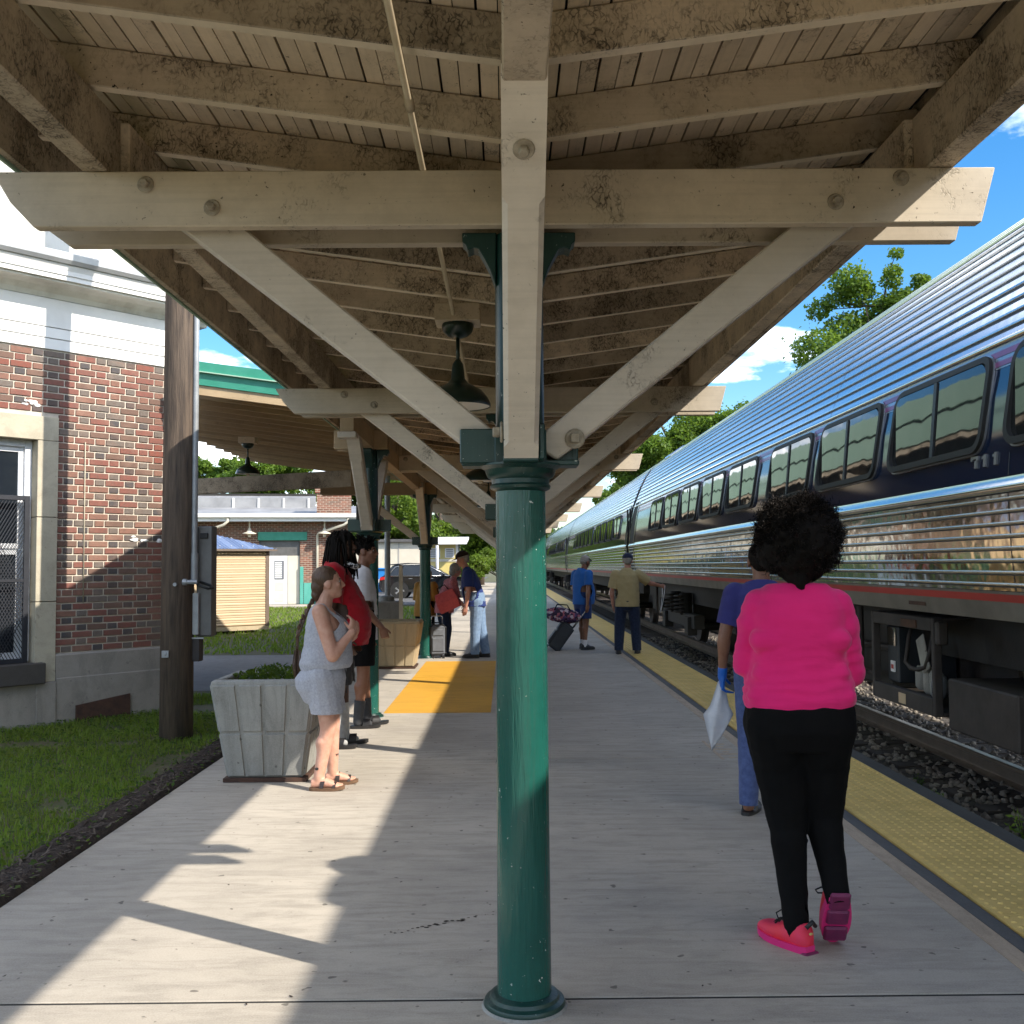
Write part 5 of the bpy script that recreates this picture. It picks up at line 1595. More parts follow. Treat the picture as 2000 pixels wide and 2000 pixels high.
# local x from the left (0) to the right corner (FL); door opening
DX0, DX1, DZ = 3.05, 4.10, 2.62
mb = MB()
mb.box(-14, DX0-.55, 0, .4, 0, 3.45); mb.box(DX1+.02, FL, 0, .4, 0, 3.45); mb.box(DX0-.55, DX1+.02, 0.01, .4, DZ+.02, 3.45)
mb.build('wall', M['far_brick'], fh)
MB().box(-14, FL, .42, 9, 0, 3.4).build('interior_block', M['grey_wall'], fh)
MB().box(FL-1.35, FL+.04, -.12, .5, 0, 4.55).build('pilaster', M['far_brick'], fh)
MB().box(FL-1.42, FL+.11, -.19, .57, 4.55, 4.72).build('pilaster_cap', M['far_brick'], fh)
MB().box(DX0-.60, DX1+.30, -.06, .0, DZ, DZ+.34).build('door_header', M['green_fascia'], fh, bevel=.01)
MB().box(DX0-.55, DX1, .10, .14, 2.0, DZ).build('door_panel', M['boxgrey'], fh)
MB().box(DX1-.46, DX1, .08, .13, .05, 2.0).build('door_side_panel', M['cream'], fh)
dr = MB().box(DX0-.55, DX1-.48, .09, .13, .05, 2.0).build('door', M['white'], fh)
MB().box(DX0+.06, DX1-.62, .075, .088, 1.05, 1.80).build('door_window', M['case_grey'], dr)
for k in range(9): MB().box(DX0+.08, DX1-.70, .068, .074, 1.10+k*.075, 1.15+k*.075).build('blind_slat', M['white'], dr)
for (a, b_) in ((.15, .50), (.58, .95)): MB().box(DX0+.06, DX1-.62, .078, .089, a, b_).build('door_moulding', M['cream'], dr, bevel=.006)
MB().box(DX1+.02, DX1+.16, -.05, .02, .05, 1.55).build('post', M['teal'], fh)
MB().box(DX1+.18, FL+.0, -.06, -.005, .05, .90).build('painted_dado', M['teal'], fh)
# shed roof, gutter, parapet behind
rf = MB(); rf.prism([(-.75, 3.50), (-.75, 3.55), (3.2, 4.20), (3.2, 4.12)], -14, FL+.9, 'x'); rf.build('roof', M['whiteroof'], fh)
MB().prism([(-.76, 3.50), (-.90, 3.52), (-.92, 3.66), (-.88, 3.67), (-.76, 3.56)], -14, FL+.92, 'x').build('gutter', M['white'], fh)
MB().box(-14, FL+.88, -.74, -.70, 3.36, 3.50).build('fascia', M['white'], fh)
MB().prism([(2.6, 4.02), (2.6, 4.52), (3.0, 4.62), (3.2, 4.6), (3.2, 4.0)], -2.0, FL-1.45, 'x').build('parapet', M['whiteroof'], fh)
MB().box(-14, FL-1.45, 3.0, 3.3, 4.60, 4.72).build('parapet_cap', M['roofing'], fh)
for k in range(4): MB().box(1.2+k*1.05, 1.28+k*1.05, 2.55, 2.61, 4.0, 4.5).build('flashing_lap', M['white'], fh)
for (x0, xs) in ((1.35, -1), (FL-.1, -1)):
    tb = MB(); tb.tube([(x0, -.80, 3.5), (x0, -.80, 3.36), (x0-.15, -.78, 3.22), (x0-1.15, -.12, 2.92), (x0-1.22, -.10, 2.82), (x0-1.22, -.10, .1)], .055, 8)
    tb.build('downspout', M['cream'], fh, smooth=True)
for x0 in (2.15, 5.1):
    lm = MB(); lm.cyl((x0, -.35, 3.45), (x0, -.35, 3.05), .03, n=8); lm.lathe([(.05, 3.1), (.08, 3.02), (.12, 2.96), (.27, 2.90), (.27, 2.87), (.07, 2.86), (.06, 2.76), (0, 2.75)], (x0, -.35, 0), 16)
    lm.build('wall_lamp', M['cream'], fh, smooth='auto')

# ------------------------------------------------------------------ things beyond the parking lot
t = thing('grey_building', 'pale grey clad wall of a low building behind the parked car', 'building', (-8.0, 64, 0))
MB().box(-12, 2.9, 0, 8, 0, 3.05).build('wall', M['cream'], t)
for k in range(9): MB().box(-11.5+k*1.6, -11.44+k*1.6, -.03, -.002, 0, 3.0).build('seam', M['grey_wall'], t)
MB().box(-12.2, 3.1, -.3, 8.2, 3.05, 3.22).build('roof', M['boxgrey'], t)
t = thing('yellow_shed', 'small yellow and olive shed with white overhanging roof and louvred vents', 'shed', (-4.70, 57, 0))
MB().box(0, 2.05, 0, 2.5, 0, 2.75).build('wall', M['yellow'], t)
MB().box(2.07, 2.14, -.03, .3, 0, 2.75).build('corner_trim', M['green_dk'], t)
MB().box(1.92, 2.06, -.03, .2, 0, 2.75).build('corner_board', M['white'], t)
MB().box(.02, 1.90, -.04, -.002, 1.78, 1.92).build('band', M['cream'], t)
for (a, b_) in ((.18, 1.05), (1.32, 1.84)):
    fr = MB().box(a, b_, -.06, -.003, 2.0, 2.52).build('vent', M['white'], t)
    for k in range(4): MB().box(a+.07, b_-.07, -.075, -.061, 2.06+k*.115, 2.11+k*.115).build('louvre', M['boxgrey'], fr)
MB().prism([(-.9, 2.72), (-.9, 2.84), (2.9, 3.22), (2.9, 3.08)], -.4, 2.55, 'x').build('roof', M['white'], t)
for xx in (.92, 1.36):
    p = thing('bollard', 'white steel pipe bollard in front of the yellow shed, %s' % ('beside the dark car' if xx < 1 else 'nearer the navy man'), 'bollard', (-4.70+xx-.02, 50.2, 0), 0, 'white pipe bollards')
    MB().cyl((0, 0, 0), (0, 0, 2.55), .075, n=12).build('pipe', M['frame_w'], p, smooth='auto')
    MB().box(-.18, .18, -.18, .18, 0, .28).build('footing', M['planter'], p, bevel=.02)

t = thing('waste_container', 'bright blue metal container with a white band at the end of the lot', 'container', (-6.75, 52.5, 0), 0.1)
mb = MB(); mb.prism([(-1.4, .25), (1.4, .25), (1.45, 1.40), (-1.45, 1.40)], -.8, .8); mb.build('body', M['blue_tin'], t, bevel=.02)
MB().box(-1.42, 1.40, -.825, -.805, .72, .90).build('band', M['frame_w'], t)
MB().box(-1.5, 1.5, -.88, .88, 1.40, 1.46).build('rim', M['blue_tin'], t)
for k in range(5): MB().box(-1.2+k*.55, -1.14+k*.55, -.84, -.802, .28, .70).build('rib', M['blue_tin'], t)

# dark sport utility car
car = thing('parked_car', 'black five-door car parked side-on with alloy wheels', 'car', (-3.72, 50.3, 0), 0.0)
def skin_body():
    # side outlines at half widths; lofted between the sides
    low = [(-2.36, .42), (-2.40, .62), (-2.36, .95), (-2.26, 1.06), (-1.2, 1.10), (0.0, 1.08), (.95, 1.06), (1.75, .98), (2.22, .86), (2.36, .68), (2.38, .45), (2.2, .30), (-2.2, .30)]
    mb = MB()
    n = len(low)
    rows = []
    for y, ins in ((-.93, .06), (-.95, 0), (-.95, 0), (-.93, .06)): pass
    vs = []
    ys = [(-.86, .96), (-.95, 1.0), (.95, 1.0), (.86, .96)]
    for y, s in ys:
        vs += [(x*s, y, .68+(z-.68)*s) for x, z in low]
    fs = [tuple(range(n-1, -1, -1)), tuple(range(3*n, 4*n))]
    for r in range(3):
        for k in range(n): fs.append((r*n+k, r*n+(k+1) % n, (r+1)*n+(k+1) % n, (r+1)*n+k))
    mb.add(vs, fs)
    return mb
bd = skin_body().build('body', M['carpaint'], car, smooth='auto', bevel=.03, seg=2)
gh = MB()
g0 = [(-2.20, 1.05), (-1.72, 1.60), (-.9, 1.665), (.0, 1.62), (1.05, 1.05)]
vs = []
for y, s in ((-.90, 0), (-.66, 1), (.66, 1), (.90, 0)):
    pass
base = [(-2.22, -.88, 1.04), (1.12, -.88, 1.04), (1.12, .88, 1.04), (-2.22, .88, 1.04)]
top = [(-1.72, -.66, 1.62), (.02, -.66, 1.60), (.02, .66, 1.60), (-1.72, .66, 1.62)]
gh.add(base+top, [(0, 1, 5, 4), (1, 2, 6, 5), (2, 3, 7, 6), (3, 0, 4, 7), (4, 5, 6, 7)])
gh.build('glasshouse', M['glass_dk'], car, smooth='auto', bevel=.05, seg=2)
rf = MB(); rf.add([(-1.9, -.69, 1.60), (-1.0, -.70, 1.655), (.1, -.69, 1.61), (.1, .69, 1.61), (-1.0, .70, 1.655), (-1.9, .69, 1.60), (-1.9, -.66, 1.64), (-1.0, -.66, 1.70), (.1, -.66, 1.64), (.1, .66, 1.64), (-1.0, .66, 1.70), (-1.9, .66, 1.64)],
   [(0, 1, 7, 6), (1, 2, 8, 7), (3, 4, 10, 9), (4, 5, 11, 10), (6, 7, 10, 11), (7, 8, 9, 10), (2, 3, 9, 8), (5, 0, 6, 11)])
rf.build('roof', M['carpaint'], car)
for (xa, xb) in ((-1.30, -1.18), (-.32, -.22)):
    for sy in (-1, 1): MB().bar((xa-.12, sy*.885, 1.04), (xa+.05, sy*.67, 1.61), .07, .05).build('pillar', M['carpaint'], car)
for sy in (-1, 1):
    MB().tube([(-2.05, sy*.90, 1.07), (1.0, sy*.90, 1.07)], .018, 6).build('window_trim', M['chrome'], car, smooth=True)
    MB().tube([(-1.95, sy*.885, 1.10), (-1.62, sy*.73, 1.50), (-1.2, sy*.69, 1.60), (-.1, sy*.68, 1.60), (.85, sy*.86, 1.12)], .016, 6).build('window_trim', M['chrome'], car, smooth=True)
for wx in (-1.40, 1.42):
    for sy in (-1, 1):
        w_ = MB().lathe([(.25, -.11), (.34, -.11), (.365, -.07), (.365, .07), (.34, .11), (.25, .11)], (wx, sy*.86, .365), 32, 'y').build('wheel', M['black'], car, smooth='auto')
        ri = MB(); ri.lathe([(.235, .0), (.245, .115*1), (.225, .118), (.215, .03)], (wx, sy*.86 if sy > 0 else sy*.86, .365), 32, 'y')
        for k in range(5):
            for dd in (-.12, .12):
                a = 2*math.pi*k/5+dd
                ri.bar((wx+.05*math.cos(a), sy*.965, .365+.05*math.sin(a)), (wx+.235*math.cos(a), sy*.970, .365+.235*math.sin(a)), .035, .02, (0, 1, 0))
        ri.lathe([(.0, -.012), (.07, -.012), (.07, .012), (0, .012)], (wx, sy*.965, .365), 16, 'y')
        ri.build('rim', M['alloy'], w_, smooth='auto')
        MB().lathe([(.40, -.012), (.44, -.012), (.44, .012), (.40, .012)], (wx, sy*.952, .38), 32, 'y').build('wheel_arch', M['black'], car)
MB().prism([(-2.36, .86), (-2.05, .90), (-2.10, 1.03), (-2.32, 1.02)], -.962, -.70).build('tail_light', M['taillight'], car, bevel=.01)
MB().prism([(1.85, .74), (2.30, .72), (2.22, .84), (1.95, .90)], -.955, -.60).build('headlight', M['alloy'], car, bevel=.01)
MB().box(-1.05, 1.05, -.968, -.945, .30, .42).build('side_skirt', M['black'], car)
for xx in (-.95, .05): MB().box(xx, xx+.18, -.975, -.95, .93, .96).build('door_handle', M['chrome'], car)
MB().cbox((.72, -1.0, 1.10), (.12, .16, .12)).build('mirror', M['carpaint'], car, bevel=.03)
for xx in (-1.22, -.22, .78): MB().box(xx-.005, xx+.005, -.957, -.945, .40, 1.06).build('door_gap', M['black'], car)

# ------------------------------------------------------------------ luggage
def suitcase(name, label, loc, rz, tilt, w, dpt, h, mat, group=None, handle=0.38):
    t = thing(name, label, 'suitcase', loc, rz)
    t.rotation_euler = (tilt, 0, rz)
    MB().box(-w/2, w/2, -dpt/2, dpt/2, 0.05, h).build('shell', M[mat], t, bevel=.035, seg=3)
    MB().box(-w/2+.04, w/2-.04, -dpt/2-.018, -dpt/2+.002, .12, h*.62).build('pocket', M[mat], t, bevel=.015)
    MB().box(-w/2+.05, w/2-.05, -dpt/2-.014, -dpt/2+.002, h*.68, h-.07).build('pocket', M[mat], t, bevel=.012)
    MB().tube([(-w/2+.006, -dpt/2+.03, .1), (-w/2+.006, -dpt/2+.03, h-.06), (-w/2+.05, -dpt/2+.03, h+.003), (w/2-.05, -dpt/2+.03, h+.003), (w/2-.006, -dpt/2+.03, h-.06), (w/2-.006, -dpt/2+.03, .1)], .008, 6).build('zip', M['black'], t, smooth=True)
    for sx in (-1, 1): MB().cyl((sx*(w/2-.06)-.02, dpt/2-.03, .045), (sx*(w/2-.06)+.02, dpt/2-.03, .045), .045, n=16).build('wheel', M['black'], t, smooth='auto')
    for sx in (-1, 1): MB().box(sx*(w/2-.05)-.02, sx*(w/2-.05)+.02, -dpt/2, -dpt/2+.04, 0, .05).build('foot', M['black'], t)
    hb = MB(); hb.tube([(-.09, dpt/2-.03, h), (-.09, dpt/2-.03, h+handle), (-.07, dpt/2-.03, h+handle+.02), (.07, dpt/2-.03, h+handle+.02), (.09, dpt/2-.03, h+handle), (.09, dpt/2-.03, h)], .009, 8)
    hb.build('handle', M['chrome'], t, smooth=True)
    MB().tube([(-.08, 0, h), (-.06, 0, h+.03), (.06, 0, h+.03), (.08, 0, h)], .011, 6).build('grip', M['black'], t, smooth=True)
    return t
suitcase('suitcase', 'upright grey soft suitcase standing behind the far green column', (-1.16, 17.35, 0), 0.15, 0, 0.28, 0.24, 0.56, 'case_grey', handle=.12)
sc2 = suitcase('suitcase', 'dark rolling suitcase tilted towards the man in the blue polo', (0.80, 18.72, 0.0), R(90), 0, 0.40, 0.26, 0.58, 'case_dark', handle=.40)
sc2.rotation_euler = (R(-36), 0, R(-90))
t = thing('duffel_bag', 'floral purple and pink duffel bag lying on the tilted suitcase', 'bag', (1.02, 18.66, 0.635), 0)
mb = MB(); mb.ell((0, 0, 0), (.36, .17, .14), 20, 12, Matrix.Rotation(R(8), 3, 'Y'))
mb.build('bag', M['floral'], t, smooth=True)
MB().tube([(-.15, -.12, .10), (-.1, -.1, .20), (.08, -.1, .19), (.14, -.12, .09)], .011, 6).build('strap', M['f_black'], t, smooth=True)
# ------------------------------------------------------------------ trees: limbs and many small leaves
def tree(name, label, loc, h, blobs, nleaf, leaf_s, mat, seed, trunk_r=.22, group='trees around the station', wob=0.75):
    """blobs: (x, y, z, r) clumps of the crown in local metres; leaves fill shells of sub-clumps"""
    rt_ = np.random.RandomState(seed)
    t = thing(name, label, 'tree', loc, 0, group)
    tr = MB()
    top = V((0, 0, h*.62))
    tr.tube([(0, 0, -.2), (.05, 0, h*.2), (-.04, .03, h*.42), top], [trunk_r, trunk_r*.8, trunk_r*.6, trunk_r*.38], 10)
    vol = np.array([b[3]**3 for b in blobs]); vol /= vol.sum()
    subs = []
    for b in blobs:
        c = V(b[:3])
        st_ = V((0, 0, max(h*.25, min(h*.6, c.z-b[3]*.9))))
        mid = st_.lerp(c, .5)+V((0, 0, .12*b[3]))
        tr.tube([st_, mid, c], [trunk_r*.42, trunk_r*.28, trunk_r*.08], 7)
        k = max(5, int(9*(b[3]/1.5)**1.6))
        for j in range(k):
            d = rt_.normal(size=3); d /= np.linalg.norm(d); d[2] = d[2]*.8+.1
            p = np.array(b[:3])+d*b[3]*rt_.uniform(.35, 1.0)
            subs.append((*p, b[3]*rt_.uniform(.22, .46)))
            if j % 2 == 0: tr.tube([c, V(p)], [trunk_r*.10, trunk_r*.03], 5)
    tr.build('trunk', M['bark'], t, smooth=True)
    w = np.array([s[3]**2.2 for s in subs]); w /= w.sum()
    idx = rt_.choice(len(subs), nleaf, p=w)
    S_ = np.array(subs)[idx]
    d = rt_.normal(size=(nleaf, 3)); d /= np.linalg.norm(d, axis=1)[:, None]
    rad = S_[:, 3]*rt_.uniform(.25, 1.0, nleaf)**.5
    # stray sprigs
    spr = rt_.rand(nleaf) < .07
    rad = np.where(spr, rad*1.45, rad)
    d[:, 2] *= wob
    c = S_[:, :3]+d*rad[:, None]
    nrm = d*.6+rt_.normal(size=(nleaf, 3))*.7+np.array([0, 0, .35]); nrm /= np.linalg.norm(nrm, axis=1)[:, None]
    a = np.cross(nrm, rt_.normal(size=(nleaf, 3))); a /= np.linalg.norm(a, axis=1)[:, None]; b_ = np.cross(nrm, a)
    l_ = (leaf_s*rt_.uniform(.6, 1.35, nleaf))[:, None]
    P = np.stack([c-a*l_, c-b_*l_*.55, c+a*l_, c+b_*l_*.55], 1)
    F = (np.arange(nleaf)*4)[:, None]+np.array([[0, 1, 2, 3]])
    link('crown', pymesh('crown', P.reshape(-1, 3), F, M[mat]), t)
    return t
# beyond the train, right
tree('leafy_tree', 'tall light green tree rising over the nearest coach roof', (10.6, 29, 0), 11.2, [(0, 0, 7.2, 1.9), (-1.3, -.3, 6.3, 1.5), (-.2, 0, 8.9, 1.4), (1.3, .3, 7.9, 1.6), (.5, .2, 9.8, .85), (-2.2, -.3, 5.7, 1.0), (1.2, 0, 9.4, .7), (2.3, .2, 8.4, 1.2)], 48000, .060, 'leaf_a', 11, .22)
tree('broadleaf_tree', 'dense mid green tree low behind the second coach', (8.2, 47, 0), 9.5, [(-.6, 0, 6.8, 2.2), (.9, 0, 7.2, 2.1), (-2.2, 0, 5.6, 1.7), (2.4, 0, 7.4, 1.7), (-1.2, 0, 8.4, 1.2), (3.6, 0, 7.6, 1.4), (.6, .5, 8.9, 1.1)], 45000, .085, 'leaf_a', 12, .3)
tree('broadleaf_tree', 'small dark tree hanging over the far coach roofs', (7.8, 62, 0), 8.0, [(0, 0, 5.6, 2.0), (-1.6, 0, 4.6, 1.5), (1.6, 0, 6.2, 1.8)], 20000, .10, 'leaf_a', 13, .25)
# beyond the station yard, left
spots = [(-16, 70, 11, 'leaf_a', 'broad green tree far left over the freight house roof'), (-10.5, 74, 12.5, 'leaf_b', 'bright tree over the brick pilaster of the freight house'),
         (-7.6, 70, 10.2, 'leaf_b', 'sunlit yellow-green tree behind the slim pale pole'), (-4.8, 76, 9.6, 'leaf_b', 'sunlit round tree above the yellow shed'),
         (-2.0, 82, 8.2, 'leaf_a', 'lower tree right of the yellow shed behind the navy man'), (-22, 80, 12, 'leaf_a', 'tree at the far left hidden mostly by the shed'), (1.0, 92, 6.5, 'leaf_b', 'small tree at the far end of the platform')]
for i, (x, y, h, mt, lb) in enumerate(spots):
    rt_ = np.random.RandomState(40+i)
    bl = [(rt_.uniform(-2.6, 2.6), rt_.uniform(-1.5, 1.5), h*rt_.uniform(.30, .82), rt_.uniform(1.3, 2.3)) for _ in range(9)]
    tree('broadleaf_tree', lb, (x, y, 0), h, bl, 22000, .135, mt, 60+i, .3)
sh_ = [(-3.1, 70, 2.2, 'leaf_b', 'bright shrub beside the yellow shed'), (-.6, 75, 2.8, 'leaf_b', 'yellow-green shrubbery behind the navy man')]
for i, (x, y, h, mt, lb) in enumerate(sh_):
    rt_ = np.random.RandomState(90+i)
    bl = [(rt_.uniform(-1.6, 1.6), rt_.uniform(-.8, .8), h*rt_.uniform(.3, .8), rt_.uniform(.7, 1.1)) for _ in range(7)]
    t = tree('shrub', lb, (x, y, 0), h, bl, 6000, .12, mt, 80+i, .08, 'shrubs at the end of the lot'); t['category'] = 'shrub'
# wooded hills
hv = []; hf = []
nx, ny = 120, 14
for j in range(ny+1):
    for i in range(nx+1):
        x = -900+1800*i/nx; yy = 620+520*j/ny
        e = math.sin(math.pi*min(1, j/ny*.62+.0))
        hh = 30+26*mnoise.noise(V((x*.0035, 0.3, 0)))+12*mnoise.noise(V((x*.011, 5, 1)))
        z = e*max(4, hh)+5*mnoise.noise(V((x*.04, yy*.04, 0)))*e
        hv.append((x, yy, z-3 if j == 0 else z))
for j in range(ny):
    for i in range(nx):
        a = j*(nx+1)+i; hf.append((a, a+1, a+nx+2, a+nx+1))
struct(link('hill', pymesh('hill', hv, hf, M['hill'], True)))
nb = 9000
x = rs.uniform(-420, 420, nb); yy = rs.uniform(628, 900, nb)
z = []
for a, b_ in zip(x, yy):
    j = (b_-620)/520; e = math.sin(math.pi*min(1, j*.62)); hh = 30+26*mnoise.noise(V((a*.0035, .3, 0)))+12*mnoise.noise(V((a*.011, 5, 1)))
    z.append(e*max(4, hh))
c = np.stack([x, yy, np.array(z)], 1)
r_ = rs.uniform(2.5, 5.5, nb)
P = []; F = []
base = ico_v
for i in range(nb):
    pass
tet = np.array([[-1, 0, 0], [0, -1, -.2], [1, 0, 0], [0, 0, 1.2], [0, .6, .3]])
P = (tet[None]*r_[:, None, None]*rs.uniform(.7, 1.3, (nb, 5, 1))+c[:, None])
F = (np.arange(nb)*5)[:, None, None]+np.array([[0, 1, 3], [1, 2, 3], [2, 4, 3], [4, 0, 3]])[None]
stuff(link('hill_woods', pymesh('hill_woods', P.reshape(-1, 3), F.reshape(-1, 3), M['hill'])))
# low treeline along the horizon so the ground does not end bare
nb = 7000
x = rs.uniform(-160, 160, nb); yy = rs.uniform(110, 150, nb); z = rs.uniform(0, 1, nb)**1.3*(5.0+2.2*np.sin(x*.13)+1.5*np.sin(x*.31+1))
keep = ~((x > -3) & (x < 9))
x, yy, z = x[keep], yy[keep], z[keep]; nb = len(x)
c = np.stack([x, yy, z], 1)
a = rs.normal(size=(nb, 3)); a /= np.linalg.norm(a, axis=1)[:, None]; b_ = np.cross(a, rs.normal(size=(nb, 3))); b_ /= np.linalg.norm(b_, axis=1)[:, None]
l_ = rs.uniform(.5, 1.1, nb)[:, None]
P = np.stack([c-a*l_, c-b_*l_*.6, c+a*l_, c+b_*l_*.6], 1)
stuff(link('treeline', pymesh('treeline', P.reshape(-1, 3), (np.arange(nb)*4)[:, None]+np.array([[0, 1, 2, 3]]), M['leaf_a'])))
# ------------------------------------------------------------------ people
_cap_sph = None
def cap_solid(mb, p0, p1, r0, r1, n=12):
    """closed tapered limb with round ends"""
    p0, p1 = V(p0), V(p1)
    d = p1-p0
    if d.length < 1e-5:
        mb.ell(p0, (r0, r0, r0), n, 8); return
    d.normalize(); a = d.orthogonal().normalized(); b = d.cross(a)
    prof = []
    m = 4
    for i in range(m+1):
        t = math.pi/2*(1-i/m); prof.append((p0-d*(r0*math.sin(t)), max(r0*math.cos(t), 1e-4)))
    for i in range(m+1):
        t = math.pi/2*i/m; prof.append((p1+d*(r1*math.sin(t)), max(r1*math.cos(t), 1e-4)))
    vs = []; fs = []
    for c, r in prof:
        for k in range(n):
            t = 2*math.pi*k/n; vs.append(c+a*(r*math.cos(t))+b*(r*math.sin(t)))
    k_ = len(prof)
    for i in range(k_-1):
        for k in range(n): fs.append((i*n+k, i*n+(k+1) % n, (i+1)*n+(k+1) % n, (i+1)*n+k))
    fs.append(tuple(range(n-1, -1, -1))); fs.append(tuple(range((k_-1)*n, k_*n)))
    mb.add(vs, fs)

def loft(mb, rings, n=26, e=2.4):
    """closed loft: rings of (centre, half-width vector, half-depth vector)"""
    vs = []; fs = []
    for c, ax, ay in rings:
        c, ax, ay = V(c), V(ax), V(ay)
        for k in range(n):
            t = 2*math.pi*k/n; ct, st_ = math.cos(t), math.sin(t)
            vs.append(c+ax*(math.copysign(abs(ct)**(2/e), ct))+ay*(math.copysign(abs(st_)**(2/e), st_)))
    m = len(rings)
    for i in range(m-1):
        for k in range(n): fs.append((i*n+k, i*n+(k+1) % n, (i+1)*n+(k+1) % n, (i+1)*n+k))
    fs.append(tuple(range(n-1, -1, -1))); fs.append(tuple(range((m-1)*n, m*n)))
    mb.add(vs, fs)

def fuse(mb, vox, smooth=3, ripple=0.0, rfreq=(9, 9, 22), seed=0.0):
    """fuse overlapping closed shapes into one continuous skin; optional cloth ripples"""
    me = bpy.data.meshes.new('tmp'); me.from_pydata(mb.v, [], mb.f)
    bm = bmesh.new(); bm.from_mesh(me); bmesh.ops.recalc_face_normals(bm, faces=bm.faces); bm.to_mesh(me); bm.free()
    o = bpy.data.objects.new('tmp', me); C.objects.link(o)
    md = o.modifiers.new('r', 'REMESH'); md.mode = 'VOXEL'; md.voxel_size = vox; md.adaptivity = 0
    dg = bpy.context.evaluated_depsgraph_get(); dg.update()
    out = bpy.data.meshes.new_from_object(o.evaluated_get(dg))
    bpy.data.objects.remove(o); bpy.data.meshes.remove(me)
    bm = bmesh.new(); bm.from_mesh(out)
    for _ in range(smooth): bmesh.ops.smooth_vert(bm, verts=bm.verts, factor=0.5, use_axis_x=True, use_axis_y=True, use_axis_z=True)
    if ripple:
        bm.normal_update()
        for v in bm.verts:
            q = V((v.co.x*rfreq[0]+seed, v.co.y*rfreq[1], v.co.z*rfreq[2]))
            n1 = mnoise.noise(q); n2 = mnoise.noise(q*2.3+V((7, 1, 3)))
            v.co += v.normal*ripple*((1-2*abs(n1))*.8+.35*n2)
    bpy.data.meshes.remove(out)
    return bm

def cut(bm, co, no, centre=None, rad=None):
    """trim what lies beyond a plane (along no), near a centre only"""
    co, no = V(co), V(no).normalized()
    if centre is None: gv = set(bm.verts)
    else:
        c = V(centre); gv = set(v for v in bm.verts if (v.co-c).length < rad)
    ge = [e for e in bm.edges if e.verts[0] in gv and e.verts[1] in gv]
    gf = [f for f in bm.faces if all(v in gv for v in f.verts)]
    bmesh.ops.bisect_plane(bm, geom=list(gv)+ge+gf, plane_co=co, plane_no=no, clear_outer=True, dist=1e-5)
    bmesh.ops.delete(bm, geom=[v for v in bm.verts if not v.link_faces], context='VERTS')

def fin(bm, name, mat, parent, thick=0.0):
    if thick:
        bm.normal_update()
        be = [e for e in bm.edges if e.is_boundary]
        if be:
            r = bmesh.ops.extrude_edge_only(bm, edges=be)     # turned-in hems
            nv = [g for g in r['geom'] if isinstance(g, bmesh.types.BMVert)]
            for v in nv:
                v.co -= v.normal*thick if v.normal.length else V((0, 0, 0))
    me = bpy.data.meshes.new(name); bm.to_mesh(me); bm.free()
    me.polygons.foreach_set('use_smooth', [True]*len(me.polygons))
    me.materials.append(mat)
    return link(name, me, parent)

def hand(mb, wr, d, nrm, side, s=1.0, curl=0.5, thumb_in=0.3):
    """palm, four jointed fingers of different length and a thumb from the side of the palm.
    wr wrist, d towards the fingers, nrm out of the palm, side = direction of the thumb"""
    wr, d, nrm = V(wr), V(d).normalized(), V(nrm)
    nrm = (nrm-d*nrm.dot(d)).normalized(); sd = V(side); sd = (sd-d*sd.dot(d)-nrm*sd.dot(nrm)).normalized()
    pl = 0.092*s
    loft(mb, [(wr, sd*.026*s, nrm*.018*s), (wr+d*.03*s, sd*.036*s, nrm*.017*s), (wr+d*pl*.75, sd*.041*s, nrm*.0145*s), (wr+d*pl, sd*.038*s, nrm*.011*s)], 14)
    for k, (off, L, r) in enumerate(((.030, .072, .0088), (.0105, .081, .0092), (-.0095, .075, .0088), (-.028, .058, .0077))):
        p = wr+d*(pl*.93)+sd*(off*s); a = curl*(.75+.12*k)
        dir_ = d.copy()
        for j, (fr, an) in enumerate(((.46, a*.8), (.31, a*1.15), (.25, a*.8))):
            q = Quaternion(sd, 0)
            dir_ = (dir_*math.cos(an)+nrm*math.sin(an)*1.0)
            dir_ = dir_.normalized()
            # turn progressively towards the palm
            nn = (nrm-d*0).normalized()
            p2 = p+dir_*(L*fr*s)
            cap_solid(mb, p, p2, r*s*(1-.08*j), r*s*(.92-.10*j), 8)
            p = p2
            dir_ = dir_
    t0 = wr+d*(.022*s)+sd*(.028*s)
    td = (d*.72+sd*(.62-thumb_in*.5)+nrm*(.25+thumb_in)).normalized()
    t1 = t0+td*(.042*s); td2 = (td+d*.35-sd*thumb_in*.5+nrm*curl*.2).normalized(); t2 = t1+td2*(.036*s)
    cap_solid(mb, t0, t1, .0135*s, .011*s, 8); cap_solid(mb, t1, t2, .0105*s, .0085*s, 8)

def base_joints(h):
    J = {}
    for s, x in (('L', -1), ('R', 1)):
        J['hip'+s] = V((x*.052*h, 0, .525*h)); J['kn'+s] = V((x*.055*h, .012*h, .285*h)); J['an'+s] = V((x*.056*h, -.012*h, .048*h))
        J['sh'+s] = V((x*.108*h, -.005*h, .805*h)); J['el'+s] = V((x*.135*h, -.02*h, .625*h)); J['wr'+s] = V((x*.135*h, .035*h, .485*h))
    J['neck'] = V((0, -.008*h, .835*h)); J['head'] = V((0, .012*h, .93*h))
    return J

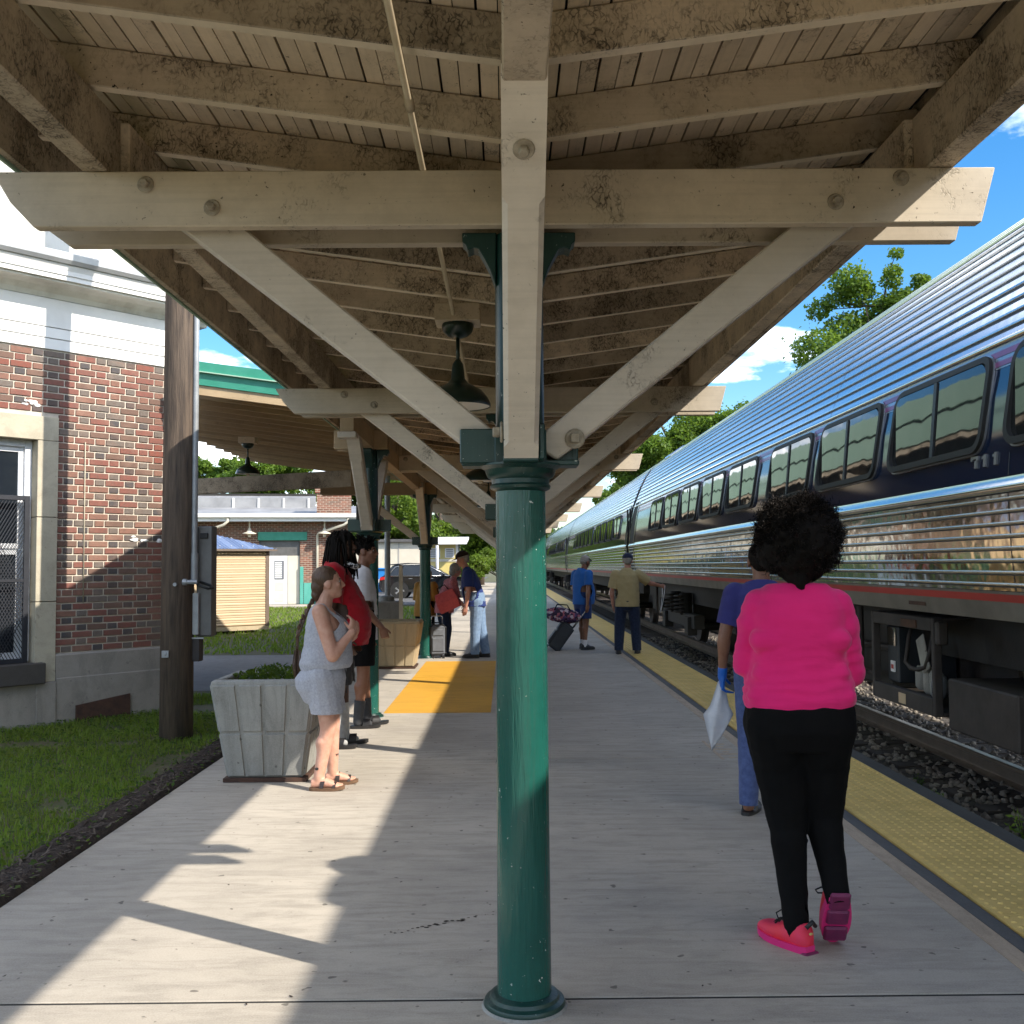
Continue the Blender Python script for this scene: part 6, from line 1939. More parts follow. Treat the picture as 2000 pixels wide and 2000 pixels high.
def head_shape(mb, J, h, yaw=0, pit=0, s=1.0):
    """skull, jaw, brow, nose, lips, chin and ears; returns a frame function"""
    q = Quaternion((0, 0, 1), yaw) @ Quaternion((1, 0, 0), pit)
    q3 = q.to_matrix(); c = J['head']; k = h*s
    def T(x, y, z): return c+q @ V((x*k, y*k, z*k))
    mb.ell(T(0, -.006, .014), (.0435*k, .054*k, .052*k), 18, 12, q3)
    mb.ell(T(0, .014, -.018), (.037*k, .040*k, .050*k), 16, 10, q3)
    mb.ell(T(0, .030, -.048), (.024*k, .022*k, .019*k), 12, 8, q3)
    mb.ell(T(0, .040, .012), (.030*k, .012*k, .008*k), 12, 6, q3)
    cap_solid(mb, T(0, .050, .006), T(0, .061, -.016), .0045*k, .0085*k, 8)
    for sx in (-1, 1):
        mb.ell(T(sx*.008, .054, -.018), (.006*k, .007*k, .005*k), 8, 6, q3)
        mb.ell(T(sx*.022, .038, -.010), (.014*k, .012*k, .012*k), 10, 6, q3)
        mb.ell(T(sx*.044, -.004, -.008), (.006*k, .016*k, .021*k), 8, 8, q3)
    mb.ell(T(0, .048, -.0305), (.015*k, .007*k, .0042*k), 10, 6, q3)
    mb.ell(T(0, .046, -.0375), (.013*k, .007*k, .0045*k), 10, 6, q3)
    return T, q3, k

def face_parts(body, T, q3, k, lip=True, brow='hair_black'):
    for sx in (-1, 1):
        e = MB().ell(T(sx*.0175, .0435, .0005), (.0068*k, .0048*k, .0042*k), 10, 8, q3).build('eye', M['eye_w'], body, smooth=True)
        MB().ell(T(sx*.0175, .0474, .0005), (.0030*k, .0016*k, .0032*k), 8, 6, q3).build('iris', M['eye_d'], e, smooth=True)
        MB().tube([T(sx*.009, .0505, .011), T(sx*.018, .0505, .0135), T(sx*.027, .045, .0115)], .0019*k, 6).build('eyebrow', M[brow], body, smooth=True)
    if lip:
        MB().ell(T(0, .0515, -.034), (.0125*k, .004*k, .0052*k), 10, 6, q3).build('lips', M['lip'], body, smooth=True)

def limbs(mb, J, h, f=1.0, arms=True, legs=True, calf=1.0):
    for s in 'LR':
        if legs:
            cap_solid(mb, J['hip'+s], J['kn'+s], .052*h*f, .033*h*f); cap_solid(mb, J['kn'+s], J['an'+s], .032*h*f, .021*h*f)
            m_ = J['kn'+s].lerp(J['an'+s], .3); d = (J['an'+s]-J['kn'+s])
            back = V((0, -1, 0))
            cap_solid(mb, m_+back*.010*h*calf, J['kn'+s].lerp(J['an'+s], .52)+back*.004*h, .030*h*f*calf, .022*h*f)
        if arms:
            cap_solid(mb, J['sh'+s], J['el'+s], .031*h*f, .0235*h*f); cap_solid(mb, J['el'+s], J['wr'+s], .0235*h*f, .0155*h*f)
            cap_solid(mb, J['el'+s].lerp(J['wr'+s], .12), J['el'+s].lerp(J['wr'+s], .42), .0255*h*f, .022*h*f)
    cap_solid(mb, J['neck']-V((0, 0, .03*h)), J['head']+V((0, -.008*h, -.03*h)), .036*h*f, .031*h)

def torso(mb, prof, cx=0.0, lean=0.0, tw=0.0, grow=0.0):
    """prof: (z, half width, half depth, centre y)"""
    rings = []
    for z, a, b, cy in prof:
        rings.append(((cx, cy+lean*(z-prof[0][0]), z), ((a+grow)*math.cos(tw), (a+grow)*math.sin(tw), 0), (-(b+grow)*math.sin(tw), (b+grow)*math.cos(tw), 0)))
    loft(mb, rings)

def shoe(parent, an, yaw, L, mat, sole, kind='shoe', pit=0.0, name='shoe', w=1.0, pivot=None):
    """a shoe under an ankle: sole outline extruded, upper lofted from heel to toe"""
    q = Quaternion((0, 0, 1), yaw) @ Quaternion((1, 0, 0), pit)
    an = V(an); W = L*.18*w
    org = V((an.x, an.y, 0)) if pivot is None else V(pivot)
    def T(x, y, z): return org+q @ V((x, y, z))
    hb, tf = -L*.26, L*.74
    def half(t):          # half width along the foot 0..1
        return W*(0.62+.50*math.sin(math.pi*min(1, t*1.05))**.8*(.55+.6*t))*(1 if t < .86 else math.sqrt(max(0, 1-((t-.86)/.145)**2))*.98+.02)
    n = 14
    pts = [(half(i/n), hb+(tf-hb)*i/n) for i in range(n+1)]
    pts[0] = (W*.42, hb); ol = [(a, y) for a, y in pts]+[(-a, y) for a, y in reversed(pts)]
    so = MB(); m = len(ol); th = .028 if kind != 'sandal' else .022
    def rise(y): t = (y-hb)/L; return .010*max(0, t-.7)/.3
    vs = [T(a*.96, y, rise(y)) for a, y in ol]+[T(a*1.03, y, th+rise(y)) for a, y in ol]
    so.add(vs, [tuple(range(m-1, -1, -1)), tuple(range(m, 2*m))]+[(k, (k+1) % m, m+(k+1) % m, m+k) for k in range(m)])
    so_o = None
    if kind == 'shoe':
        up_ = MB(); rings = []
        hs = [.055, .082, .092, .090, .083, .074, .066, .060, .055, .051, .047, .043, .037, .027, .008]
        for i in range(n+1):
            a, y = pts[i]; t = i/n
            zt = hs[i]*(L/.27)
            rings.append((T(0, y+(.004 if i == 0 else 0), th*.8+zt*.38+rise(y)), q @ V((max(a*.97, .004), 0, 0)), q @ V((0, 0, zt*.62))))
        loft(up_, rings, 18, 2.2)
        o = up_.build(name, mat, parent, smooth=True)
        so.build('sole', sole, o, smooth='auto')
        la = MB()
        for k in range(4):
            y = L*(.16+.075*k); zt = .118*(L/.27)-.013*k
            la.tube([T(-W*.55, y, zt-.022), T(0, y, zt-.004), T(W*.55, y, zt-.022)], .0035, 5)
        la.build('laces', M['black'], o)
    else:
        o = so.build(name, sole, parent, smooth='auto')
        st = MB()
        if kind == 'slide':
            spans = [(.40, .62, .060)]
        else:
            spans = [(.30, .42, .066), (.66, .74, .040)]
        for (t0, t1, zt) in spans:
            rows = []
            for t in (t0, t1):
                a = half(t); y = hb+L*t
                rows.append([T(a*1.03*math.cos(math.pi*k/10), y+.012*math.sin(math.pi*k/10), th*.9+zt*math.sin(math.pi*k/10)) for k in range(11)])
            vs = rows[0]+rows[1]
            st.add(vs, [(k, k+1, 12+k, 11+k) for k in range(10)])
            st.add([p+q @ V((0, 0, .004)) for p in vs], [(k, k+1, 12+k, 11+k) for k in range(10)])
        st.build('strap', mat, o, smooth=True)
    return o

def bare_foot(mb, an, yaw, L):
    q = Quaternion((0, 0, 1), yaw); org = V((an[0], an[1], .02))
    def T(x, y, z): return org+q @ V((x, y, z))
    W = L*.17
    loft(mb, [(T(0, -L*.22, .03), q @ V((W*.62, 0, 0)), V((0, 0, .03))), (T(0, -L*.05, .04), q @ V((W*.75, 0, 0)), V((0, 0, .042))), (T(0, L*.2, .034), q @ V((W*.9, 0, 0)), V((0, 0, .034))), (T(0, L*.45, .022), q @ V((W*1.05, 0, 0)), V((0, 0, .022))), (T(0, L*.56, .016), q @ V((W*.95, 0, 0)), V((0, 0, .015)))], 14)
    for k in range(5):
        x = W*(-.75+.37*k); ln = L*(.70-.03*abs(k-1.2)-.02*k)
        cap_solid(mb, T(x, L*.5, .016), T(x*1.05, ln, .012), .0115 if k else .014, .009 if k else .012, 8)

def feet_in_shoes(mb, J, h):
    for s in 'LR': cap_solid(mb, J['an'+s], J['an'+s]-V((0, 0, .02*h)), .021*h, .022*h)

# ---- 1. woman in the pink top, seen from behind
def pink_woman():
    p = thing('person', 'woman in a hot pink long-sleeved top, black leggings and neon shoes, seen from behind', 'person', (1.195, 4.22, 0), R(-9))
    h = 1.70
    J = base_joints(h)
    J['hipL'] = V((-.108, 0, .90)); J['hipR'] = V((.100, 0, .90))
    J['knL'] = V((-.055, .02, .49)); J['anL'] = V((-.030, -.015, .085))
    J['knR'] = V((.095, .075, .50)); J['anR'] = V((.128, -.045, .225))
    J['shL'] = V((-.150, -.01, 1.375)); J['shR'] = V((.152, -.01, 1.375))
    J['elL'] = V((-.196, .04, 1.135)); J['elR'] = V((.210, .05, 1.10))
    J['wrL'] = V((-.03, .235, 1.20)); J['wrR'] = V((.04, .255, 1.165))
    J['neck'] = V((.01, .0, 1.43)); J['head'] = V((.015, .02, 1.60))
    mb = MB(); limbs(mb, J, h, 1.0)
    torso(mb, [(.84, .17, .12, 0), (1.0, .17, .12, 0), (1.2, .15, .11, 0), (1.38, .16, .09, 0), (1.44, .08, .06, 0)])
    T, q3, k = head_shape(mb, J, h, R(-25))
    hm = MB()
    hand(mb, J['wrL'], (1, .1, .15), (0, -1, 0), (0, 0, 1), .95, .55); hand(mb, J['wrR'], (-1, .05, .1), (0, -1, 0), (0, 0, 1), .95, .6)
    bm = fuse(mb, .0085, 3)
    body = fin(bm, 'body', M['sk_black'], p)
    face_parts(body, T, q3, k)
    # top
    mb = MB()
    torso(mb, [(.93, .212, .165, -.005), (1.00, .222, .175, -.005), (1.06, .216, .172, 0), (1.13, .195, .158, .005), (1.20, .188, .160, .012), (1.27, .190, .165, .01), (1.33, .194, .150, .0), (1.385, .184, .125, -.008), (1.43, .158, .098, -.012), (1.465, .112, .075, -.012), (1.475, .07, .06, -.01)])
    for s in 'LR':
        cap_solid(mb, J['sh'+s], J['el'+s], .070, .064); cap_solid(mb, J['el'+s], J['wr'+s], .062, .045)
        cap_solid(mb, J['sh'+s].lerp(J['el'+s], .3), J['el'+s].lerp(J['wr'+s], .2), .078, .062)
    # soft rolls at the back under the shoulder blades and the waist
    for (z, w, r) in ((1.25, .15, .050), (1.12, .145, .046), (1.03, .16, .050)):
        cap_solid(mb, (-w, -.088, z-.012), (w*.0, -.108, z), r, r); cap_solid(mb, (0, -.108, z), (w, -.088, z-.012), r, r)
    bm = fuse(mb, .0085, 3, .0055, (4, 4, 19), 2.0)
    bm.normal_update()
    for v in bm.verts:                    # gathered folds round the waist and under the arms
        z = v.co.z
        w_ = max(0, 1-abs(z-1.06)/.13)+.55*max(0, 1-abs(z-1.19)/.06)
        ph = z*150+6*mnoise.noise(V((v.co.x*6, v.co.y*6, z*5)))
        v.co += v.normal*(.0042*w_*math.sin(ph)*(.4+.6*abs(mnoise.noise(V((v.co.x*7, 2, z*9))))*2))
    cut(bm, (0, 0, .985), (0.05, 0.10, -1)); cut(bm, (0, 0, 1.462), (0, .12, 1))
    fin(bm, 'top', M['f_pink'], p, .004)
    # leggings
    mb = MB()
    torso(mb, [(.80, .20, .135, -.01), (.88, .222, .165, -.022), (.95, .218, .165, -.02), (1.03, .20, .15, -.008), (1.07, .18, .14, 0)])
    for s in 'LR':
        cap_solid(mb, J['hip'+s], J['kn'+s], .120, .079); cap_solid(mb, J['kn'+s], J['an'+s], .073, .050)
        cap_solid(mb, J['hip'+s]+V((0, -.06, .0)), J['hip'+s].lerp(J['kn'+s], .3)+V((0, -.02, 0)), .112, .102)
        cap_solid(mb, J['hip'+s]*.55+V((0, 0, .40)), J['kn'+s].lerp(J['hip'+s], .25)+V((.02 if s == 'L' else -.015, 0, 0)), .10, .082)
        cap_solid(mb, J['kn'+s].lerp(J['an'+s], .15)+V((0, -.014, 0)), J['kn'+s].lerp(J['an'+s], .5), .074, .06)
        cap_solid(mb, J['an'+s], J['an'+s]+(J['an'+s]-J['kn'+s]).normalized()*.05, .050, .047)
    bm = fuse(mb, .0085, 2, .003, (9, 9, 14), 5.0)
    for s in 'LR':
        d = (J['an'+s]-J['kn'+s]).normalized(); c = J['an'+s]+d*.03
        cut(bm, c, d, c, .13)
    fin(bm, 'leggings', M['f_black'], p, .004)
    # hair: a full afro of many small coils over a soft mass
    c0 = V((.012, .012, 1.655))
    mb = MB()
    hq = rs
    mb.ell(c0, (.155, .155, .155), 24, 16)
    for i in range(60):
        d = V(hq.normal(size=3)).normalized()
        mb.ell(c0+V((d.x*.118, d.y*.118, d.z*.112-.01)), (.06, .06, .06), 10, 8)
    cap_solid(mb, (0, -.055, 1.52), (0, -.085, 1.47), .07, .03)
    bm = fuse(mb, .012, 1, .016, (26, 26, 26), 1.0)
    hair = fin(bm, 'hair', M['hair_black'], p)
    vs = []; fs = []
    n = 6500
    for i in range(n):
        d = hq.normal(size=3); d /= np.linalg.norm(d)
        if d[2] < -.8: continue
        r0 = .143+.02*hq.rand()+.028*mnoise.noise(V(d)*2.2+V((3, 1, 7)))
        if hq.rand() < .05: r0 += .02
        base = np.array(c0)+d*np.array([r0, r0, r0*1.0])
        a = np.cross(d, hq.normal(size=3)); a /= np.linalg.norm(a); b_ = np.cross(d, a)
        ln = hq.uniform(.018, .042); cr = hq.uniform(.004, .009); w_ = .0019
        o = len(vs); ph = hq.uniform(0, 6.28)
        for j in range(6):
            t = j/5; an_ = ph+t*7.0
            c = base+d*ln*t+(a*math.cos(an_)+b_*math.sin(an_))*cr
            sdv = a*math.sin(an_)-b_*math.cos(an_)
            vs.append(c-sdv*w_); vs.append(c+sdv*w_)
        for j in range(5): fs.append((o+2*j, o+2*j+1, o+2*j+3, o+2*j+2))
    half_ = len(fs)//10*7
    stuff(link('curls', pymesh('curls', vs, fs[:half_], M['hair_black']), hair))
    stuff(link('curls', pymesh('curls', vs, fs[half_:], M['curl_lit']), hair))
    # shoes: left flat, turned outwards; right heel lifted, sole showing
    shL = shoe(p, (J['anL'].x, J['anL'].y+.0, 0), R(38), .285, M['neon'], M['neon_pink'], name='shoe', w=1.12)
    sR = shoe(p, (0, 0, 0), R(4), .285, M['neon'], M['neon_pink'], name='shoe', pit=R(-58), w=1.12, pivot=V((.130, -.055, .175)))
    for (o, yw, pt, piv) in ((shL, R(38), 0, V((J['anL'].x, J['anL'].y, 0))), (sR, R(4), R(-58), V((.130, -.055, .175)))):
        q = Quaternion((0, 0, 1), yw) @ Quaternion((1, 0, 0), pt)
        def T2(x, y, z): return piv+q @ V((x, y, z))
        tr = MB()
        for (yy, ww, hh) in ((-.045, .040, .045), (.045, .043, .04), (.14, .046, .04)):   # dark air pods under the sole
            vs = [T2(sx*ww, yy+sy*hh, zz) for zz in (-.014, .006) for sx, sy in ((-1, -1), (1, -1), (1, 1), (-1, 1))]
            tr.add(vs, [(3, 2, 1, 0), (4, 5, 6, 7), (0, 1, 5, 4), (1, 2, 6, 5), (2, 3, 7, 6), (3, 0, 4, 7)])
        stuff(tr.build('sole_pods', M['sole_dk'], o, bevel=.008))
        MB().tube([T2(-.025, -.078, .105), T2(0, -.088, .128), T2(.025, -.078, .105)], .009, 8).build('heel_tab', M['shoe_blk'], o, smooth=True)
        MB().ell(T2(0, -.079, .078), (.010, .005, .005), 10, 6, q.to_matrix()).build('heel_badge', M['yellow'], o, smooth=True)
        lp = MB(); lp.tube([T2(-.01, .03, .118), T2(-.035, .045, .145), T2(-.06, .05, .135), T2(-.055, .045, .115), T2(-.02, .04, .112)], .0035, 5); lp.tube([T2(.01, .03, .118), T2(.04, .05, .14), T2(.055, .05, .12), T2(.03, .04, .11)], .0035, 5)
        lp.build('lace_bow', M['black'], o, smooth=True)
    return p
pink_woman()

# ---- 2. woman in grey tank top and shorts, side on
def grey_woman():
    p = thing('person', 'woman in a grey tank top and shorts with a long braid, hand at her chest', 'person', (-1.275, 7.30, 0), R(-84))
    h = 1.56
    J = base_joints(h)
    J['hipL'] = V((-.085, -.01, .80)); J['hipR'] = V((.085, -.01, .80))
    J['knL'] = V((-.085, .035, .43)); J['knR'] = V((.085, .02, .43)); J['anL'] = V((-.085, .04, .085)); J['anR'] = V((.095, -.045, .085))
    J['shL'] = V((-.155, -.035, 1.235)); J['shR'] = V((.155, -.035, 1.235))
    J['elR'] = V((.190, .055, .935)); J['wrR'] = V((.12, .185, 1.09))
    J['elL'] = V((-.19, .03, .95)); J['wrL'] = V((-.08, .19, 1.05))
    J['neck'] = V((0, -.025, 1.285)); J['head'] = V((0, .015, 1.435))
    mb = MB(); limbs(mb, J, h, 1.14, calf=1.02)
    torso(mb, [(.74, .15, .13, -.03), (.85, .155, .14, -.02), (1.0, .14, .13, .0), (1.12, .145, .125, .0), (1.22, .14, .09, -.025), (1.28, .06, .055, -.03)])
    for s in 'LR': cap_solid(mb, J['sh'+s], J['el'+s], .058, .046)
    for s, yw in (('L', R(8)), ('R', R(-6))): bare_foot(mb, J['an'+s], yw, .235)
    T, q3, k = head_shape(mb, J, h, R(4), R(6), 1.08)
    hand(mb, J['wrR'], (-.35, .12, 1), (-.5, -.6, .1), (0, -.7, .3), .92, .9, .6)
    hand(mb, J['wrL'], (.5, .3, .5), (0, -1, 0), (0, 0, 1), .92, .6)
    bm = fuse(mb, .0065, 2)
    body = fin(bm, 'body', M['sk_white'], p)
    face_parts(body, T, q3, k, True, 'hair_brown')
    # small ankle tattoos are flat marks
    MB().ell((.131, -.055, .155), (.003, .014, .010), 8, 6).build('tattoo', M['f_shortdk'], body, smooth=True)
    mb = MB()
    for kx in range(4): mb.ell((-.052, .055+.008*kx, .215+.004*(kx % 2)), (.003, .004, .008), 6, 5)
    stuff(mb.build('tattoo_lettering', M['f_shortdk'], body))
    # tank top
    mb = MB()
    torso(mb, [(.78, .160, .150, -.01), (.83, .172, .168, -.008), (.87, .186, .186, -.004), (.93, .180, .178, .004), (.99, .168, .165, .01), (1.07, .168, .165, .015), (1.15, .162, .145, .005), (1.22, .135, .105, -.02), (1.275, .10, .07, -.035), (1.29, .08, .05, -.04)])
    mb.ell((-.065, .085, 1.10), (.075, .075, .08), 14, 10); mb.ell((.065, .085, 1.10), (.075, .075, .08), 14, 10)
    bm = fuse(mb, .008, 2, .0045, (8, 8, 16), 9.0)
    cut(bm, (0, 0, .838), (0, .05, -1))
    for s, x in (('L', -1), ('R', 1)):
        cut(bm, (x*.118, 0, 1.23), (x, .15, .32), (x*.16, -.01, 1.21), .125)
    cut(bm, (0, .03, 1.235), (0, .75, 1), (0, .06, 1.27), .10); cut(bm, (0, -.05, 1.268), (0, -.4, 1), (0, -.06, 1.29), .07)
    fin(bm, 'tank_top', M['f_grey'], p, .004)
    mb = MB()
    torso(mb, [(.60, .165, .135, -.015), (.70, .180, .168, -.04), (.765, .182, .178, -.04), (.82, .165, .156, -.02), (.86, .158, .145, -.012), (.89, .15, .14, -.01)])
    for s in 'LR': cap_solid(mb, J['hip'+s]+V((0, -.02, -.02)), J['hip'+s].lerp(J['kn'+s], .78), .118, .112)
    bm = fuse(mb, .008, 2, .0035, (8, 8, 12), 4.0)
    for s in 'LR': cut(bm, J['hip'+s].lerp(J['kn'+s], .72), (0, 0, -1), J['hip'+s].lerp(J['kn'+s], .95), .24)
    cut(bm, (0, 0, .868), (0, 0, 1))
    fin(bm, 'shorts', M['f_grey'], p, .004)
    MB().tube([(.10, .135, .84), (.115, .15, .77), (.11, .15, .71), (.12, .145, .67)], .004, 6).build('drawstring', M['f_shortdk'], p, smooth=True)
    # hair drawn back into a braid
    mb = MB()
    mb.ell(T(0, -.014, .022), (.0475*k, .056*k, .0515*k), 18, 12, q3); mb.ell(T(0, -.045, -.012), (.036*k, .03*k, .04*k), 14, 10, q3)
    mb.ell(T(0, -.055, -.045), (.026*k, .022*k, .030*k), 12, 8, q3)
    bm = fuse(mb, .007, 2, .003, (30, 30, 14), 3.0)
    cut(bm, T(0, .028, .02), q3 @ V((0, 1, -.45)))
    hair = fin(bm, 'hair', M['hair_brown'], p)
    br = MB(); x0, y0_, z0 = T(0, -.062, -.06)
    n = 11
    for i in range(n):
        t = i/(n-1); z = z0-.02-.36*t; y = y0_-.02-.105*math.sin(min(1, t*1.4)*1.57)
        sw = .013*(1-.35*t)
        br.ell((x0+(.5 if i % 2 else -.5)*sw, y, z), (sw*1.15, sw*1.15, .026), 10, 8, Matrix.Rotation((.5 if i % 2 else -.5), 3, 'Y'))
    br.tube([(x0, y0_-.02, z0), (x0, y0_-.12, z0-.26), (x0, y0_-.125, z0-.38)], [.011, .010, .008], 8)
    braid = br.build('braid', M['hair_brown'], hair, smooth=True)
    tl = MB()
    for i in range(26):
        a = V(hq2.normal(size=3))*.012
        tl.tube([(x0+a.x, y0_-.125+a.y, z0-.36), (x0+a.x*1.6, y0_-.130+a.y*1.5, z0-.47), (x0+a.x*1.2, y0_-.115+a.y, z0-.62-.03*abs(a.z)*20)], [.004, .0035, .001], 5)
    stuff(tl.build('braid_tail', M['hair_brown'], hair, smooth=True))
    for s, yw in (('L', R(8)), ('R', R(-6))):
        shoe(p, (J['an'+s].x, J['an'+s].y, 0), yw, .245, M['sandal'], M['cork'], 'sandal', name='sandal')
    return p
hq2 = np.random.RandomState(21)
grey_woman()

# ---- a general standing figure for the rest
def clothed(label, loc, rz, h, skin_m, prof, J=None, shirt=None, sleeve=.62, hem=.50, shirt_r=(.044, .036), pants=None, pant_end=1.0, pant_r=(.062, .047, .036), pr=None,
            shoes=None, hair=None, yaw=0, pit=0, vox=.010, hands='R', handspec=None, f=1.0, neckz=.838, calf=1.0, face=True, hip_prof=None, socks=None, glove=None, rip=.004, shirt_cut=True, skinrip=0, brow='hair_black'):
    p = thing('person', label, 'person', loc, rz)
    b = base_joints(h)
    for k_, v in (J or {}).items(): b[k_] = V(v)
    J = b
    mb = MB(); limbs(mb, J, h, f, calf=calf); feet_in_shoes(mb, J, h)
    torso(mb, [(z, a-.055, d-.045, cy) for z, a, d, cy in prof if z > .52*h])
    T, q3, k = head_shape(mb, J, h, yaw, pit)
    hs = handspec or {}
    for s, x in (('L', -1), ('R', 1)):
        d = (J['wr'+s]-J['el'+s]).normalized()
        sp = hs.get(s, {})
        if glove != s: hand(mb, J['wr'+s], sp.get('d', d), sp.get('n', (-x, .2, 0)), sp.get('s', (0, 1, 0)), h/1.75, sp.get('curl', .45))
    body = fin(fuse(mb, vox*.8, 2), 'body', M[skin_m], p)
    if face: face_parts(body, T, q3, k, True, brow)
    if glove:
        s = glove; x = -1 if s == 'L' else 1
        mb = MB(); d = (J['wr'+s]-J['el'+s]).normalized(); sp = hs.get(s, {})
        cap_solid(mb, J['wr'+s]-d*.035, J['wr'+s]+d*.02, .031, .029)
        hand(mb, J['wr'+s]+d*.0, sp.get('d', d), sp.get('n', (-x, .2, 0)), sp.get('s', (0, 1, 0)), h/1.75*1.1, sp.get('curl', .9), .6)
        fin(fuse(mb, .005, 2), 'glove', M['glove'], p)
    if shirt:
        mb = MB(); torso(mb, prof)
        for s in 'LR':
            cap_solid(mb, J['sh'+s], J['el'+s], shirt_r[0]*h, shirt_r[1]*h)
            if sleeve > 1: cap_solid(mb, J['el'+s], J['wr'+s], shirt_r[1]*h, .026*h)
        bm = fuse(mb, vox, 2, rip, (7, 7, 13), loc[0])
        cut(bm, (0, 0, hem*h), (0, 0, -1), (0, 0, hem*h), .42)
        cut(bm, (0, 0, neckz*h), (0, .45, 1), (0, .02, (neckz+.02)*h), .12)
        if sleeve < 1:
            for s in 'LR':
                d = (J['el'+s]-J['sh'+s]).normalized(); c = J['sh'+s].lerp(J['el'+s], sleeve); cc = J['sh'+s].lerp(J['el'+s], min(1.05, sleeve+.33))
                cut(bm, c, d, cc, (J['el'+s]-J['sh'+s]).length*.46)
        fin(bm, 'shirt', M[shirt], p, .005)
    if pants:
        mb = MB()
        hp = hip_prof or [(.43*h, .085*h, .060*h, 0), (.47*h, .098*h, .072*h, 0), (.52*h, .102*h, .078*h, -.01), (.565*h, .098*h, .075*h, 0), (.60*h, .09*h, .07*h, .005)]
        torso(mb, hp)
        for s in 'LR':
            cap_solid(mb, J['hip'+s], J['kn'+s], pant_r[0]*h, pant_r[1]*h)
            if pant_end > .55: cap_solid(mb, J['kn'+s], J['an'+s], pant_r[1]*h, pant_r[2]*h); cap_solid(mb, J['an'+s], J['an'+s]-V((0, 0, .02)), pant_r[2]*h, pant_r[2]*h)
        bm = fuse(mb, vox, 2, rip*.8, (8, 8, 10), loc[1])
        for s in 'LR':
            if pant_end > .55: c = J['an'+s]-V((0, 0, .012*h)); cut(bm, c, (0, 0, -1), c-V((0, 0, .03)), .12)
            else:
                c = J['hip'+s].lerp(J['kn'+s], pant_end*2); d = (J['kn'+s]-J['hip'+s]).normalized(); cut(bm, c, d, c+d*.11, .155)
        fin(bm, 'shorts' if pant_end < .55 else 'trousers', M[pants], p, .005)
    if socks:
        for s in 'LR':
            mb = MB(); a = J['an'+s]; tp = a.lerp(J['kn'+s], socks[1])
            cap_solid(mb, a-V((0, 0, .03)), tp, .026*h*f, .030*h*f)
            cap_solid(mb, a-V((0, 0, .02)), a+V((0, .11, -.045)), .03, .028)
            bm = fuse(mb, .008, 2); cut(bm, tp, (tp-a), tp, .1); fin(bm, 'sock', M[socks[0]], p)
    if shoes:
        for s, yw in (('L', shoes[3] if len(shoes) > 3 else .1), ('R', shoes[4] if len(shoes) > 4 else -.1)):
            shoe(p, (J['an'+s].x, J['an'+s].y, 0), yw, .157*h, M[shoes[1]], M[shoes[2]], shoes[0])
    return p, J, T, q3, k

def short_hair(p, T, q3, k, mat, low=-.01, name='hair', fwd=.03):
    mb = MB(); mb.ell(T(0, -.012, .016), (.0465*k, .0565*k, .0535*k), 18, 12, q3); mb.ell(T(0, -.034, -.012), (.036*k, .03*k, .032*k), 12, 8, q3)
    bm = fuse(mb, .009, 1, .003, (40, 40, 40), 2.0)
    cut(bm, T(0, fwd, .012), q3 @ V((0, 1, -.55)))
    return fin(bm, name, M[mat], p)
def cap_hat(p, T, q3, k, mat, back=False):
    mb = MB(); mb.ell(T(0, -.004, .026), (.054*k, .066*k, .053*k), 20, 12, q3)
    bm = fuse(mb, .008, 0); cut(bm, T(0, 0, .022), q3 @ V((0, 0, -1)))
    c = fin(bm, 'cap', M[mat], p)
    br = MB(); s = -1 if back else 1
    rows = []
    n = 10
    for j in range(4):
        t = j/3
        rows.append([T(.042*math.cos(math.pi*i/n), s*(.038+(.045*t+.02)*math.sin(math.pi*i/n)), .024-.008*t) for i in range(n+1)])
    vs = [q for r in rows for q in r]; vs2 = [q+q3 @ V((0, 0, -.004*1)) for q in vs]
    f_ = [(j*(n+1)+i, j*(n+1)+i+1, (j+1)*(n+1)+i+1, (j+1)*(n+1)+i) for j in range(3) for i in range(n)]
    br.add(vs, f_); br.add(vs2, f_)
    br.build('brim', M[mat], c, smooth=True)
    return c
def dreads(p, T, q3, k, n, length, mat, seed, r=.008, spread=1.0, up_=0.0, name='dreadlocks'):
    r_ = np.random.RandomState(seed)
    mb = MB(); mb.ell(T(0, -.008, .018), (.046*k, .056*k, .052*k), 16, 10, q3)
    hair = fin(fuse(mb, .009, 1, .004, (40, 40, 40), 1.0), 'hair', M[mat], p)
    cut_ = None
    lk = MB()
    for i in range(n):
        a = r_.uniform(-math.pi, math.pi); z = r_.uniform(-.02, .055)
        rr_ = math.sqrt(max(.02, 1-(z/.06)**2))
        # locks start on the scalp, hang outside it
        s = T(.045*rr_*math.sin(a), -.008+.054*rr_*math.cos(a), .014+z)
        o = (s-T(0, -.008, .0)); o.z = 0
        o = o.normalized() if o.length > 1e-4 else V((0, -1, 0))
        if math.cos(a) > .55 and z < .03: continue
        ln = length*r_.uniform(.6, 1.1)
        if up_:
            tip = s+o*.03*r_.uniform(.2, 1)+V((r_.normal()*.012, r_.normal()*.012, up_*r_.uniform(.4, 1.2)))
            lk.tube([s, s.lerp(tip, .5)+V((r_.normal()*.006, r_.normal()*.006, .006)), tip], [r, r*.9, r*.5], 6)
        else:
            p1 = s+o*.028*spread+V((0, 0, -.02)); p2 = p1+o*.016*spread+V((r_.normal()*.01, r_.normal()*.01, -ln*.45)); p3 = p2+V((r_.normal()*.014, r_.normal()*.014+.01, -ln*.5))
            lk.tube([s+V((0, 0, .004)), p1, p2, p3], [r, r, r*.95, r*.6], 6)
    stuff(lk.build(name, M[mat], hair, smooth=True))
    return hair

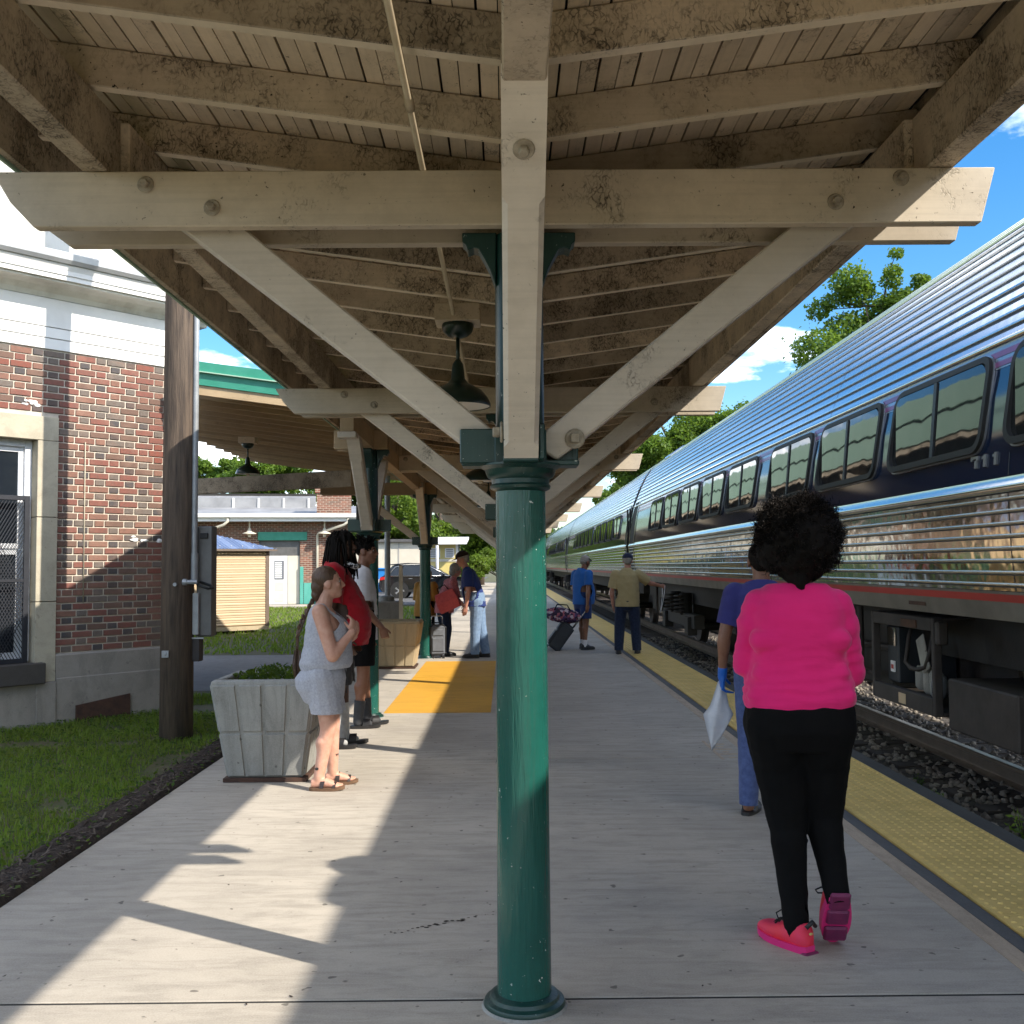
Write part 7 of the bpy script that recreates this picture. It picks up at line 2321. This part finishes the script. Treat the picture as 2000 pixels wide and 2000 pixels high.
# ---- 3. man in the red shirt with long dreadlocks
h = 1.88
p, J, T, q3, k = clothed('tall man in a loose red shirt with long dark dreadlocks', (-1.475, 8.95, 0), R(-86), h, 'sk_black',
    [(.82, .215, .20, .045), (.95, .225, .225, .06), (1.08, .23, .235, .062), (1.22, .228, .215, .045), (1.36, .222, .175, .01), (1.46, .205, .135, -.01), (1.53, .15, .10, -.018), (1.60, .075, .07, -.015)],
    dict(hipL=(-.10, 0, .96), hipR=(.10, 0, .96), knL=(-.10, .03, .53), knR=(.10, .02, .53), anL=(-.10, .05, .09), anR=(.11, -.03, .09), shL=(-.205, -.01, 1.49), shR=(.205, -.01, 1.49), elL=(-.27, -.02, 1.17), elR=(.262, -.03, 1.17), wrL=(-.26, .10, .93), wrR=(.245, .09, .93), neck=(0, .0, 1.55), head=(0, .055, 1.735)),
    'f_red', .78, .468, (.052, .050), 'f_shortdk', .47, (.070, .064, .04), shoes=('slide', 'shoe_blk', 'shoe_blk'), f=1.15, socks=('f_sock_lt', .62), yaw=R(-22), pit=R(4), rip=.013, vox=.0095)
dreads(p, T, q3, k, 150, .36, 'hair_black', 5, .0085, 1.15)
# black and white scarf end at the collar
mb = MB(); mb.tube([T(.05, .03, -.085), T(.02, .065, -.105), T(-.03, .06, -.10)], .022, 10)
mb.build('bandana', M['f_bw'], p, smooth=True)

# ---- 4. young man in white
h = 1.86
p, J, T, q3, k = clothed('young man in a white t-shirt, black shorts and dark socks, short twisted hair', (-1.40, 10.02, 0), R(-78), h, 'sk_brown',
    [(.80, .165, .125, .02), (.95, .17, .125, .015), (1.15, .172, .128, .01), (1.30, .185, .13, 0), (1.42, .185, .115, -.01), (1.50, .13, .085, -.015), (1.57, .065, .06, -.015)],
    dict(hipL=(-.09, 0, .96), hipR=(.09, 0, .96), knL=(-.09, .02, .53), knR=(.095, .0, .53), anL=(-.09, .05, .09), anR=(.10, -.05, .09), shL=(-.185, -.01, 1.46), shR=(.185, -.01, 1.46), elL=(-.235, -.04, 1.15), elR=(.225, -.01, 1.16), wrL=(-.23, .06, .90), wrR=(.215, .17, .96), neck=(0, .0, 1.54), head=(0, .035, 1.70)),
    'f_white', .80, .455, (.048, .046), 'f_black', .42, (.066, .058, .04), shoes=('slide', 'shoe_blk', 'shoe_blk', .12, -.05), socks=('f_sock_grey', .40), yaw=R(-20), handspec=dict(R=dict(curl=1.5, d=(-.05, .35, -1), n=(-1, .1, 0), s=(0, 1, .3))), vox=.0095, rip=.008)
dreads(p, T, q3, k, 110, .05, 'hair_black', 8, .0075, .6, .045, 'twists')

# ---- 5. worker in the navy tee with a blue glove
h = 1.69
p, J, T, q3, k = clothed('person in a navy t-shirt with a blue glove, mostly hidden behind the woman in pink', (1.60, 6.42, 0), R(-12), h, 'sk_brown',
    [(.78, .175, .135, 0), (.95, .178, .135, 0), (1.1, .17, .13, .005), (1.25, .178, .13, .005), (1.36, .172, .105, -.01), (1.42, .11, .08, -.012), (1.47, .06, .055, -.01)],
    dict(shL=(-.165, -.01, 1.36), elL=(-.235, -.035, 1.09), wrL=(-.25, .02, .855), anL=(-.105, -.01, .08), knL=(-.085, .03, .48), shR=(.165, -.01, 1.36), elR=(.21, 0, 1.09), wrR=(.17, .16, .95), anR=(.09, .25, .08), knR=(.085, .16, .49)),
    'f_navytee', .70, .525, (.043, .040), 'f_jean', 1.0, (.058, .047, .034), shoes=('sandal', 'shoe_blk', 'shoe_blk', -.3, -.2), glove='L', handspec=dict(L=dict(curl=1.15)), vox=.0095, face=False)
short_hair(p, T, q3, k, 'hair_black')
wl2 = p.matrix_basis if False else None
hp = V((1.60, 6.42, 0))+Matrix.Rotation(R(-12), 3, 'Z') @ V((-.258, .045, .775))
t = thing('cloth', 'white cloth hanging from the blue gloved hand', 'cloth', hp)
mb = MB(); rows = []
for j in range(9):
    tt = j/8; z = .03-.42*tt
    w_ = .018+.075*min(1, tt*1.6) if tt < .5 else .093*(1-(tt-.5)/.5)**.8+.004
    cxx = -.035*tt-.03*tt**3
    rows.append([(cxx+w_*math.cos(2*math.pi*i/14), .020*(1+.8*math.sin(3*2*math.pi*i/14+tt*2))*math.sin(2*math.pi*i/14)*(1 if tt < .85 else .4)+.006*math.cos(5*2*math.pi*i/14+tt), z+.012*math.cos(2*2*math.pi*i/14)*tt) for i in range(14)])
vs = [q for r in rows for q in r]
mb.add(vs, [(j*14+i, j*14+(i+1) % 14, (j+1)*14+(i+1) % 14, (j+1)*14+i) for j in range(8) for i in range(14)]+[tuple(range(13, -1, -1)), tuple(range(8*14, 9*14))])
mb.build('cloth', M['cloth'], t, smooth=True)

# ---- 6. man in the navy polo and cap
h = 1.83
p, J, T, q3, k = clothed('stooping man in a navy polo, pale jeans and dark cap facing left', (-.50, 17.35, 0), R(84), h, 'sk_ruddy',
    [(.78, .205, .172, .0), (.95, .20, .18, .03), (1.12, .19, .18, .07), (1.28, .19, .155, .10), (1.40, .18, .12, .12), (1.47, .12, .09, .14), (1.53, .065, .06, .15)],
    dict(hipL=(-.095, -.02, .94), hipR=(.095, -.02, .94), knL=(-.09, .01, .52), knR=(.095, -.06, .52), anL=(-.09, .02, .09), anR=(.10, -.14, .09), shL=(-.185, .115, 1.41), shR=(.185, .115, 1.41), elL=(-.225, .105, 1.11), elR=(.215, .13, 1.11), wrL=(-.215, .15, .86), wrR=(.20, .20, .88), neck=(0, .15, 1.49), head=(0, .235, 1.66)),
    'f_navy', .72, .475, (.046, .043), 'f_jean_lt', 1.0, (.062, .050, .040), shoes=('shoe', 'shoe_blk', 'shoe_blk'), pit=R(-16), rip=.005)
short_hair(p, T, q3, k, 'hair_grey'); cap_hat(p, T, q3, k, 'cap_dark')

# ---- 7. woman with grey hair and coral bag
h = 1.62
p, J, T, q3, k = clothed('grey-haired woman in a patterned rose top leaning beside the far green column', (-1.06, 17.75, 0), R(-70), h, 'sk_ruddy',
    [(.72, .18, .155, -.02), (.86, .185, .165, .0), (1.0, .18, .16, .04), (1.14, .178, .145, .08), (1.24, .17, .11, .11), (1.31, .11, .08, .13), (1.36, .06, .055, .14)],
    dict(shL=(-.16, .105, 1.25), shR=(.16, .105, 1.25), elL=(-.20, .15, .98), elR=(.20, .16, .98), wrL=(-.12, .30, .90), wrR=(.10, .30, .88), neck=(0, .14, 1.33), head=(0, .21, 1.475), hipL=(-.09, -.03, .83), hipR=(.09, -.03, .83)),
    'f_rose', .95, .46, (.048, .046), 'f_jean_dk', 1.0, (.064, .048, .038), shoes=('shoe', 'shoe_blk', 'shoe_blk'), pit=R(-14), brow='hair_grey')
mb = MB(); mb.ell(T(0, -.014, .014), (.054*k, .062*k, .060*k), 16, 10, q3); mb.ell(T(0, -.036, -.03), (.044*k, .034*k, .045*k), 12, 8, q3)
bm = fuse(mb, .010, 1, .010, (28, 28, 28), 3.0); cut(bm, T(0, .026, .012), q3 @ V((0, 1, -.4))); fin(bm, 'hair', M['hair_grey'], p)
t = thing('tote_bag', 'coral red tote bag carried by the grey-haired woman', 'bag', (-.93, 17.45, .80), R(-14))
t.rotation_euler = (0, R(-24), R(-14))
mb = MB(); vs = []
for z, w_, d_ in ((0, .19, .035), (.16, .20, .05), (.34, .17, .02)):
    vs += [(-w_, -d_, z), (w_, -d_, z), (w_, d_, z), (-w_, d_, z)]
mb.add(vs, [(3, 2, 1, 0), (8, 9, 10, 11)]+[(i*4+q, i*4+(q+1) % 4, (i+1)*4+(q+1) % 4, (i+1)*4+q) for i in range(2) for q in range(4)])
mb.build('bag', M['f_coral'], t, bevel=.012)
MB().tube([(-.10, 0, .33), (-.08, 0, .43), (.06, 0, .44), (.10, 0, .33)], .009, 6).build('strap', M['f_black'], t, smooth=True)

# ---- 8. person in orange with blond hair behind the column
h = 1.55
p, J, T, q3, k = clothed('person with blond hair in an orange top, half hidden by the far green column', (-1.42, 17.95, 0), R(-30), h, 'sk_ruddy',
    [(.66, .20, .15, 0), (.80, .20, .15, .01), (.95, .185, .14, .03), (1.1, .175, .13, .05), (1.2, .165, .105, .05), (1.26, .11, .08, .05), (1.31, .06, .055, .05)],
    dict(shL=(-.16, .04, 1.20), shR=(.16, .04, 1.20), elL=(-.20, .05, .94), elR=(.20, .05, .94), wrL=(-.16, .16, .80), wrR=(.16, .16, .80), neck=(0, .05, 1.28), head=(0, .085, 1.39), hipL=(-.085, 0, .78), hipR=(.085, 0, .78)),
    'f_orange', .95, .44, (.050, .05), 'f_black', .40, (.068, .06, .04), shoes=('shoe', 'shoe_blk', 'shoe_blk'))
mb = MB(); mb.ell(T(0, -.014, .014), (.054*k, .062*k, .058*k), 16, 10, q3); mb.ell(T(0, -.04, -.05), (.050*k, .034*k, .075*k), 12, 8, q3)
bm = fuse(mb, .010, 1, .008, (28, 28, 12), 3.0); cut(bm, T(0, .026, .012), q3 @ V((0, 1, -.4))); fin(bm, 'hair', M['hair_blond'], p)

# ---- 9. man in the blue polo with luggage
h = 1.75
p, J, T, q3, k = clothed('man in a bright blue polo and shorts looking down, white socks and dark trainers', (1.40, 18.85, 0), R(-52), h, 'sk_brown',
    [(.74, .19, .155, .01), (.88, .20, .185, .035), (1.0, .20, .195, .045), (1.14, .195, .18, .03), (1.28, .19, .145, .01), (1.38, .18, .115, 0), (1.44, .12, .09, 0), (1.50, .065, .06, 0)],
    dict(anL=(-.12, .10, .09), knL=(-.10, .07, .50), anR=(.11, -.06, .09), knR=(.10, -.01, .50), shL=(-.18, 0, 1.38), shR=(.18, 0, 1.38), elL=(-.21, -.02, 1.09), elR=(.235, -.07, 1.08), wrL=(-.17, .13, .90), wrR=(.235, -.09, .83), neck=(0, .02, 1.46), head=(0, .085, 1.60)),
    'f_blue', .70, .475, (.046, .043), 'f_blueshort', .42, (.066, .060, .04), shoes=('shoe', 'shoe_nvy', 'shoe_nvy', .2, -.35), socks=('f_white', .22), pit=R(-28))
short_hair(p, T, q3, k, 'hair_grey')
gl = MB(); gl.tube([T(-.047, -.01, .035), T(-.03, .045, .042), T(0, .056, .044), T(.03, .045, .042), T(.047, -.01, .035)], .008*k/1.7, 6)
for sx in (-1, 1): gl.ell(T(sx*.02, .050, .040), (.015*k, .006*k, .010*k), 10, 6, q3)
gl.build('sunglasses', M['black'], p, smooth=True)

# ---- 10. man in the tan shirt on the yellow strip
h = 1.76
p, J, T, q3, k = clothed('man in a tan shirt and dark jeans on the yellow strip, arm held out', (2.10, 17.80, 0), R(-8), h, 'sk_ruddy',
    [(.76, .21, .15, 0), (.92, .212, .155, .01), (1.08, .21, .155, .01), (1.24, .212, .145, .005), (1.36, .20, .12, -.005), (1.43, .13, .09, -.01), (1.49, .065, .06, -.01)],
    dict(anL=(-.155, 0, .09), knL=(-.135, .02, .50), anR=(.155, 0, .09), knR=(.135, .02, .50), hipL=(-.095, 0, .92), hipR=(.095, 0, .92), shL=(-.195, 0, 1.375), shR=(.195, 0, 1.375), elL=(-.265, -.02, 1.08), wrL=(-.245, .05, .83), elR=(.40, .07, 1.22), wrR=(.585, .20, 1.17), neck=(.01, .01, 1.46), head=(.015, .04, 1.615)),
    'f_tan', .80, .47, (.050, .048), 'f_jean_dk', 1.0, (.066, .054, .044), shoes=('shoe', 'shoe_blk', 'shoe_blk'), handspec=dict(R=dict(curl=1.0)), face=False, pit=R(-4))
short_hair(p, T, q3, k, 'hair_grey'); cap_hat(p, T, q3, k, 'cap_navy')
t = thing('wrist_cord', 'thin white cord hanging in a loop from the hand of the man in tan', 'cord', (2.745, 17.92, 1.17))
MB().tube([(-.01, 0, 0), (-.02, 0, -.2), (-.045, 0, -.42), (-.055, 0, -.47), (-.04, 0, -.42), (.0, 0, -.25), (.03, 0, -.05), (.03, 0, .0)], .006, 6).build('cord', M['f_white'], t, smooth=True)
